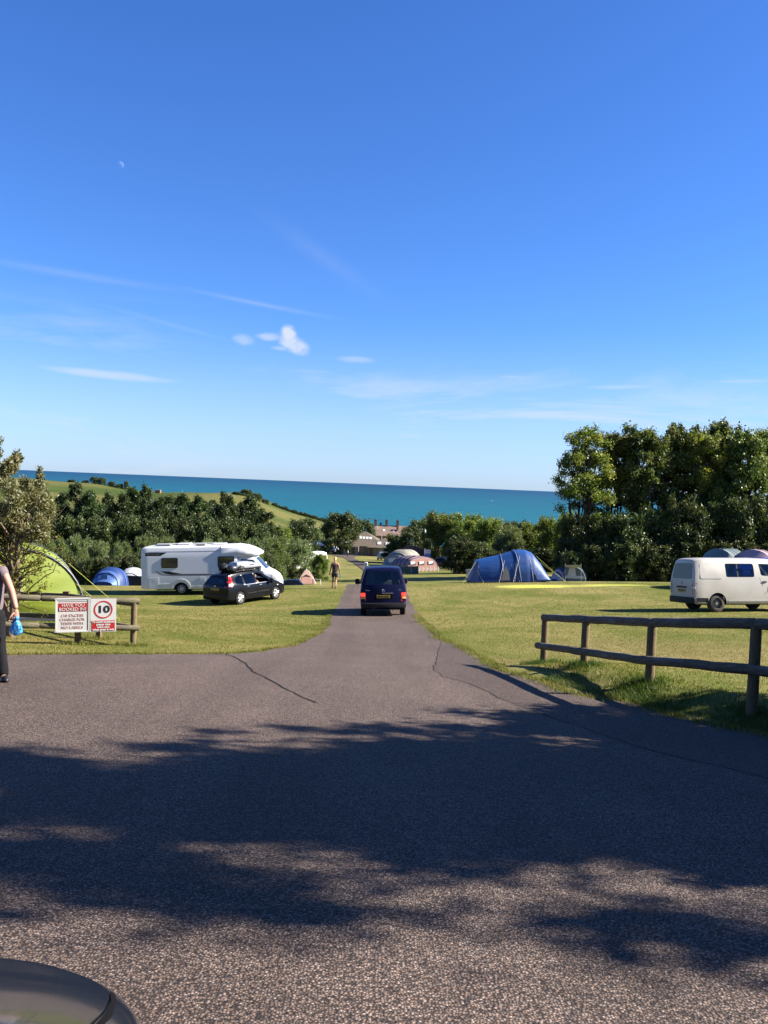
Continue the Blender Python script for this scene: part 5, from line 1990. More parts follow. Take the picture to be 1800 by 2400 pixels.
# black people carrier with loaded roof ------------------------------------------
def black_mpv():
    o = empty('people_carrier', 'black people carrier with alloy wheels, roof box and black bags on its roof', 'car')
    st = [(-2.17, 0.42, 1.36, 0.76, 0.50, 0.40), (-2.14, 0.30, 1.43, 0.84, 0.56, 0.40), (-2.02, 0.27, 1.48, 0.885, 0.60, 0.38), (-1.75, 0.25, 1.52, 0.905, 0.62, 0.28),
          (-1.3, 0.24, 1.56, 0.91, 0.63, 0.1), (-0.7, 0.24, 1.585, 0.91, 0.635, 0), (0.0, 0.24, 1.58, 0.91, 0.63, 0), (0.35, 0.24, 1.54, 0.91, 0.62, 0),
          (0.75, 0.24, 1.38, 0.91, 0.62, 0), (1.25, 0.24, 1.09, 0.91, 0.70, 0), (1.45, 0.25, 1.00, 0.905, 0.72, 0), (1.85, 0.26, 0.88, 0.88, 0.68, 0), (2.08, 0.28, 0.76, 0.80, 0.60, 0), (2.17, 0.34, 0.64, 0.70, 0.52, 0)]
    side = [dict(pts=[(0.90, 1.00), (-0.10, 0.98), (-0.14, 1.44), (0.18, 1.46), (0.46, 1.36)], r=0.04, open=True),
            dict(pts=[(-0.22, 0.98), (-0.98, 0.98), (-1.00, 1.42), (-0.22, 1.44)], r=0.04, glass='glass_dark'),
            dict(pts=[(-1.10, 0.98), (-1.62, 1.06), (-1.62, 1.22), (-1.42, 1.36), (-1.12, 1.41)], r=0.05, glass='glass_dark')]
    rear = dict(pts=[(-0.60, 1.04), (0.60, 1.04), (0.50, 1.36), (-0.50, 1.36)], r=0.06, glass='glass_dark')
    front = dict(pts=[(-0.68, 1.08), (0.68, 1.08), (0.55, 1.46), (-0.55, 1.46)], r=0.06, y0=0.5)
    bvh = make_vehicle(o, st, 0.95, M['charcoal'], [(0.80, -1.33), (-0.80, -1.33), (0.80, 1.31), (-0.80, 1.31)], 0.325, 0.21, M['rubber'], M['alloy'], 'five', side, rear, front,
                       seats=[(0.40, 0.05, 0.52), (-0.40, 0.05, 0.52), (0.40, -0.85, 0.50), (-0.40, -0.85, 0.50)], rr=0.12, arch=1.10)
    for s in (-1, 1):
        q = [(s * 0.62, 0.90), (s * 0.80, 0.90), (s * 0.74, 1.14), (s * 0.66, 1.20)]
        t = patch(bvh, rounded(q, 0.03), 'y-', 'tail_light', M['red_lens'], o, 0.012, 0.03)
        q = [(-2.12, 0.92), (-1.90, 0.92), (-1.78, 1.20), (-1.70, 1.44), (-1.84, 1.44), (-1.98, 1.2)]
        patch(bvh, rounded(q, 0.03), 'x+' if s > 0 else 'x-', 'side_lens', M['red_lens'], t, 0.010, 0.03)
    # chrome window line and pillars, mouldings, handles on the near side and the far side
    for ax in ('x+', 'x-'):
        patch(bvh, rounded([(-0.99, 0.97), (-1.09, 0.97), (-1.11, 1.43), (-1.01, 1.43)], 0.01), ax, 'pillar_trim', M['silver'], o, 0.004, 0.01)
        patch(bvh, rounded([(-0.11, 0.97), (-0.21, 0.97), (-0.21, 1.45), (-0.15, 1.45)], 0.01), ax, 'pillar_trim', M['silver'], o, 0.004, 0.01)
        patch(bvh, [(0.9, 0.965), (0.9, 0.985), (-1.1, 0.965), (-1.1, 0.945)], ax, 'window_trim', M['chrome'], o, 0.006, 0.012)
        patch(bvh, rounded([(0.75, 0.535), (0.75, 0.575), (-0.12, 0.555), (-0.12, 0.53)], 0.01), ax, 'side_moulding', M['plastic'], o, 0.012, 0.02)
        patch(bvh, rounded([(-0.18, 0.515), (-0.18, 0.555), (-0.85, 0.535), (-0.85, 0.51)], 0.01), ax, 'side_moulding', M['plastic'], o, 0.012, 0.02)
        patch(bvh, rounded([(0.02, 0.855), (0.20, 0.86), (0.20, 0.90), (0.02, 0.895)], 0.015), ax, 'door_handle', M['chrome'], o, 0.025, 0.03)
        patch(bvh, rounded([(-0.88, 0.855), (-0.70, 0.86), (-0.70, 0.90), (-0.88, 0.895)], 0.015), ax, 'door_handle', M['chrome'], o, 0.025, 0.03)
        patch(bvh, [(-0.155, 0.36), (-0.165, 0.96), (-0.150, 0.96), (-0.140, 0.36)], ax, 'door_seam', M['dark'], o, 0.002, 0.01)
        patch(bvh, [(0.93, 0.40), (0.95, 0.96), (0.965, 0.96), (0.945, 0.40)], ax, 'door_seam', M['dark'], o, 0.002, 0.01)
    patch(bvh, rounded([(1.38, 0.74), (1.46, 0.74), (1.46, 0.78), (1.38, 0.78)], 0.01), 'x+', 'side_repeater', M['clear_lens'], o, 0.008, 0.012)
    plate_part(o, bvh, 0, 0.80, 'LJ57 HNL', 0.52, 0.115)
    yb = bvh.ray_cast(Vector((0, -12, 0.95)), Vector((0, 1, 0)))[0].y - 0.01
    mb = MB()
    mb.lathe([(0, 0.001), (0.0, 1.0), (0.012, 1.0)], 20, axis='z')
    bd = mb.build('badge', M['chrome'], o)
    bd.matrix_local = Matrix.Translation((0, yb + 0.01, 0.95)) @ Matrix.Rotation(R(90), 4, 'X') @ Matrix.Diagonal((0.075, 0.03, 1, 1))
    mb = MB()
    rcube(mb, (0, -2.14, 0.42), (1.62, 0.16, 0.26), 0.05)
    mb.build('bumper', M['charcoal'], o, True, 40)
    for s in (-1, 1):
        mirror_part(o, 0.93, 0.78, 1.02, M['charcoal'], s)
        mb = MB()
        mb.path([(s * 0.56, -1.3, 1.60), (s * 0.57, -1.0, 1.63), (s * 0.57, 0.0, 1.63), (s * 0.56, 0.3, 1.59)], 0.02, 6)
        mb.build('roof_rail', M['plastic'], o, True)
    for y in (-0.75, 0.05):
        mb = MB()
        mb.box((0, y, 1.66), (1.16, 0.06, 0.03))
        mb.build('roof_bar', M['silver'], o)
    place(o, -6.8, 42.96, 33)
    # load on the roof
    mw = o.matrix_world
    b = empty('roof_box', 'silver roof box on bars on top of the black people carrier', 'roof box')
    secs = []
    for yy, k, h in ((-1.0, 0.55, 0.18), (-0.9, 0.85, 0.33), (-0.45, 1.0, 0.37), (0.1, 1.0, 0.34), (0.55, 0.9, 0.24), (0.83, 0.6, 0.11)):
        hw = 0.40 * k
        secs.append([(hw * 0.9, yy, 0.0), (hw, yy, 0.06), (hw * 0.96, yy, h * 0.55), (hw * 0.7, yy, h * 0.93), (0, yy, h), (-hw * 0.7, yy, h * 0.93), (-hw * 0.96, yy, h * 0.55), (-hw, yy, 0.06), (-hw * 0.9, yy, 0.0)])
    mb = MB()
    n = 9
    vs = [p for s_ in secs for p in s_]
    fs = [(i * n + k, i * n + (k + 1) % n, (i + 1) * n + (k + 1) % n, (i + 1) * n + k) for i in range(5) for k in range(n)] + [tuple(range(n)), tuple(range(5 * n, 6 * n))[::-1]]
    mb.add(vs, fs)
    mb.build('lid', M['silver'], b, True, 45)
    mb = MB()
    rcube(mb, (0, -0.1, 0.015), (0.82, 1.75, 0.07), 0.03)
    mb.build('base', M['plastic'], b, True)
    mb = MB()
    mb.box((0.385, 0.0, 0.17), (0.012, 0.35, 0.05))
    mb.build('stripe', M['plastic'], b)
    b.matrix_world = mw @ Matrix.Translation((0.12, -0.1, 1.70))
    for i, (x, y, sx, sy, sz, lab) in enumerate([(0.30, -1.28, 0.26, 0.30, 0.20, 'shiny black bag strapped at the back of the car roof, on the near side'), (-0.28, -1.22, 0.28, 0.32, 0.21, 'black bag at the back of the car roof, on the far side'), (0.36, -0.80, 0.22, 0.26, 0.18, 'black bag wedged between the roof box and the rear bag')]):
        q = empty('luggage_bag', lab, 'bag', 'bags on the car roof')
        mb = MB()
        mb.ball((0, 0, sz), (sx, sy, sz), 14, 9, jit=0.07)
        mb.build('bag_body', M['plastic'] if i else mat('shiny_bag', (0.02, 0.02, 0.024), None, 6, 0.25, 0.8, 14, coat=0.4), q, True, 60)
        mb = MB()
        mb.path([(0, -sy * 0.9, sz), (0, 0, sz * 2.05), (0, sy * 0.9, sz)], 0.014, 5)
        mb.build('strap', M['sign_grey'], q)
        q.matrix_world = mw @ Matrix.Translation((x, y, 1.555))
    return o


mpv = black_mpv()


# white van ---------------------------------------------------------------------
def white_van():
    o = empty('white_van', 'off-white panel van with side windows and muddy rear wheel parked on the field', 'van')
    st = [(-2.40, 0.36, 1.84, 0.76, 0.58, 0.14), (-2.37, 0.32, 1.92, 0.82, 0.64, 0.14), (-2.27, 0.30, 1.955, 0.842, 0.67, 0.12), (-2.0, 0.30, 1.97, 0.845, 0.69, 0.05), (-1.6, 0.30, 1.98, 0.845, 0.70, 0),
          (0.4, 0.30, 1.985, 0.845, 0.70, 0), (0.95, 0.30, 1.96, 0.845, 0.69, 0), (1.2, 0.30, 1.88, 0.845, 0.68, 0), (1.6, 0.30, 1.52, 0.84, 0.71, 0), (1.95, 0.30, 1.16, 0.83, 0.74, 0), (2.25, 0.33, 0.98, 0.79, 0.68, 0), (2.38, 0.38, 0.8, 0.72, 0.60, 0)]
    side = [dict(pts=[(-1.08, 1.30), (0.12, 1.30), (0.12, 1.80), (-1.08, 1.80)], r=0.08), dict(pts=[(0.40, 1.36), (1.5, 1.28), (1.12, 1.78), (0.34, 1.80)], r=0.07)]
    rear = dict(pts=[(-0.66, 1.22), (0.66, 1.22), (0.58, 1.80), (-0.58, 1.80)], r=0.10, glass='glass_dark')
    front = dict(pts=[(-0.66, 1.26), (0.66, 1.26), (0.56, 1.80), (-0.56, 1.80)], r=0.07, y0=0.8)
    bvh = make_vehicle(o, st, 1.12, M['cream_paint'], [(0.70, -1.45), (-0.70, -1.45), (0.70, 1.14), (-0.70, 1.14)], 0.325, 0.20, M['dirty_rubber'], M['steel_rim'], 'steel', side, rear, front,
                       seats=[(0.40, 0.45, 0.72), (-0.40, 0.45, 0.72), (0.40, -0.5, 0.72), (-0.35, -0.5, 0.72)], rr=0.13, arch=1.17)
    for ax in ('x+', 'x-'):
        patch(bvh, rounded([(-2.16, 1.24), (-1.22, 1.24), (-1.22, 1.80), (-2.12, 1.80)], 0.08), ax, 'side_panel', M['cream_paint'], o, 0.014, 0.03)
        patch(bvh, rounded([(-2.36, 0.77), (2.2, 0.77), (2.2, 0.80), (-2.36, 0.80)], 0.01), ax, 'side_moulding', M['cream_paint'], o, 0.016, 0.03)
        patch(bvh, rounded([(-1.0, 0.40), (0.78, 0.40), (0.78, 0.44), (-1.0, 0.44)], 0.01), ax, 'sill_moulding', M['cream_paint'], o, 0.016, 0.03)
        patch(bvh, rounded([(0.44, 1.10), (0.62, 1.10), (0.62, 1.15), (0.44, 1.15)], 0.02), ax, 'door_handle', M['plastic'], o, 0.025, 0.03)
        patch(bvh, [(0.42, 1.05), (0.56, 0.66), (0.575, 0.66), (0.435, 1.05)], ax, 'door_seam', M['dark'], o, 0.003, 0.01)
        patch(bvh, [(0.335, 1.28), (0.40, 1.04), (0.41, 1.04), (0.345, 1.28)], ax, 'door_seam', M['sign_grey'], o, 0.003, 0.01)
        patch(bvh, [(-0.60, 1.31), (-0.60, 1.79), (-0.56, 1.79), (-0.56, 1.31)], ax, 'window_bar', M['plastic'], o, 0.004, 0.01)
        patch(bvh, rounded([(-2.30, 0.32), (-1.84, 0.32), (-1.84, 0.53), (-2.30, 0.54)], 0.03), ax, 'bumper_corner', M['plastic'], o, 0.02, 0.04)
    mb = MB()
    rcube(mb, (0, -2.38, 0.43), (1.66, 0.16, 0.24), 0.05)
    mb.build('bumper', M['plastic'], o, True, 40)
    for s in (-1, 1):
        q = [(s * 0.69, 0.68), (s * 0.83, 0.68), (s * 0.83, 1.08), (s * 0.69, 1.08)]
        t = patch(bvh, rounded(q, 0.02), 'y-', 'tail_light', M['red_lens'], o, 0.014, 0.03)
        patch(bvh, rounded([(s * 0.70, 0.87), (s * 0.82, 0.87), (s * 0.82, 0.94), (s * 0.70, 0.94)], 0.01), 'y-', 'reversing_light', M['clear_lens'], t, 0.02, 0.03)
        mirror_part(o, 0.84, 1.45, 1.32, M['plastic'], s)
    patch(bvh, rounded([(-0.33, 0.885), (0.33, 0.885), (0.33, 0.945), (-0.33, 0.945)], 0.02), 'y-', 'boot_handle', M['plastic'], o, 0.02, 0.03)
    patch(bvh, [(-0.66, 0.852), (0.66, 0.852), (0.66, 0.862), (-0.66, 0.862)], 'y-', 'hatch_seam', M['sign_grey'], o, 0.003, 0.01)
    plate_part(o, bvh, 0, 0.78, 'W852 JPH', 0.50, 0.115)
    yb = bvh.ray_cast(Vector((0, -12, 1.07)), Vector((0, 1, 0)))[0].y
    mb = MB()
    for i in range(24):
        t0, t1 = 2 * math.pi * i / 24, 2 * math.pi * (i + 1) / 24
        mb.path([(0.06 * math.cos(t0), 0, 0.042 * math.sin(t0)), (0.06 * math.cos(t1), 0, 0.042 * math.sin(t1))], 0.006, 5, caps=False)
    mb.path([(0, 0, 0.03), (0, 0, -0.04)], 0.006, 5)
    bd = mb.build('badge', M['chrome'], o)
    bd.location = (0, yb - 0.006, 1.07)
    place(o, 14.78, 35.1, 77, scale=1.08)
    return o


white_van()


# motorhome --------------------------------------------------------------------
def motorhome():
    o = empty('motorhome', 'white coachbuilt motorhome with low nose and dark swoosh stripes parked by the hedge', 'motorhome')
    # coach body, boxy with rounded rear edge
    st = [(-3.70, 0.42, 2.44, 1.06, 1.00, 0.0), (-3.66, 0.36, 2.53, 1.12, 1.06, 0.0), (-3.55, 0.34, 2.58, 1.15, 1.09, 0.0), (-3.3, 0.33, 2.60, 1.15, 1.09, 0), (-1.0, 0.33, 2.62, 1.15, 1.09, 0), (0.9, 0.33, 2.64, 1.15, 1.09, 0), (1.42, 0.33, 2.64, 1.15, 1.09, 0), (1.46, 0.36, 2.62, 1.13, 1.07, 0)]
    me, bvh = body_mesh(st, 1.2, 0, 'coach_body', [M['motorhome_white'], M['dark'], M['cabin']], 0.12, 0.02, 0.0)
    wells = MB()
    for s in (-1, 1):
        n = 28
        rr = 0.40
        wells.prism([(-1.55 + rr * math.cos(2 * math.pi * k / n), 0.30 + rr * math.sin(2 * math.pi * k / n)) for k in range(n)], 'x', s * 0.80, s * 1.5)
    me = boolean(me, [wells.mesh('w', [M['dark']])], 'coach_body')
    link('coach_body', me, o)
    # nose pod over the cab
    secs = []
    for yy, zb, zt, hw in ((0.6, 2.10, 2.655, 1.14), (1.45, 2.04, 2.67, 1.145), (1.85, 2.05, 2.60, 1.11), (2.25, 2.07, 2.47, 1.02), (2.55, 2.10, 2.33, 0.86), (2.70, 2.16, 2.25, 0.66)):
        r_ = min(0.12, (zt - zb) * 0.4)
        secs.append([(0, yy, zb), (hw - r_, yy, zb), (hw, yy, zb + r_), (hw, yy, zt - r_), (hw - r_, yy, zt), (0, yy, zt + 0.02), (-hw + r_, yy, zt), (-hw, yy, zt - r_), (-hw, yy, zb + r_), (-hw + r_, yy, zb)])
    mb = MB()
    n = 10
    fs = [(i * n + k, i * n + (k + 1) % n, (i + 1) * n + (k + 1) % n, (i + 1) * n + k) for i in range(5) for k in range(n)] + [tuple(range(n)), tuple(range(5 * n, 6 * n))[::-1]]
    mb.add([p for s_ in secs for p in s_], fs)
    mb.build('nose_pod', M['motorhome_white'], o, True, 45)
    # cab
    cst = [(1.2, 0.36, 2.10, 1.0, 0.90, 0), (1.5, 0.34, 2.12, 1.0, 0.90, 0), (2.1, 0.34, 2.10, 1.0, 0.88, 0), (2.35, 0.34, 2.02, 1.0, 0.86, 0), (2.75, 0.34, 1.60, 1.0, 0.86, 0), (3.02, 0.34, 1.32, 0.99, 0.86, 0), (3.35, 0.35, 1.16, 0.97, 0.82, 0), (3.6, 0.37, 0.98, 0.92, 0.76, 0), (3.72, 0.42, 0.78, 0.84, 0.66, 0)]
    side = [dict(pts=[(1.55, 1.22), (2.85, 1.18), (2.32, 1.86), (1.60, 1.92)], r=0.07)]
    front = dict(pts=[(-0.82, 1.36), (0.82, 1.36), (0.74, 1.96), (-0.74, 1.96)], r=0.08, y0=1.9)
    sub = bpy.data.objects.new('cab', None)
    col.objects.link(sub)
    sub.parent = o
    outer, cb = body_mesh(cst, 1.22, 0, 'body', [M['motorhome_white'], M['cabin'], M['dark']], 0.1)
    cav, _ = body_mesh([(y - (0.1 if i > 6 else 0), a, b, c, d, e) for i, (y, a, b, c, d, e) in enumerate(cst)], 1.22, 0.05, 'cav', [M['cabin']], 0.1)
    wl = MB()
    for s in (-1, 1):
        wl.prism([(2.42 + 0.39 * math.cos(2 * math.pi * k / 28), 0.34 + 0.39 * math.sin(2 * math.pi * k / 28)) for k in range(28)], 'x', s * 0.72, s * 1.5)
    cs = MB()
    cs.prism(rounded(side[0]['pts'], 0.07), 'x', -2, 2)
    ce = MB()
    ce.prism(rounded(front['pts'], 0.08), 'y', 1.9, 4.2)
    bme = boolean(outer, [cav, wl.mesh('wl', [M['dark']]), cs.mesh('cs', [M['motorhome_white']]), ce.mesh('ce', [M['motorhome_white']])], 'cab_body')
    link('cab_body', bme, sub)
    for ax in ('x+', 'x-'):
        patch(cb, rounded(side[0]['pts'], 0.07), ax, 'side_window', M['glass'], sub, -0.008, 0.004, 0.2)
    patch(cb, rounded(front['pts'], 0.08), 'y+', 'windscreen', M['glass'], sub, -0.008, 0.004, 0.2)
    for s in (-1, 1):
        mb = MB()
        rcube(mb, (s * 1.14, 2.72, 1.42), (0.20, 0.14, 0.36), 0.04)
        mb.path([(s * 0.97, 2.74, 1.28), (s * 1.08, 2.73, 1.32)], 0.03, 6)
        mb.build('wing_mirror', M['white_paint'], sub, True)
        patch(cb, rounded([(3.28, 0.92), (3.62, 0.80), (3.60, 0.98), (3.34, 1.10)], 0.04), 'x+' if s > 0 else 'x-', 'headlight', M['clear_lens'], sub, 0.008, 0.02)
        patch(cb, rounded([(1.72, 1.02), (1.90, 1.02), (1.90, 1.07), (1.72, 1.07)], 0.02), 'x+' if s > 0 else 'x-', 'door_handle', M['plastic'], sub, 0.02, 0.03)
        patch(cb, [(1.52, 0.45), (1.52, 1.9), (1.535, 1.9), (1.535, 0.45)], 'x+' if s > 0 else 'x-', 'door_seam', M['sign_grey'], sub, 0.003, 0.01)
    mb = MB()
    rcube(mb, (0, 3.62, 0.50), (1.75, 0.26, 0.34), 0.06)
    mb.build('bumper', M['motorhome_white'], sub, True)
    for x in (-0.45, 0.45):
        mb = MB()
        rcube(mb, (x, 1.75, 0.9), (0.5, 0.5, 0.16), 0.05)
        rcube(mb, (x, 1.48, 1.3), (0.5, 0.14, 0.66), 0.05)
        rcube(mb, (x, 1.46, 1.72), (0.27, 0.11, 0.2), 0.04)
        mb.build('seat', M['seat'], sub, True)
    # habitation windows, near side (right) and far side
    for ax in ('x+', 'x-'):
        for (a, b, c, d) in ((-2.60, -1.72, 1.48, 2.02), (0.42, 1.30, 1.48, 2.08)):
            f = patch(bvh, rounded([(a, c), (b, c), (b, d), (a, d)], 0.08), ax, 'window', M['plastic'], o, 0.025, 0.04)
            patch(bvh, rounded([(a + .05, c + .05), (b - .05, c + .05), (b - .05, d - .05), (a + .05, d - .05)], 0.06), ax, 'pane', M['dark_glass'], f, 0.029, 0.01)
        patch(bvh, [(-3.46, 2.12), (-2.66, 2.12), (-2.30, 2.30), (-3.46, 2.30)], ax, 'name_stripe', M['plastic'], o, 0.004, 0.01)
        patch(bvh, [(-2.93, 1.31), (-2.86, 1.31), (-2.55, 1.14), (-1.9, 1.09), (1.35, 1.10), (1.35, 1.075), (-1.95, 1.06), (-2.6, 1.10)], ax, 'red_swoosh', M['brick_dark'], o, 0.004, 0.01)
        patch(bvh, [(-2.66, 1.30), (-2.2, 1.29), (-1.85, 1.22), (-1.5, 1.155), (1.35, 1.15), (1.35, 1.115), (-2.05, 1.115), (-2.35, 1.17)], ax, 'black_swoosh', M['plastic'], o, 0.005, 0.01)
        patch(bvh, rounded([(-3.24, 0.38), (-2.74, 0.38), (-2.74, 0.98), (-3.24, 0.98)], 0.03), ax, 'locker_door', M['motorhome_white'], o, 0.010, 0.02)
        patch(bvh, rounded([(-2.70, 0.58), (-2.0, 0.58), (-2.0, 0.63), (-2.70, 0.63)], 0.01), ax, 'skirt_trim', M['white_paint'], o, 0.016, 0.02)
        patch(bvh, rounded([(-0.55, 0.74), (-0.25, 0.74), (-0.25, 0.98), (-0.55, 0.98)], 0.02), ax, 'vent_cover', M['motorhome_white'], o, 0.012, 0.02)
        n = 12
        outer_ = [(-1.55 + 0.52 * math.cos(math.pi * k / n), 0.40 + 0.48 * math.sin(math.pi * k / n)) for k in range(n + 1)]
        inner_ = [(-1.55 + 0.44 * math.cos(math.pi * k / n), 0.40 + 0.38 * math.sin(math.pi * k / n)) for k in range(n + 1)]
        patch(bvh, outer_ + inner_[::-1], ax, 'arch_trim', M['white_paint'], o, 0.03, 0.04)
        patch(bvh, rounded([(-1.0, 0.46), (1.3, 0.46), (1.3, 0.50), (-1.0, 0.50)], 0.01), ax, 'skirt_trim', M['white_paint'], o, 0.016, 0.02)
        patch(bvh, [(-3.55, 2.335), (1.2, 2.375), (1.2, 2.39), (-3.55, 2.35)], ax, 'gutter', M['sign_grey'], o, 0.010, 0.02)
    lettering('AUTO-ROAMER', 0.09, M['sign_grey'], o, (1.165, -3.02, 2.22), 0.001, 0.72, rot=Matrix.Rotation(R(90), 4, 'Z') @ Matrix.Rotation(R(90), 4, 'X'))
    patch(bvh, rounded([(-0.98, 0.50), (-0.80, 0.50), (-0.80, 0.95), (-0.98, 0.95)], 0.03), 'y-', 'tail_light', M['red_lens'], o, 0.012, 0.02)
    patch(bvh, rounded([(0.80, 0.50), (0.98, 0.50), (0.98, 0.95), (0.80, 0.95)], 0.03), 'y-', 'tail_light', M['red_lens'], o, 0.012, 0.02)
    f = patch(bvh, rounded([(-0.6, 1.5), (0.6, 1.5), (0.6, 2.0), (-0.6, 2.0)], 0.06), 'y-', 'window', M['plastic'], o, 0.02, 0.03)
    for x, y, wx, wy, h in ((0.45, -2.6, 0.5, 0.8, 0.07), (-0.2, -1.6, 0.7, 0.7, 0.09), (0.5, -0.55, 0.5, 0.5, 0.08), (0.0, 0.35, 0.9, 0.7, 0.06)):
        mb = MB()
        rcube(mb, (x, y, 2.66 + h / 2), (wx, wy, h), 0.025)
        mb.build('roof_light', M['sign_grey'] if wx < 0.6 else M['white_paint'], o, True)
    mb = MB()
    mb.path([(-1.0, -3.3, 2.66), (-1.0, 0.6, 2.70)], 0.025, 6)
    mb.build('roof_rail', M['white_paint'], o)
    mb = MB()
    mb.box((0, -0.7, 0.30), (1.5, 4.5, 0.10))
    mb.box((0, 2.2, 0.33), (1.4, 1.6, 0.10))
    mb.build('chassis', M['dark'], o)
    for x, y in ((0.93, -1.55), (-0.93, -1.55), (0.86, 2.42), (-0.86, 2.42)):
        wheel(o, x, y, 0.335, 0.22, M['rubber'], M['alloy'], 'cover', 1 if x > 0 else -1)
    place(o, -9.2, 46.9, 88.5)
    return o


motorhome()


# dark grey car in the near corner ------------------------------------------------
def near_car():
    o = empty('parked_car', 'glossy dark grey car whose bonnet corner shows at the bottom of the view', 'car')
    st = [(-2.05, 0.45, 1.20, 0.70, 0.52, 0.35), (-2.0, 0.32, 1.30, 0.78, 0.56, 0.35), (-1.7, 0.27, 1.38, 0.815, 0.58, 0.25), (-1.1, 0.25, 1.46, 0.82, 0.59, 0.05), (-0.3, 0.24, 1.48, 0.82, 0.59, 0), (0.15, 0.24, 1.44, 0.82, 0.59, 0),
          (0.6, 0.24, 1.22, 0.82, 0.62, 0), (0.95, 0.25, 1.03, 0.815, 0.775, 0), (1.15, 0.25, 0.985, 0.80, 0.775, 0), (1.35, 0.26, 0.925, 0.765, 0.745, 0), (1.5, 0.26, 0.872, 0.722, 0.70, 0), (1.62, 0.27, 0.825, 0.675, 0.655, 0), (1.73, 0.28, 0.785, 0.62, 0.595, 0), (1.84, 0.29, 0.745, 0.54, 0.51, 0), (1.93, 0.31, 0.695, 0.445, 0.41, 0), (2.00, 0.34, 0.63, 0.34, 0.30, 0), (2.05, 0.38, 0.56, 0.22, 0.18, 0)]
    side = [dict(pts=[(0.70, 1.00), (-0.30, 0.98), (-0.34, 1.38), (0.02, 1.38), (0.30, 1.28)], r=0.04), dict(pts=[(-0.42, 0.98), (-1.2, 0.99), (-1.1, 1.34), (-0.42, 1.38)], r=0.04)]
    rear = dict(pts=[(-0.56, 1.00), (0.56, 1.00), (0.48, 1.26), (-0.48, 1.26)], r=0.06)
    front = dict(pts=[(-0.66, 1.03), (0.66, 1.03), (0.54, 1.38), (-0.54, 1.38)], r=0.06, y0=0.2)
    bvh = make_vehicle(o, st, 0.90, M['greycar'], [(0.71, -1.25), (-0.71, -1.25), (0.68, 1.20), (-0.68, 1.20)], 0.31, 0.20, M['rubber'], M['alloy'], 'five', side, rear, front,
                       seats=[(0.38, 0.0, 0.5), (-0.38, 0.0, 0.5)], rr=0.10, fine=True)
    # separate bonnet panel standing proud of the wings
    half = [(0.745, 0.92), (0.725, 1.18), (0.695, 1.38), (0.662, 1.50), (0.62, 1.62), (0.555, 1.71), (0.45, 1.795), (0.32, 1.86), (0.15, 1.90)]
    q = half + [(-x, y) for x, y in half[::-1]]
    bn = patch(bvh, rounded(q, 0.03, 2), 'z+', 'bonnet', M['greycar'], o, 0.006, 0.03, 0.04)
    for s in (-1, 1):
        qq = [(s * (x + 0.003), y) for x, y in half[:5]] + [(s * (x + 0.0105), y + 0.004) for x, y in half[4::-1]]
        patch(bvh, qq, 'z+', 'bonnet_gap', M['dark'], o, 0.004, 0.02, 0.05)
        patch(bvh, rounded([(s * 0.40, 0.50), (s * 0.58, 0.52), (s * 0.56, 0.62), (s * 0.42, 0.60)], 0.04), 'y+', 'headlight', M['clear_lens'], o, 0.004, 0.02)
        mirror_part(o, 0.82, 0.62, 1.0, M['greycar'], s)
    mb = MB()
    rcube(mb, (0, 1.99, 0.42), (0.7, 0.14, 0.20), 0.05)
    mb.build('bumper', M['greycar'], o, True)
    place(o, -1.12, -0.22, 2)
    return o


near_car()


# distant cars ----------------------------------------------------------------
def far_car(name, label, paint, x, y, heading, plate=False, tall=0.0):
    o = empty(name, label, 'car', 'cars in the distance')
    st = [(-2.1, 0.42, 1.22 + tall, 0.74, 0.5, 0.45), (-2.05, 0.32, 1.34 + tall, 0.84, 0.56, 0.45), (-1.75, 0.28, 1.42 + tall, 0.88, 0.6, 0.3), (-1.0, 0.26, 1.48 + tall, 0.88, 0.62, 0), (0.1, 0.26, 1.48 + tall, 0.88, 0.62, 0), (0.6, 0.26, 1.26 + tall, 0.88, 0.64, 0), (1.05, 0.26, 0.98, 0.88, 0.7, 0), (1.7, 0.27, 0.86, 0.86, 0.68, 0), (2.05, 0.34, 0.66, 0.74, 0.55, 0)]
    me, bvh = body_mesh(st, 0.92, 0, 'body', [paint], 0.1)
    link('body', me, o)
    for ax in ('x+', 'x-'):
        patch(bvh, rounded([(0.7, 0.96), (-0.45, 0.96), (-0.45, 1.38 + tall), (0.05, 1.38 + tall)], 0.04), ax, 'side_window', M['dark_glass'], o, 0.004, 0.01, 0.3)
        patch(bvh, rounded([(-0.52, 0.96), (-1.5, 1.0), (-1.3, 1.34 + tall), (-0.52, 1.38 + tall)], 0.04), ax, 'side_window', M['dark_glass'], o, 0.004, 0.01, 0.3)
    patch(bvh, rounded([(-0.62, 1.0), (0.62, 1.0), (0.5, 1.32 + tall), (-0.5, 1.32 + tall)], 0.05), 'y-', 'rear_window', M['dark_glass'], o, 0.004, 0.01, 0.3)
    patch(bvh, rounded([(-0.66, 1.02), (0.66, 1.02), (0.52, 1.4 + tall), (-0.52, 1.4 + tall)], 0.05), 'y+', 'windscreen', M['dark_glass'], o, 0.004, 0.01, 0.3)
    for s in (-1, 1):
        patch(bvh, rounded([(s * 0.58, 0.76), (s * 0.82, 0.78), (s * 0.80, 0.96), (s * 0.62, 0.93)], 0.03), 'y-', 'tail_light', M['red_lens'], o, 0.01, 0.02, 0.3)
    for xx, yy in ((0.80, -1.28), (-0.80, -1.28), (0.80, 1.28), (-0.80, 1.28)):
        wheel(o, xx, yy, 0.31, 0.2, M['rubber'], M['alloy'], 'steel', 1 if xx > 0 else -1)
    if plate:
        plate_part(o, bvh, 0, 0.74, 'HY06 KDR')
    place(o, x, y, heading)
    return o


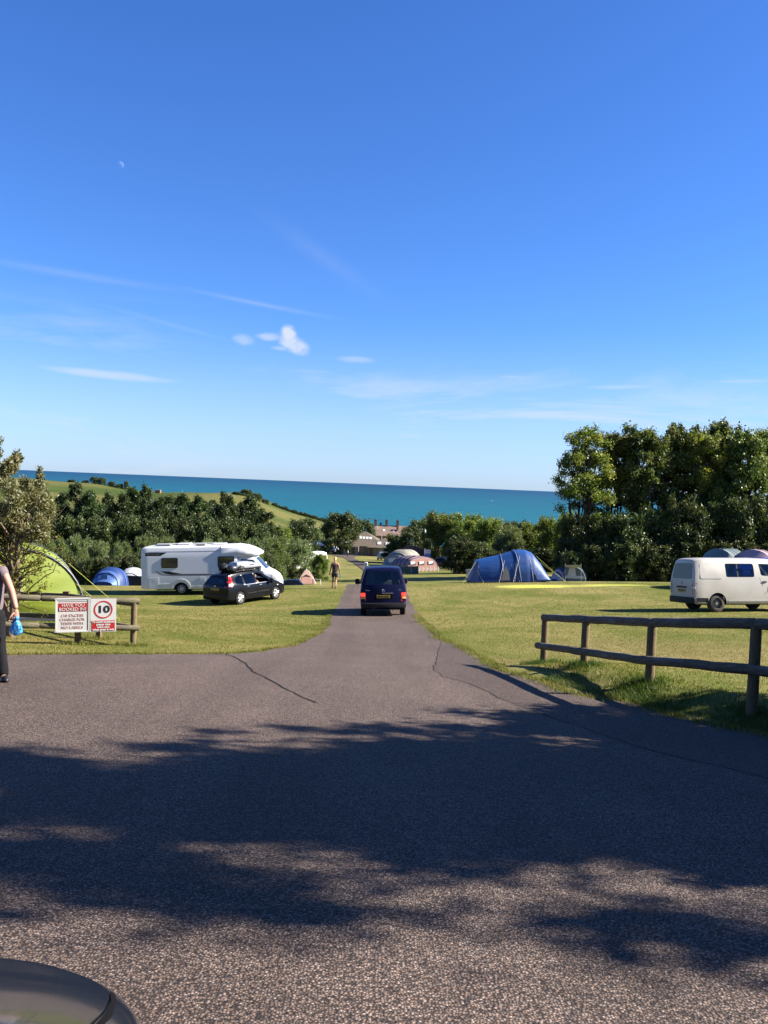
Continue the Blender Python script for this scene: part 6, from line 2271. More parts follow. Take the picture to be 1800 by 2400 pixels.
far_car('silver_car', 'small silver car parked on the grass before the hip-roofed building', M['silver'], 0.35, 147.5, 12)
far_car('white_car', 'white car parked at the bend of the lower road by the trees', M['white_paint'], -11.9, 206, -35)
x_, _z = px_xy(686, 1370, 61)
far_car('dark_car', 'dark blue car half hidden below the crest beside the peach tent', M['charcoal'], x_, 61.0, -8)
x_, _z = px_xy(1046, 1330, 107)
far_car('black_car', 'black car half hidden behind the dark shrubs right of the pink tent', M['charcoal'], x_, 107.0, 25)
x_, _z = px_xy(752, 1285, 214)
far_car('dark_estate_car', 'dark car beside the white car under the large round tree', M['charcoal'], x_, 214.0, -60)
x_, _z = px_xy(738, 1272, 236)
far_car('blue_car', 'blue car at the back of the car park below the headland', mat('blue_paint', (0.03, 0.06, 0.16), None, 3, 0.3, coat=0.5), x_, 236.0, -40)

# ------------------------------------------------------------------ tents
def arch_pts(w_, h_, n=17, p=2.3):
    out = []
    for i in range(n):
        t = math.pi * i / (n - 1)
        c, s = math.cos(t), math.sin(t)
        out.append((w_ * math.copysign(abs(c) ** (2 / p), c), h_ * abs(s) ** (2 / p)))
    return out


def tent_skin(parent, name, secs, m, n=17, p=2.3, sag=0.04, sub=4, cap0=False, cap1=False, wr=0.0):
    """fabric stretched over hoops; secs: (distance, half width, height, sideways shift)"""
    rows = []
    for (a, b) in zip(secs[:-1], secs[1:]):
        for k in range(sub):
            t = k / sub
            q = [a[i] + (b[i] - a[i]) * t for i in range(4)]
            s = 1 - sag * math.sin(math.pi * t)
            rows.append((q[0], q[1] * s, q[2] * s, q[3]))
    rows.append(secs[-1])
    mb = MB()
    vs = []
    for (y, w_, h_, sx) in rows:
        for i, (x, z) in enumerate(arch_pts(w_, h_, n, p)):
            j = wr * math.sin(y * 9 + i * 2.3) * math.sin(i * 0.4)
            vs.append((x + sx + j, y + wr * math.sin(i * 1.7 + y * 3), z))
    fs = []
    for i in range(len(rows) - 1):
        for k in range(n - 1):
            fs.append((i * n + k, i * n + k + 1, (i + 1) * n + k + 1, (i + 1) * n + k))
    if cap0:
        fs.append(tuple(range(n)))
    if cap1:
        fs.append(tuple((len(rows) - 1) * n + k for k in range(n)))
    mb.add(vs, fs)
    return mb.build(name, m, parent, True, 50, fix=False)


def hoop(parent, y, w_, h_, m, r_=0.014, sx=0.0, p=2.3, off=0.012, lean=0.0, name='pole'):
    mb = MB()
    mb.path([(x * (1 + off / max(w_, .1)) + sx, y + lean * z, z * (1 + off / max(h_, .1))) for x, z in arch_pts(w_, h_, 25, p)], r_, 6)
    return mb.build(name, m, parent, True, 60)


def guy(parent, a, b, m=None, r_=0.006):
    mb = MB()
    mb.path([a, b], r_, 4)
    b = Vector(b)
    mb.path([b + Vector((0, 0, -0.04)), b + Vector((0, 0, 0.06))], 0.008, 4)
    return mb.build('guy_rope', m or M['guy'], parent)


def flap(parent, name, m, x, y, z, w_, h_, ax='y', thick=0.015, ang=0):
    mb = MB()
    if ax == 'y':
        mb.prism(rounded([(x - w_ / 2, z - h_ / 2), (x + w_ / 2, z - h_ / 2), (x + w_ / 2 * .92, z + h_ / 2), (x - w_ / 2 * .92, z + h_ / 2)], 0.06), 'y', y - thick, y + thick)
    else:
        mb.prism(rounded([(y - w_ / 2, z - h_ / 2), (y + w_ / 2, z - h_ / 2), (y + w_ / 2, z + h_ / 2), (y - w_ / 2, z + h_ / 2)], 0.06), 'x', x - thick, x + thick)
    return mb.build(name, m, parent)


def green_tent():
    o = empty('lime_tent', 'large lime green tunnel tent behind the left log fence', 'tent')
    p = 2.15
    secs = [(0.0, 1.92, 1.96, 0.10), (0.5, 1.98, 2.02, 0.05), (1.9, 2.0, 2.05, 0), (3.4, 1.9, 1.95, 0), (4.6, 1.5, 1.5, 0), (5.2, 0.9, 0.7, 0)]
    tent_skin(o, 'flysheet', secs, M['tent_lime'], 25, p, 0.03, 4, False, False, 0.006)
    # front wall, bellied panels meeting at a seam
    A = arch_pts(1.92, 1.96, 33, p)
    mb = MB()
    n = len(A)
    vs = []
    rings = 14
    for k in range(rings + 1):
        t = k / rings
        for i, (x, z) in enumerate(A):
            fold = math.sin(11 * (0.8 * x + z)) * 0.5 + math.sin(6.5 * (x + 1.3 * z) + 1)
            belly = -0.34 * (1 - t ** 1.6) + 0.035 * fold * min(1, 2.2 * (1 - t)) * min(1, t * 2)
            vs.append((x * t + 0.10 + 0.25 * (1 - t), belly, (0.55 * (1 - t) + z * t)))
    fs = [(k * n + i, k * n + i + 1, (k + 1) * n + i + 1, (k + 1) * n + i) for k in range(1, rings) for i in range(n - 1)] + [(i + n, i + 1 + n, 0) for i in range(n - 1)]
    fs += [(k * n, (k + 1) * n, (k + 1) * n + n - 1, k * n + n - 1) for k in range(1, rings)]
    mb.add(vs, fs)
    mb.build('front_wall', M['tent_lime'], o, True, 60, fix=False)
    # dark vents under the hoop and a darker green seam flap
    mb = MB()
    mb.prism([(1.02, 1.50), (1.26, 1.36), (1.10, 1.34), (1.0, 1.12)], 'y', -0.05, -0.02)
    mb.build('vent', M['tent_lime_dark'], o)
    mb = MB()
    mb.prism([(-0.3, 1.46), (0.80, 1.60), (0.12, 1.24), (-0.55, 1.26)], 'y', -0.135, -0.10)
    mb.build('hood_panel', M['tent_lime_dark'], o)
    hoop(o, 0.0, 1.92, 1.96, M['pole_dark'], 0.035, 0.10, p, 0.03)
    hoop(o, 1.9, 2.0, 2.05, M['pole_dark'], 0.02, 0, p)
    hoop(o, 3.4, 1.9, 1.95, M['pole_dark'], 0.02, 0, p)
    mb = MB()
    mb.prism([(-1.8, 0.0), (1.98, 0.0), (1.98, 0.10), (-1.8, 0.10)], 'y', -0.30, -0.02)
    mb.build('groundsheet', M['tent_edge'], o)
    guy(o, (1.72, 0, 1.06), (2.95, -0.35, 0.0))
    guy(o, (1.72, 0, 1.02), (2.75, 0.5, 0.0))
    guy(o, (1.85, 0, 0.8), (3.4, -2.6, 0.0))
    guy(o, (1.65, 1.9, 1.4), (3.2, 2.2, 0.0))
    place(o, -10.35, 23.6, -23, tilt=False)
    o.location.z = g(-9.2, 23.6) + 0.0
    return o


green_tent()


def blue_tent():
    o = empty('blue_tent', 'big dark blue tunnel tent with grey poles on the right of the road', 'tent')
    p = 2.5
    # built along local X (its length): use Y as length then turn
    secs = [(0.0, 0.9, 0.10, 0), (0.45, 1.15, 1.34, 0), (1.2, 1.25, 1.50, 0), (2.0, 1.32, 1.66, 0), (2.6, 1.38, 1.84, 0), (2.85, 1.42, 1.93, 0), (3.4, 1.42, 1.93, 0), (3.85, 1.38, 1.74, 0), (4.3, 1.3, 1.14, 0), (4.85, 1.15, 0.08, 0)]
    tent_skin(o, 'flysheet', secs, M['tent_blue'], 27, p, 0.0, 6, False, False, 0.008)
    for y, w_, h_, ln in ((0.45, 1.15, 1.34, 0.10), (2.0, 1.32, 1.66, -0.05), (2.62, 1.40, 1.86, 0.12), (3.0, 1.42, 1.93, -0.12), (3.72, 1.40, 1.82, -0.10)):
        hoop(o, y, w_, h_, M['pole'], 0.014, 0, p, 0.008, ln)
    hoop(o, 4.0, 1.36, 1.62, M['pole_dark'], 0.02, 0, p, 0.02, -0.45)
    mb = MB()
    mb.prism([(1.75, 0.0), (2.35, 0.0), (2.28, 0.62), (2.10, 0.95)], 'x', 1.36, 1.40)
    mb.build('grey_door', M['sign_grey'], o)
    mb = MB()
    mb.prism([(0.02, 0.0), (0.0, 0.09), (4.8, 0.09), (4.85, 0.0)], 'x', 1.26, 1.40)
    mb.build('mud_skirt', M['tent_blue_dark'], o)
    mb = MB()
    mb.prism([(0.0, 0.05), (0.42, 1.30), (0.52, 1.22), (0.52, 0.05)], 'x', 1.18, 1.205)
    mb.build('end_panel', M['tent_blue_dark'], o)
    guy(o, (1.33, 2.05, 1.25), (2.5, 1.55, 0), M['pole'])
    guy(o, (1.36, 2.4, 1.1), (2.3, 2.75, 0), M['pole'])
    guy(o, (1.40, 2.95, 1.5), (2.6, 2.35, 0), M['pole'])
    guy(o, (1.15, 0.4, 1.25), (2.2, -0.5, 0))
    guy(o, (1.15, 0.4, 0.8), (1.9, 0.7, 0))
    guy(o, (0.4, 4.1, 1.5), (0.2, 5.8, 0))
    guy(o, (1.2, 4.2, 1.1), (1.9, 5.5, 0))
    place(o, 5.27, 51.6, 90)
    return o


blue_tent()


def pink_tent():
    o = empty('pink_tent', 'dusty pink tunnel tent with three windows in its rounded front', 'tent')
    p = 2.4
    secs = [(0, 2.0, 1.60, 0), (0.9, 2.1, 1.74, 0), (2.0, 2.1, 1.78, 0), (3.1, 2.05, 1.76, 0), (4.2, 2.0, 1.70, 0), (5.2, 1.8, 1.4, 0), (5.9, 1.2, 0.6, 0)]
    tent_skin(o, 'flysheet', secs, M['tent_mauve'], 19, p, 0.02, 4, True, True)
    for a in (0.9, 2.0, 3.1, 4.2):
        mb = MB()
        A = arch_pts(2.11 if a < 4 else 2.02, 1.77 if a < 4 else 1.71, 25, p)
        vs = [(x * 1.008, a + d, z * 1.01) for d in (-0.22, 0.28) for x, z in A]
        n = len(A)
        mb.add(vs, [(i, i + 1, n + i + 1, n + i) for i in range(n - 1)])
        mb.build('dark_band', M['tent_purple'], o, True, fix=False)
    mb = MB()
    A = arch_pts(1.95, 1.5, 25, p)
    mb.prism(A, 'y', -0.06, -0.02)
    mb.build('front_panel', M['tent_pink'], o)
    hoop(o, 0.0, 2.02, 1.62, M['tent_purple'], 0.03, 0, p)
    for k, x in enumerate((-1.25, -0.15, 1.05)):
        f = flap(o, 'window', M['tent_purple'], x, -0.08, 0.92, 0.75, 0.42)
        mb = MB()
        mb.prism([(x - 0.33, 0.78), (x + 0.22, 0.88), (x + 0.28, 1.13), (x - 0.33, 1.13)], 'y', -0.14, -0.10)
        mb.build('blind', M['white_plain'], f)
    place(o, 4.75, 98.5, -24)
    fence_o = empty('picket_fence', 'little white picket fence pitched in front of the pink tent', 'fence')
    for i in range(9):
        mb = MB()
        mb.prism([(-0.04, 0), (0.04, 0), (0.04, 0.5), (0, 0.58), (-0.04, 0.5)], 'y', -0.012, 0.012)
        q = mb.build('picket', M['white_plain'], fence_o)
        q.location = (-1.75 + 0.46 * i, 0, 0)
    mb = MB()
    mb.box((0.1, 0.03, 0.32), (3.9, 0.03, 0.05))
    mb.build('rail', M['white_plain'], fence_o)
    place(fence_o, 4.6, 96.4, -14)


pink_tent()


def dome(name, label, m, m2, x, y, heading, W, H, L, win=None, pole=None, group=None):
    o = empty(name, label, 'tent', group)
    p = 2.2
    secs = [(-L / 2, W * 0.55, H * 0.12, 0), (-L * 0.38, W * 0.82, H * 0.66, 0), (-L * 0.15, W * 0.98, H * 0.97, 0), (L * 0.15, W * 0.98, H * 0.97, 0), (L * 0.38, W * 0.82, H * 0.66, 0), (L / 2, W * 0.55, H * 0.12, 0)]
    tent_skin(o, 'flysheet', secs, m, 17, p, 0.03, 3, True, True, 0.01)
    for yy, w_, h_ in ((-L * 0.38, W * 0.82, H * 0.66), (0, W * 0.98, H * 0.97), (L * 0.38, W * 0.82, H * 0.66)):
        hoop(o, yy, w_, h_, pole or M['pole'], 0.018, 0, p, 0.015)
    if m2:
        mb = MB()
        A = arch_pts(W * 0.9, H * 0.80, 15, p)
        B = arch_pts(W * 0.62, H * 0.18, 15, p)
        vs = [(a, -L * 0.30, b) for a, b in A] + [(a, -L / 2 - 0.03, b) for a, b in B]
        vs = [(x_ * 1.0, y_ - 0.03, z_) for x_, y_, z_ in vs]
        mb.add(vs, [(i, i + 1, 15 + i + 1, 15 + i) for i in range(14)])
        mb.build('front_panel', m2, o, True, fix=False)
    if win:
        flap(o, 'window', win, 0, -L * 0.47, H * 0.42, W * 0.5, H * 0.2)
    place(o, x, y, heading)
    return o


def pxp(px, y):
    return px_xy(px, 1300, y)[0]


dome('stone_tent', 'stone coloured domed tent left of and behind the pink tent', M['tent_stone'], M['tent_grey'], pxp(949, 110), 110, 40, 2.5, 2.5, 5.2, M['white_plain'])
dome('brown_tent', 'rust brown dome tent behind the stone coloured tent', M['tent_brown'], None, pxp(966, 121), 121, 10, 2.4, 2.9, 4.0)
dome('blue_dome_tent', 'pale and dark blue dome tent by the hedge, left of the motorhome', M['tent_blue_dark'], M['tent_pale_blue'], pxp(263, 52.5), 52.5, 8, 1.0, 1.15, 2.2, M['tent_pale_blue'], M['tent_pale_blue'])
b_ = dome('white_topped_tent', 'dark gazebo tent with a white top beside the back of the motorhome', M['tent_white'], None, pxp(314, 54), 54, 4, 0.95, 1.22, 1.9, None, M['white_plain'])
mb = MB()
mb.prism(rounded([(-0.95, 0.0), (0.95, 0.0), (0.90, 0.62), (-0.90, 0.66)], 0.08), 'y', -1.02, -0.85)
mb.build('mesh_wall', M['plastic'], b_)
dome('grey_green_tent', 'grey-green tunnel tent behind the white van', M['tent_grey'], None, pxp(1702, 47), 47, 68, 1.7, 2.3, 3.4, None, M['pole'])
dome('mauve_tent', 'mauve and grey tent just right of the grey-green tent', M['tent_mauve'], M['tent_white'], pxp(1772, 46), 46, 40, 1.5, 2.34, 2.8, None, M['tent_purple'])
dome('royal_blue_tent', 'royal blue tent standing close behind the white van', mat('royal_nylon', (0.02, 0.08, 0.55), (0.015, 0.06, 0.45), 2, 0.5, 0.5, 3), None, pxp(1790, 42.5), 42.5, 60, 1.5, 2.08, 3.6, None, M['tent_pale_blue'])
dome('purple_tent', 'small purple tent with a lilac front below the tall trees', M['tent_purple'], M['tent_lilac'], pxp(1324, 73), 73, 60, 0.85, 1.25, 2.0)


def awning_tent():
    o = empty('awning_tent', 'grey-green tent with a raised white awning at the end of the tall trees', 'tent')
    tent_skin(o, 'flysheet', [(0, 1.2, 1.45, 0), (0.8, 1.3, 1.6, 0), (1.8, 1.3, 1.55, 0), (2.4, 0.9, 0.5, 0)], M['tent_grey'], 17, 2.3, 0.02, 4, True, True)
    mb = MB()
    mb.prism([(-1.05, 0.35), (1.05, 0.35), (0.95, 0.62), (-0.95, 0.62)], 'y', -0.06, -0.02)
    mb.build('pale_band', M['tent_white'], o)
    mb = MB()
    mb.add([(-0.8, -0.05, 1.42), (0.8, -0.05, 1.42), (0.9, -1.1, 1.66), (-0.7, -1.1, 1.66), (-0.8, -0.03, 1.45), (0.8, -0.03, 1.45), (0.9, -1.1, 1.69), (-0.7, -1.1, 1.69)],
           [(0, 1, 2, 3), (4, 7, 6, 5), (0, 4, 5, 1), (1, 5, 6, 2), (2, 6, 7, 3), (3, 7, 4, 0)])
    mb.build('awning', M['tent_white'], o)
    for s in (-0.66, 0.86):
        mb = MB()
        mb.path([(s, -0.88, 0), (s, -0.88, 1.83)], 0.02, 6)
        mb.build('pole', M['pole'], o)
    mb = MB()
    mb.prism([(-0.55, 0.62), (0.3, 0.62), (0.2, 1.35), (-0.35, 1.35)], 'y', -0.07, -0.03)
    mb.build('white_door', M['tent_white'], o)
    place(o, pxp(1346, 72), 72, 18, scale=0.86)


awning_tent()


def peach_tent():
    o = empty('peach_tent', 'small peach coloured pyramid tent beside the bushes left of the walker', 'tent')
    W, H = 0.82, 1.18
    B = [(-W, -W, 0), (W, -W, 0), (W, W, 0), (-W, W, 0)]
    top = [(-0.10, -0.10, H), (0.10, -0.10, H), (0.10, 0.10, H), (-0.10, 0.10, H)]
    mid = [(x * 0.60, y * 0.60, H * 0.52) for x, y, z in B]
    mb = MB()
    fs = []
    for k in range(2):
        for i in range(4):
            j = (i + 1) % 4
            fs.append((k * 4 + i, k * 4 + j, (k + 1) * 4 + j, (k + 1) * 4 + i))
    fs.append((8, 9, 10, 11))
    mb.add(B + mid + top, fs)
    mb.build('canvas', M['tent_peach'], o, True, 20)
    mb = MB()
    mb.add([(-W * 0.72, -W - 0.015, 0.03), (W * 0.72, -W - 0.015, 0.03), (W * 0.40, -W * 0.60 - 0.02, H * 0.52), (-W * 0.40, -W * 0.60 - 0.02, H * 0.52)], [(0, 1, 2, 3)])
    mb.add([(-W * 0.72, -W - 0.005, 0.03), (W * 0.72, -W - 0.005, 0.03), (W * 0.40, -W * 0.60 - 0.01, H * 0.52), (-W * 0.40, -W * 0.60 - 0.01, H * 0.52)], [(3, 2, 1, 0)])
    mb.build('door', M['tent_peach_door'], o, fix=False)
    mb = MB()
    mb.path([(-W * 0.42, -W * 0.62, H * 0.52), (0, -W * 0.56, H * 0.66), (W * 0.42, -W * 0.62, H * 0.52)], [0.03, 0.05, 0.03], 6)
    mb.build('hood', M['brick_dark'], o)
    mb = MB()
    mb.path([(0, 0, H), (0, 0, H + 0.10)], 0.05, 8)
    mb.build('cap', M['white_plain'], o)
    for sx in (-1, 1):
        mb = MB()
        mb.path([(sx * 0.12, 0.0, H), (sx * W * 0.66, -W * 0.3, H * 0.60), (sx * (W + 0.02), -W, 0)], 0.014, 6)
        mb.build('pole', M['white_plain'], o)
    place(o, pxp(721, 73.5), 73.5, -4)


peach_tent()


dome('white_dome_tent', 'small white tent at the back of the far car park', M['tent_white'], None, pxp(731, 222), 222, 20, 1.9, 2.3, 3.2)
dome('dark_blue_tent', 'dark blue tent beside the small white tent at the far car park', M['tent_blue_dark'], M['tent_pale_blue'], pxp(749, 220), 220, -15, 2.2, 2.5, 3.4)
dome('pale_tent', 'pale blue and white tent showing over the bushes ahead of the motorhome', M['tent_pale_blue'], M['tent_white'], pxp(638, 104), 104, 10, 1.5, 2.9, 2.6)


def caravan():
    o = empty('caravan', 'white caravan end showing between the willow bush and the small glossy bush', 'caravan')
    st = [(-2.4, 0.55, 2.1, 0.95, 0.88, 0.0), (-2.3, 0.45, 2.32, 1.05, 0.98, 0.0), (-1.9, 0.42, 2.42, 1.08, 1.0, 0.0), (1.9, 0.42, 2.42, 1.08, 1.0, 0), (2.3, 0.45, 2.28, 1.05, 0.96, 0), (2.45, 0.6, 1.9, 0.95, 0.86, 0)]
    me, bvh = body_mesh(st, 1.2, 0, 'body', [M['white_paint']], 0.14)
    link('body', me, o)
    for ax in ('x+', 'x-'):
        for a in (-1.7, 0.5):
            patch(bvh, rounded([(a, 1.25), (a + 1.1, 1.25), (a + 1.1, 1.85), (a, 1.85)], 0.08), ax, 'window', M['dark_glass'], o, 0.012, 0.02, 0.3)
    patch(bvh, rounded([(-0.75, 1.25), (0.75, 1.25), (0.72, 1.85), (-0.72, 1.85)], 0.08), 'y-', 'window', M['dark_glass'], o, 0.012, 0.02, 0.3)
    for s in (-1, 1):
        wheel(o, s * 0.92, 0.0, 0.31, 0.2, M['rubber'], M['steel_rim'], 'steel', s)
    place(o, pxp(718, 101), 101, 62)


caravan()


# ------------------------------------------------------------------ small camp things
def windbreak(label, m, x, y, heading, n, w_, h_, raise_=0.0):
    o = empty('windbreak', label, 'windbreak')
    for i in range(n):
        mb = MB()
        mb.prism([(0.02, 0.04), (w_ - 0.02, 0.04), (w_ - 0.02, h_), (w_ / 2, h_ - 0.03), (0.02, h_)], 'y', -0.008, 0.008)
        q = mb.build('cloth_panel', m, o)
        q.location = (-n * w_ / 2 + i * w_, 0.05 * (i % 2), raise_)
    for i in range(n + 1):
        mb = MB()
        mb.path([(0, 0, 0), (0, 0, h_ + 0.10 + raise_)], 0.018, 6)
        q = mb.build('pole', M['post'], o)
        q.location = (-n * w_ / 2 + i * w_, 0.02, 0)
    place(o, x, y, heading)


windbreak('dark green windbreak just beyond the right side of the blue van', M['wind_green'], pxp(957, 90), 90, 5, 3, 0.78, 0.85)
windbreak('pink windbreak between the stone coloured tent and the pink tent', M['wind_pink'], pxp(935, 101), 101, 12, 2, 0.85, 0.62)


def simple_post(name, label, cat, x, y, parts):
    o = empty(name, label, cat)
    for nm, m, fn in parts:
        mb = MB()
        fn(mb)
        mb.build(nm, m, o, True, 45)
    place(o, x, y, 0, tilt=False)
    return o


x_ = pxp(858, 74)
simple_post('tap_post', 'white standpipe post with a white head just left of the blue van roof', 'post', x_, 74,
            [('post', M['white_plain'], lambda b: b.path([(0.04, 0, 0), (0.0, 0, 1.0), (0, 0, 1.5)], [0.05, 0.045, 0.045], 8)),
             ('head', M['white_plain'], lambda b: (rcube(b, (0, 0, 1.62), (0.34, 0.2, 0.30), 0.05), rcube(b, (0.1, 0, 1.46), (0.2, 0.14, 0.14), 0.03)))])
simple_post('marker_post', 'short dark post with a white top beside the lower road', 'post', pxp(815, 174), 174,
            [('post', M['plastic'], lambda b: b.path([(0, 0, 0), (0, 0, 0.75)], 0.12, 8)), ('cap', M['white_plain'], lambda b: b.path([(0, 0, 0.75), (0, 0, 1.15)], 0.13, 8))])
simple_post('banner', 'blue and white upright banner behind the pink tent', 'banner', pxp(1002, 112), 112,
            [('pole', M['pole'], lambda b: b.path([(-0.42, 0, 0), (-0.42, 0, 2.5)], 0.03, 6)), ('white_cloth', M['white_plain'], lambda b: b.box((0, 0, 2.1), (0.8, 0.03, 0.55))),
             ('blue_cloth', M['banner_blue'], lambda b: b.box((0, 0, 1.35), (0.8, 0.03, 0.95)))])
simple_post('flag_pole', 'thin pole with a small white flag above the rust brown tent', 'flag', pxp(960, 124), 124,
            [('pole', M['pole'], lambda b: b.path([(0, 0, 0), (0, 0, 3.75)], 0.03, 6)),
             ('flag', M['white_plain'], lambda b: b.prism([(0.02, 3.75), (0.25, 3.68), (0.5, 3.72), (0.48, 3.42), (0.25, 3.38), (0.02, 3.42)], 'y', -0.015, 0.015))])
simple_post('lamp_post', 'slim post with a white lamp head in front of the dark bush', 'lamp', pxp(994, 118), 118,
            [('post', M['plastic'], lambda b: b.path([(0, 0, 0), (0, 0, 4.7)], 0.035, 6)), ('lamp_head', M['white_plain'], lambda b: b.ball((0, 0, 4.85), (0.14, 0.14, 0.26), 10, 8))])
simple_post('mast', 'thin dark mast against the sea beside the first tall tree', 'mast', pxp(1351, 120), 120,
            [('pole', M['plastic'], lambda b: b.path([(0, 0, 0), (0, 0, 9.4)], [0.09, 0.06], 6)), ('lamp_head', M['plastic'], lambda b: b.box((0, 0, 9.5), (0.5, 0.2, 0.2)))])


def table(x, y):
    o = empty('folding_table', 'small white folding table between the peach tent and the walker', 'table')
    mb = MB()
    mb.box((0, 0, 0.42), (0.72, 0.45, 0.03))
    mb.build('top', M['pole'], o)
    for sx in (-0.32, 0.32):
        for sy in (-0.18, 0.18):
            mb = MB()
            mb.path([(sx, sy, 0), (sx, sy, 0.42)], 0.022, 6)
            mb.build('leg', M['white_plain'], o)
    place(o, x, y, 3)


table(pxp(745, 72), 72)


def camp_chair(x, y, label, m, heading):
    o = empty('camping_chair', label, 'chair')
    mb = MB()
    mb.box((0, 0, 0.42), (0.5, 0.46, 0.03))
    mb.build('seat', m, o)
    mb = MB()
    mb.box((0, 0.25, 0.74), (0.5, 0.04, 0.48), rot=Matrix.Rotation(R(-12), 3, 'X'))
    mb.build('backrest', m, o)
    for sx in (-0.24, 0.24):
        for sy in (-0.22, 0.22):
            mb = MB()
            mb.path([(sx, sy, 0), (sx * 0.9, -sy * 0.8, 0.60 if sy < 0 else 0.42)], 0.016, 6)
            mb.build('leg', M['pole'], o)
    place(o, x, y, heading)


camp_chair(pxp(1308, 74), 74, 'orange camping chair left of the small purple tent', M['orange_cloth'], 30)
camp_chair(pxp(1107, 57), 57, 'pale camping chair at the left end of the blue tent', M['tent_lilac'], 200)


def boat():
    o = empty('white_boat', 'tiny white boat far out on the sea', 'boat', None, (398, 3180, SEA_Z))
    mb = MB()
    mb.add([(-5, -1.4, 1.3), (4, -1.4, 1.5), (6.5, 0, 1.9), (4, 1.4, 1.5), (-5, 1.4, 1.3), (-4.6, -1, -0.3), (4, -0.8, -0.3), (4, 0.8, -0.3), (-4.6, 1, -0.3)],
           [(0, 1, 2, 3, 4), (0, 5, 6, 1), (1, 6, 2), (2, 7, 3), (6, 7, 2), (3, 7, 8, 4), (4, 8, 5, 0), (5, 8, 7, 6)])
    mb.build('hull', M['white_plain'], o)
    mb = MB()
    rcube(mb, (0, 0, 2.5), (4.5, 2.0, 2.2), 0.3)
    mb.path([(0, 0, 3.5), (0, 0, 6.5)], 0.12, 6)
    mb.build('cabin', M['white_plain'], o)


boat()


def moon():
    m = bpy.data.materials.new('moon_surface')
    m.use_nodes = True
    t = NT(m.node_tree)
    for n in list(t.n):
        t.n.remove(n)
    out = t.new('ShaderNodeOutputMaterial')
    df = t.new('ShaderNodeBsdfDiffuse')
    df.inputs[0].default_value = (0.034, 0.034, 0.032, 1)
    tr = t.new('ShaderNodeBsdfTransparent')
    ad = t.new('ShaderNodeAddShader')
    t.link(tr.outputs[0], ad.inputs[0])
    t.link(df.outputs[0], ad.inputs[1])
    ge = t.new('ShaderNodeNewGeometry')
    mx = t.new('ShaderNodeMixShader')
    t.link(ge.outputs['Backfacing'], mx.inputs[0])
    t.link(ad.outputs[0], mx.inputs[1])
    t.link(tr.outputs[0], mx.inputs[2])
    t.link(mx.outputs[0], out.inputs[0])
    mb = MB()
    az_, e_ = -0.3108, 0.3266
    D = 50000
    mb.ball((0, 0, 0), (190, 190, 190), 24, 16)
    o = mb.build('moon', m, None, True, 180)
    o.location = (D * math.sin(az_) * math.cos(e_), D * math.cos(az_) * math.cos(e_), D * math.sin(e_))
    tag(o, 'faint pale moon in the blue sky', 'moon')


moon()


# ------------------------------------------------------------------ people
def skin_mesh(verts, edges, radii, root=0, sub=2):
    me = bpy.data.meshes.new('work')
    me.from_pydata(verts, edges, [])
    a = bpy.data.objects.new('work', me)
    col.objects.link(a)
    sk = a.modifiers.new('skin', 'SKIN')
    sk.use_smooth_shade = True
    if not me.skin_vertices:
        bpy.context.view_layer.objects.active = a
    layer = me.skin_vertices[0].data if me.skin_vertices else None
    if layer is None:
        bm = bmesh.new()
        bm.from_mesh(me)
        bm.verts.layers.skin.verify()
        bm.to_mesh(me)
        bm.free()
        layer = me.skin_vertices[0].data
    for i, r_ in enumerate(radii):
        layer[i].radius = r_ if hasattr(r_, '__len__') else (r_, r_)
        layer[i].use_root = (i == root)
    sb = a.modifiers.new('sub', 'SUBSURF')
    sb.levels = sub
    sb.render_levels = sub
    dg = bpy.context.evaluated_depsgraph_get()
    out = bpy.data.meshes.new_from_object(a.evaluated_get(dg))
    bpy.data.objects.remove(a)
    return out


def join_meshes(name, meshes, m):
    bm = bmesh.new()
    for q in meshes:
        bm.from_mesh(q)
    me = bpy.data.meshes.new(name)
    for f in bm.faces:
        f.smooth = True
        f.material_index = 0
    bm.to_mesh(me)
    bm.free()
    me.materials.clear()
    me.materials.append(m)
    return me


def chain(pts, rad, sub=1):
    return skin_mesh([tuple(p) for p in pts], [(i, i + 1) for i in range(len(pts) - 1)], rad, 0, sub)


def head_mesh(c, s=1.0, yaw=0.0):
    """head with brow, nose, mouth, chin and ears; faces local -Y turned by yaw"""
    mb = MB()
    nu, nv = 20, 14
    vs, fs = [], []
    for j in range(nv + 1):
        ph = math.pi * j / nv
        for k in range(nu):
            t = 2 * math.pi * k / nu
            x, y, z = math.sin(ph) * math.cos(t), math.sin(ph) * math.sin(t), math.cos(ph)
            jaw = 1 - 0.22 * max(0, -z) ** 1.5
            yy = y * 0.100 * jaw - (0.008 if z < -0.2 and y < 0 else 0)
            nose = 0.024 * math.exp(-((x / 0.18) ** 2 + ((z + 0.12) / 0.2) ** 2)) if y < 0 else 0
            eye = 0.007 * (math.exp(-(((abs(x) - 0.36) / 0.16) ** 2 + ((z - 0.08) / 0.13) ** 2))) if y < 0 else 0
            lip = 0.006 * math.exp(-((x / 0.3) ** 2 + ((z + 0.48) / 0.10) ** 2)) if y < 0 else 0
            vs.append((x * 0.078 * jaw, yy - nose + eye - lip, z * 0.118))
    for j in range(nv):
        for k in range(nu):
            fs.append((j * nu + k, (j + 1) * nu + k, (j + 1) * nu + (k + 1) % nu, j * nu + (k + 1) % nu))
    mb.add(vs, fs)
    for sx in (-1, 1):
        mb.ball((sx * 0.080, 0.012, -0.005), (0.012, 0.020, 0.032), 8, 6)
    mt = Matrix.Translation(c) @ Matrix.Rotation(yaw, 4, 'Z') @ Matrix.Scale(s, 4)
    mb.v = [tuple(mt @ Vector(p)) for p in mb.v]
    return mb.mesh('head', M['skin'], True, 180)


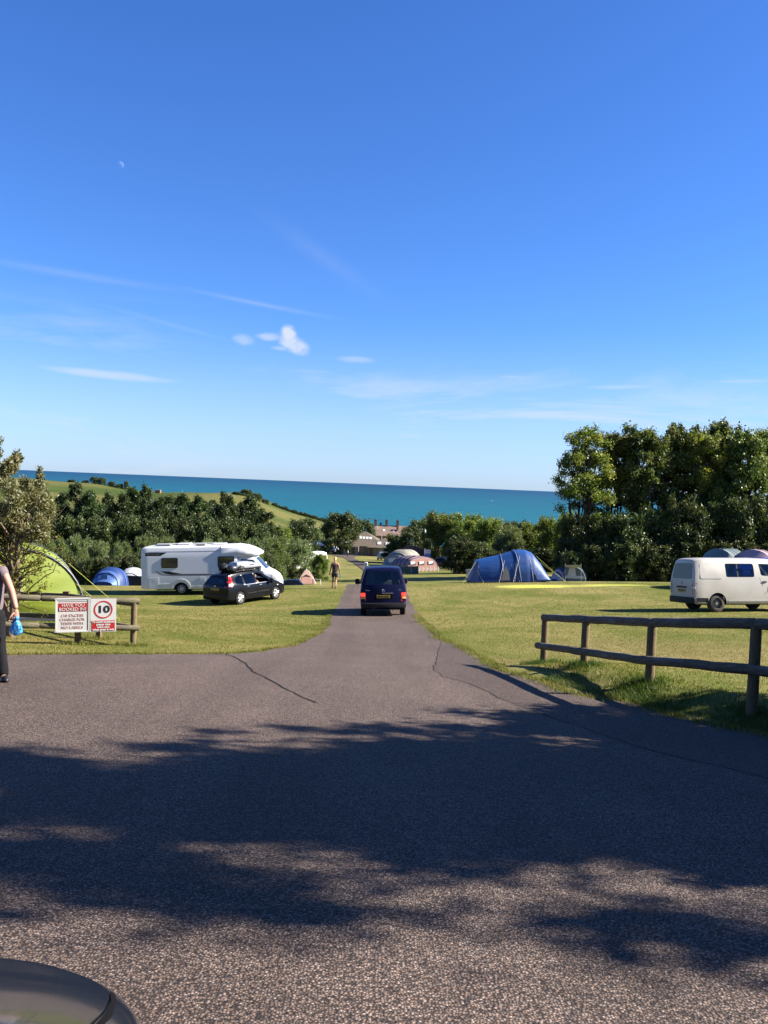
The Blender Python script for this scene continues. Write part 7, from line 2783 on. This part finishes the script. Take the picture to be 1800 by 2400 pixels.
def hand_meshes(wrist, d, nrm, side, curl=0.5, s=1.0):
    """palm and five separate fingers; d points along the hand, nrm out of the back of the hand, side towards the thumb"""
    d, nrm, side = Vector(d).normalized(), Vector(nrm).normalized(), Vector(side).normalized()
    w_ = Vector(wrist)
    out = []
    palm = [w_ - d * 0.02 * s, w_ + d * 0.03 * s, w_ + d * 0.075 * s, w_ + d * 0.092 * s]
    out.append(chain(palm, [(0.026 * s, 0.024 * s), (0.036 * s, 0.020 * s), (0.040 * s, 0.018 * s), (0.036 * s, 0.015 * s)], 1))
    for i, (off, L) in enumerate(((0.030, 0.072), (0.010, 0.080), (-0.011, 0.074), (-0.030, 0.058))):
        p = w_ + d * 0.070 * s + side * off * s
        pts = [p]
        ang = 0.15
        for k, f in enumerate((0.3, 0.42, 0.32, 0.26)):
            dirn = d * math.cos(ang) - nrm * math.sin(ang)
            p = p + dirn * L * f * s
            pts.append(p)
            ang += curl * (0.9 + 0.15 * i)
        out.append(chain(pts, [0.0095 * s, 0.0095 * s, 0.009 * s, 0.008 * s, 0.006 * s], 1))
    p0 = w_ + d * 0.022 * s + side * 0.024 * s
    p1 = p0 + (d * 0.5 + side * 0.75 - nrm * 0.25).normalized() * 0.036 * s
    p2 = p1 + (d * 0.85 + side * 0.25 - nrm * 0.45).normalized() * 0.032 * s
    p3 = p2 + (d * 0.8 - side * 0.1 - nrm * 0.6).normalized() * 0.026 * s
    out.append(chain([p0, p1, p2, p3], [0.013 * s, 0.012 * s, 0.0105 * s, 0.008 * s], 1))
    return out


def walker():
    o = empty('person', 'person seen from behind walking down the grass in a brown sleeveless top and black shorts', 'person')
    # local: faces +Y (away from us)
    V = [(0, 0, 0.93), (0, 0.01, 1.10), (0, 0.02, 1.28), (0, 0.02, 1.42), (0, 0.03, 1.50), (0, 0.04, 1.56)]
    E_ = [(0, 1), (1, 2), (2, 3), (3, 4), (4, 5)]
    Rd = [(0.115, 0.085), (0.12, 0.085), (0.16, 0.10), (0.125, 0.08), 0.058, 0.054]

    def add(pts, rad, frm):
        last = frm
        for p, r_ in zip(pts, rad):
            V.append(p)
            Rd.append(r_)
            E_.append((last, len(V) - 1))
            last = len(V) - 1
    add([(-0.185, 0.01, 1.39), (-0.24, -0.02, 1.12), (-0.275, 0.06, 0.90)], [0.062, 0.046, 0.030], 3)
    add([(0.185, 0.01, 1.39), (0.245, -0.04, 1.12), (0.30, 0.02, 0.90)], [0.062, 0.046, 0.030], 3)
    add([(-0.095, 0.01, 0.82), (-0.085, 0.10, 0.48), (-0.075, 0.14, 0.10), (-0.08, 0.20, 0.045), (-0.085, 0.30, 0.03)], [0.092, 0.060, 0.040, 0.042, 0.03], 0)
    add([(0.095, 0.0, 0.82), (0.085, -0.02, 0.47), (0.065, -0.26, 0.18), (0.07, -0.25, 0.07), (0.075, -0.14, 0.035)], [0.092, 0.060, 0.040, 0.042, 0.03], 0)
    body = [skin_mesh(V, E_, Rd, 0, 2), head_mesh((0, 0.05, 1.66), 1.0, math.pi)]
    body += hand_meshes((-0.28, 0.06, 0.895), (-0.03, 0.10, -1), (-1, 0, 0), (0, 1, 0), 0.5)
    body += hand_meshes((0.305, 0.02, 0.895), (0.10, 0.05, -1), (1, 0, 0), (0, 1, 0), 0.75)
    link('body', join_meshes('body', body, M['skin_tan']), o)
    # clothes follow the body
    link('sleeveless_top', join_meshes('top', [skin_mesh([(0, 0, 0.84), (0, 0.01, 1.08), (0, 0.02, 1.28), (0, 0.02, 1.40), (-0.10, 0.015, 1.43), (0.10, 0.015, 1.43)], [(0, 1), (1, 2), (2, 3), (3, 4), (3, 5)],
         [(0.175, 0.135), (0.162, 0.118), (0.190, 0.125), (0.14, 0.10), 0.062, 0.062], 0, 2)], M['vest']), o)
    link('shorts', join_meshes('shorts', [skin_mesh([(0, 0, 0.97), (0, 0, 0.88), (-0.10, 0.02, 0.78), (-0.10, 0.06, 0.60), (0.10, 0.0, 0.78), (0.10, -0.01, 0.60)], [(0, 1), (1, 2), (2, 3), (1, 4), (4, 5)],
         [(0.165, 0.13), (0.165, 0.13), 0.115, 0.10, 0.115, 0.10], 0, 2)], M['shorts']), o)
    mb = MB()
    mb.ball((0, 0.038, 1.685), (0.083, 0.106, 0.106), 16, 10)
    mb.ball((0, -0.03, 1.62), (0.062, 0.05, 0.085), 12, 8)
    mb.path([(0, -0.05, 1.70), (0, -0.085, 1.60), (0, -0.075, 1.45)], [0.035, 0.03, 0.012], 8)
    mb.build('hair', M['hair_blond'], o, True, 180)
    for nm, pts in (('left_sandal', (-0.083, 0.24, 0.015)), ('right_sandal', (0.073, -0.19, 0.03))):
        mb = MB()
        rcube(mb, pts, (0.085, 0.25, 0.03), 0.012)
        mb.build('sandal', M['shoe'], o, True)
    place(o, -2.66, 48.4, -4, tilt=False)
    b = empty('drinks_bottle', 'dark bottle hanging from the right hand of the walking person', 'bottle')
    mb = MB()
    mb.lathe([(0, 0.001), (0, 0.036), (0.16, 0.036), (0.20, 0.014), (0.245, 0.014), (0.245, 0.001)], 14, axis='z')
    mb.build('bottle_body', M['tent_grey'], b, True, 40)
    b.matrix_world = o.matrix_world @ Matrix.Translation((0.33, 0.06, 0.62))
    b = empty('white_cup', 'small pale cup in the left hand of the walking person', 'cup')
    mb = MB()
    mb.lathe([(0, 0.001), (0, 0.03), (0.11, 0.04), (0.11, 0.001)], 12, axis='z')
    mb.build('cup_body', M['sign_grey'], b, True, 40)
    b.matrix_world = o.matrix_world @ Matrix.Translation((-0.285, 0.10, 0.73))


walker()


def man_left():
    y0 = 11.0
    zg = g(-5.0, y0)
    o = empty('person', 'person at the left edge in a grey T-shirt and black trousers carrying a blue bag', 'person', None, (-5.06, y0, zg))
    # local: X to the right in the photo, faces -X-ish (walking out of view), near arm on +X side swung out
    V = [(0, 0, 0.95), (0.0, 0, 1.12), (0.0, 0, 1.30), (0.0, 0, 1.45), (-0.02, 0, 1.53), (-0.04, 0, 1.60)]
    E_ = [(0, 1), (1, 2), (2, 3), (3, 4), (4, 5)]
    Rd = [(0.115, 0.095), (0.125, 0.10), (0.165, 0.105), (0.13, 0.085), 0.062, 0.058]

    def add(pts, rad, frm):
        last = frm
        for p, r_ in zip(pts, rad):
            V.append(p)
            Rd.append(r_)
            E_.append((last, len(V) - 1))
            last = len(V) - 1
    add([(0.17, -0.03, 1.44), (0.24, -0.06, 1.33), (0.315, -0.07, 1.17), (0.36, -0.10, 1.06), (0.405, -0.13, 0.955)], [0.062, 0.054, 0.048, 0.043, 0.031], 3)
    add([(-0.20, 0.02, 1.42), (-0.27, 0.03, 1.14), (-0.30, -0.10, 0.93)], [0.064, 0.050, 0.032], 3)
    add([(0.10, 0.0, 0.84), (0.135, -0.02, 0.50), (0.20, 0.0, 0.12), (0.235, -0.06, 0.05), (0.27, -0.14, 0.035)], [0.072, 0.055, 0.042, 0.044, 0.034], 0)
    add([(-0.10, 0.0, 0.84), (-0.14, 0.04, 0.49), (-0.16, 0.02, 0.11), (-0.18, -0.10, 0.05), (-0.20, -0.18, 0.035)], [0.072, 0.055, 0.042, 0.044, 0.034], 0)
    body = [skin_mesh(V, E_, Rd, 0, 2), head_mesh((-0.05, -0.02, 1.71), 1.02, 0.0)]
    body += hand_meshes((0.408, -0.133, 0.945), (0.05, -0.05, -1), (1, 0.4, 0.1), (-0.4, -1, 0), 0.72, 1.12)
    body += hand_meshes((-0.30, -0.10, 0.925), (0, -0.2, -1), (-1, 0, 0), (0, -1, 0), 0.4, 1.08)
    link('body', join_meshes('body', body, M['skin']), o)
    link('t_shirt', join_meshes('shirt', [skin_mesh([(0, 0, 0.80), (0.0, 0, 1.08), (0.0, 0, 1.30), (0.0, 0, 1.43), (0.165, -0.03, 1.435), (0.235, -0.055, 1.335), (-0.20, 0.02, 1.42), (-0.25, 0.03, 1.25)],
         [(0, 1), (1, 2), (2, 3), (3, 4), (4, 5), (3, 6), (6, 7)], [(0.195, 0.155), (0.185, 0.145), (0.205, 0.14), (0.15, 0.105), 0.080, 0.074, 0.082, 0.078], 0, 2)], M['shirt_grey']), o)
    link('trousers', join_meshes('trousers', [skin_mesh([(0, 0, 0.98), (0, 0, 0.90), (0.105, 0.0, 0.80), (0.14, -0.02, 0.48), (0.21, -0.01, 0.02), (-0.105, 0.0, 0.80), (-0.145, 0.04, 0.47), (-0.168, 0.01, 0.02)],
         [(0, 1), (1, 2), (2, 3), (3, 4), (1, 5), (5, 6), (6, 7)], [(0.175, 0.14), (0.18, 0.145), 0.118, 0.092, 0.084, 0.118, 0.092, 0.084], 0, 2)], M['trousers']), o)
    mb = MB()
    mb.ball((-0.05, 0.0, 1.745), (0.086, 0.108, 0.100), 16, 10)
    mb.build('hair', M['hair_dark'], o, True, 180)
    for c, a in (((0.255, -0.07, 0.045), 0.6), ((-0.185, -0.10, 0.045), 0.1)):
        mb = MB()
        mb.ball((0, 0, 0), (0.052, 0.145, 0.045), 12, 8)
        q = mb.build('shoe', M['shoe'], o, True, 180)
        q.location = c
        q.rotation_euler = (0, 0, a)
    # bag hanging from the fingers
    b = empty('blue_bag', 'small bright blue plastic bag hanging from the hand of the person on the left', 'bag', None, (0, 0, 0))
    mb = MB()
    prof = [(0.0, 0.004), (0.0, 0.04), (0.03, 0.072), (0.08, 0.080), (0.125, 0.062), (0.165, 0.034), (0.185, 0.018), (0.20, 0.030), (0.215, 0.040)]
    n = 20
    vs, fs = [], []
    for j, (z, r_) in enumerate(prof):
        for k in range(n):
            t = 2 * math.pi * k / n
            q = r_ * (1 + 0.20 * math.sin(3 * t + j) * (0.4 + z * 3) + 0.07 * math.sin(7 * t - 2 * j) + random.uniform(-0.10, 0.10))
            vs.append((q * math.cos(t), q * 0.85 * math.sin(t), z + 0.006 * math.sin(2 * t + j)))
    for j in range(len(prof) - 1):
        for k in range(n):
            fs.append((j * n + k, j * n + (k + 1) % n, (j + 1) * n + (k + 1) % n, (j + 1) * n + k))
    fs.append(tuple(range(n))[::-1])
    mb.add(vs, fs)
    mb.build('bag_body', M['bag_blue'], b, True, 24)
    mb = MB()
    mb.ball((0, 0, 0.215), (0.036, 0.03, 0.03), 10, 8, jit=0.08)
    mb.path([(-0.01, 0, 0.21), (-0.045, 0, 0.16), (-0.07, 0, 0.15)], [0.016, 0.022, 0.010], 6)
    mb.build('knot', M['bag_blue'], b, True, 60)
    b.location = (-5.06 + 0.425, y0 - 0.15, zg + 0.635)
    return o


man_left()


def driver(veh, local, m_shirt, label, arm=False):
    o = empty('person', label, 'person')
    V = [(0, 0, 0), (0, 0, 0.22), (0, 0, 0.45), (0, 0.02, 0.56), (0, 0.03, 0.62), (0.20, 0.02, 0.44), (0.30, 0.16, 0.26), (0.34, 0.36, 0.34), (-0.20, 0.02, 0.44), (-0.26, 0.16, 0.24), (-0.16, 0.40, 0.34)]
    E_ = [(0, 1), (1, 2), (2, 3), (3, 4), (2, 5), (5, 6), (6, 7), (2, 8), (8, 9), (9, 10)]
    Rd = [(0.17, 0.13), (0.16, 0.12), (0.16, 0.10), 0.058, 0.055, 0.06, 0.045, 0.035, 0.06, 0.045, 0.035]
    body = [skin_mesh(V, E_, Rd, 0, 1), head_mesh((0, 0.05, 0.72), 1.0, math.pi)]
    body += hand_meshes((0.34, 0.36, 0.34), (0, 1, 0.1), (0, 0, 1), (-1, 0, 0), 0.6)
    body += hand_meshes((-0.16, 0.40, 0.34), (0, 1, 0.1), (0, 0, 1), (1, 0, 0), 0.6)
    link('body', join_meshes('body', body, M['skin']), o)
    link('shirt', join_meshes('shirt', [skin_mesh([(0, 0, -0.02), (0, 0, 0.22), (0, 0, 0.43), (0.18, 0.02, 0.43), (0.24, 0.08, 0.35), (-0.18, 0.02, 0.43), (-0.23, 0.08, 0.35)], [(0, 1), (1, 2), (2, 3), (3, 4), (2, 5), (5, 6)],
         [(0.185, 0.145), (0.175, 0.135), (0.17, 0.115), 0.075, 0.068, 0.075, 0.068], 0, 1)], m_shirt), o)
    mb = MB()
    mb.ball((0, 0.035, 0.755), (0.083, 0.104, 0.092), 12, 8)
    mb.build('hair', M['hair_dark'], o, True, 180)
    o.matrix_world = veh.matrix_world @ Matrix.Translation(local)


driver(mpv, (0.44, 0.12, 0.58), M['shorts'], 'person in dark clothes at the open window of the black people carrier')
driver(van, (0.45, 0.55, 0.80), M['shorts'], 'person in dark clothes driving the blue van')


# ------------------------------------------------------------------ grass blades
def grass_blades():
    r_ = np.random.default_rng(21)

    def blades(name, P, h, wdt, m, label):
        n = len(P)
        z = G(P[:, 0], P[:, 1])
        a = r_.random(n) * 2 * np.pi
        lean = r_.normal(0, 0.45, (n, 2)) * h[:, None]
        b0 = np.column_stack([P[:, 0] - np.cos(a) * wdt, P[:, 1] - np.sin(a) * wdt, z - 0.01])
        b1 = np.column_stack([P[:, 0] + np.cos(a) * wdt, P[:, 1] + np.sin(a) * wdt, z - 0.01])
        t = np.column_stack([P[:, 0] + lean[:, 0], P[:, 1] + lean[:, 1], z + h])
        V = np.stack([b0, b1, t], 1).reshape(-1, 3)
        o = link(name, np_mesh(name, V, np.arange(3 * n).reshape(n, 3), m))
        tag(o, label, 'grass', kind='stuff')

    # sward of the mown field, thicker near us
    def sward(x0, x1, y0, y1, n):
        x = r_.uniform(x0, x1, n)
        y = r_.uniform(y0, y1, n)
        k = ~in_poly(x, y, road_poly)
        return np.column_stack([x[k], y[k]])
    A = np.concatenate([sward(-11, -1.5, 13.0, 27, 150000), sward(1.3, 15, 8.5, 27, 190000), sward(-20, -1.5, 27, 50, 110000), sward(1.3, 24, 27, 50, 130000)])
    A = A[~((np.abs(A[:, 0] - 10.8) < 4.4) & (np.abs(A[:, 1] - 47.9) < 1.0))]
    far_ = (A[:, 1] > 27)
    h = np.where(far_, r_.uniform(0.010, 0.030, len(A)), r_.uniform(0.010, 0.032, len(A)))
    wd = np.where(far_, 0.014, 0.007)
    blades('grass', A, h, wd, M['blade'], 'short dry mown grass of the camping field')
    # long tufts along the edges and round the posts
    E_ = []
    rl = np.array([p for p in road_left if -12 < p[0] and p[1] < 34])
    rr = np.array([p for p in road_right if 5 < p[1] < 34])
    for arr, sgn, n, sp in ((rl, -1, 16000, 0.10), (rr, 1, 16000, 0.13)):
        i = r_.integers(0, len(arr) - 1, n)
        t = r_.random(n)[:, None]
        p = arr[i] * (1 - t) + arr[i + 1] * t
        d = arr[i + 1] - arr[i]
        nn = np.column_stack([-d[:, 1], d[:, 0]])
        nn /= np.linalg.norm(nn, axis=1)[:, None] + 1e-9
        nn *= 1 if sgn < 0 else -1
        off = np.abs(r_.normal(0, sp, n)) - 0.03
        E_.append(p + nn * off[:, None])
    E_ = np.concatenate(E_)
    h = r_.uniform(0.02, 0.075, len(E_))
    blades('edge_grass', E_, h, np.full(len(E_), 0.006), M['blade'], 'ragged dry grass along the edges of the asphalt')
    V_ = []
    for (x, y) in [(3.10, 15.9), (3.40, 14.0), (3.82, 11.9), (4.39, 9.9), (5.12, 7.95)]:
        V_.append(np.column_stack([r_.normal(x - 0.05, 0.16, 900), r_.normal(y, 0.22, 900)]))
    vx = r_.uniform(6.0, 13.4, 15000)
    xe = np.interp(vx, [5, 7, 8.2, 9.2, 11, 12, 14.4], [6.3, 5.6, 4.9, 4.27, 3.4, 2.85, 2.25])
    V_.append(np.column_stack([xe + 0.06 + np.abs(r_.normal(0, 0.30, len(vx))), vx]))
    V_ = np.concatenate(V_)
    V_ = V_[~in_poly(V_[:, 0], V_[:, 1], road_poly)]
    h = r_.uniform(0.025, 0.105, len(V_))
    blades('verge_grass', V_, h, np.full(len(V_), 0.006), M['blade_green'], 'longer green grass growing along the foot of the right log fence')
    W_ = []
    for (x, y) in [(-5.28, 18.25), (-6.36, 17.93), (-8.1, 17.42), (-8.2, 18.75), (-6.45, 19.55)]:
        W_.append(np.column_stack([r_.normal(x, 0.18, 500), r_.normal(y - 0.05, 0.14, 500)]))
    W_ = np.concatenate(W_)
    blades('tuft_grass', W_, r_.uniform(0.03, 0.11, len(W_)), np.full(len(W_), 0.007), M['blade'], 'grass tufts round the foot of the left log fence')


grass_blades()
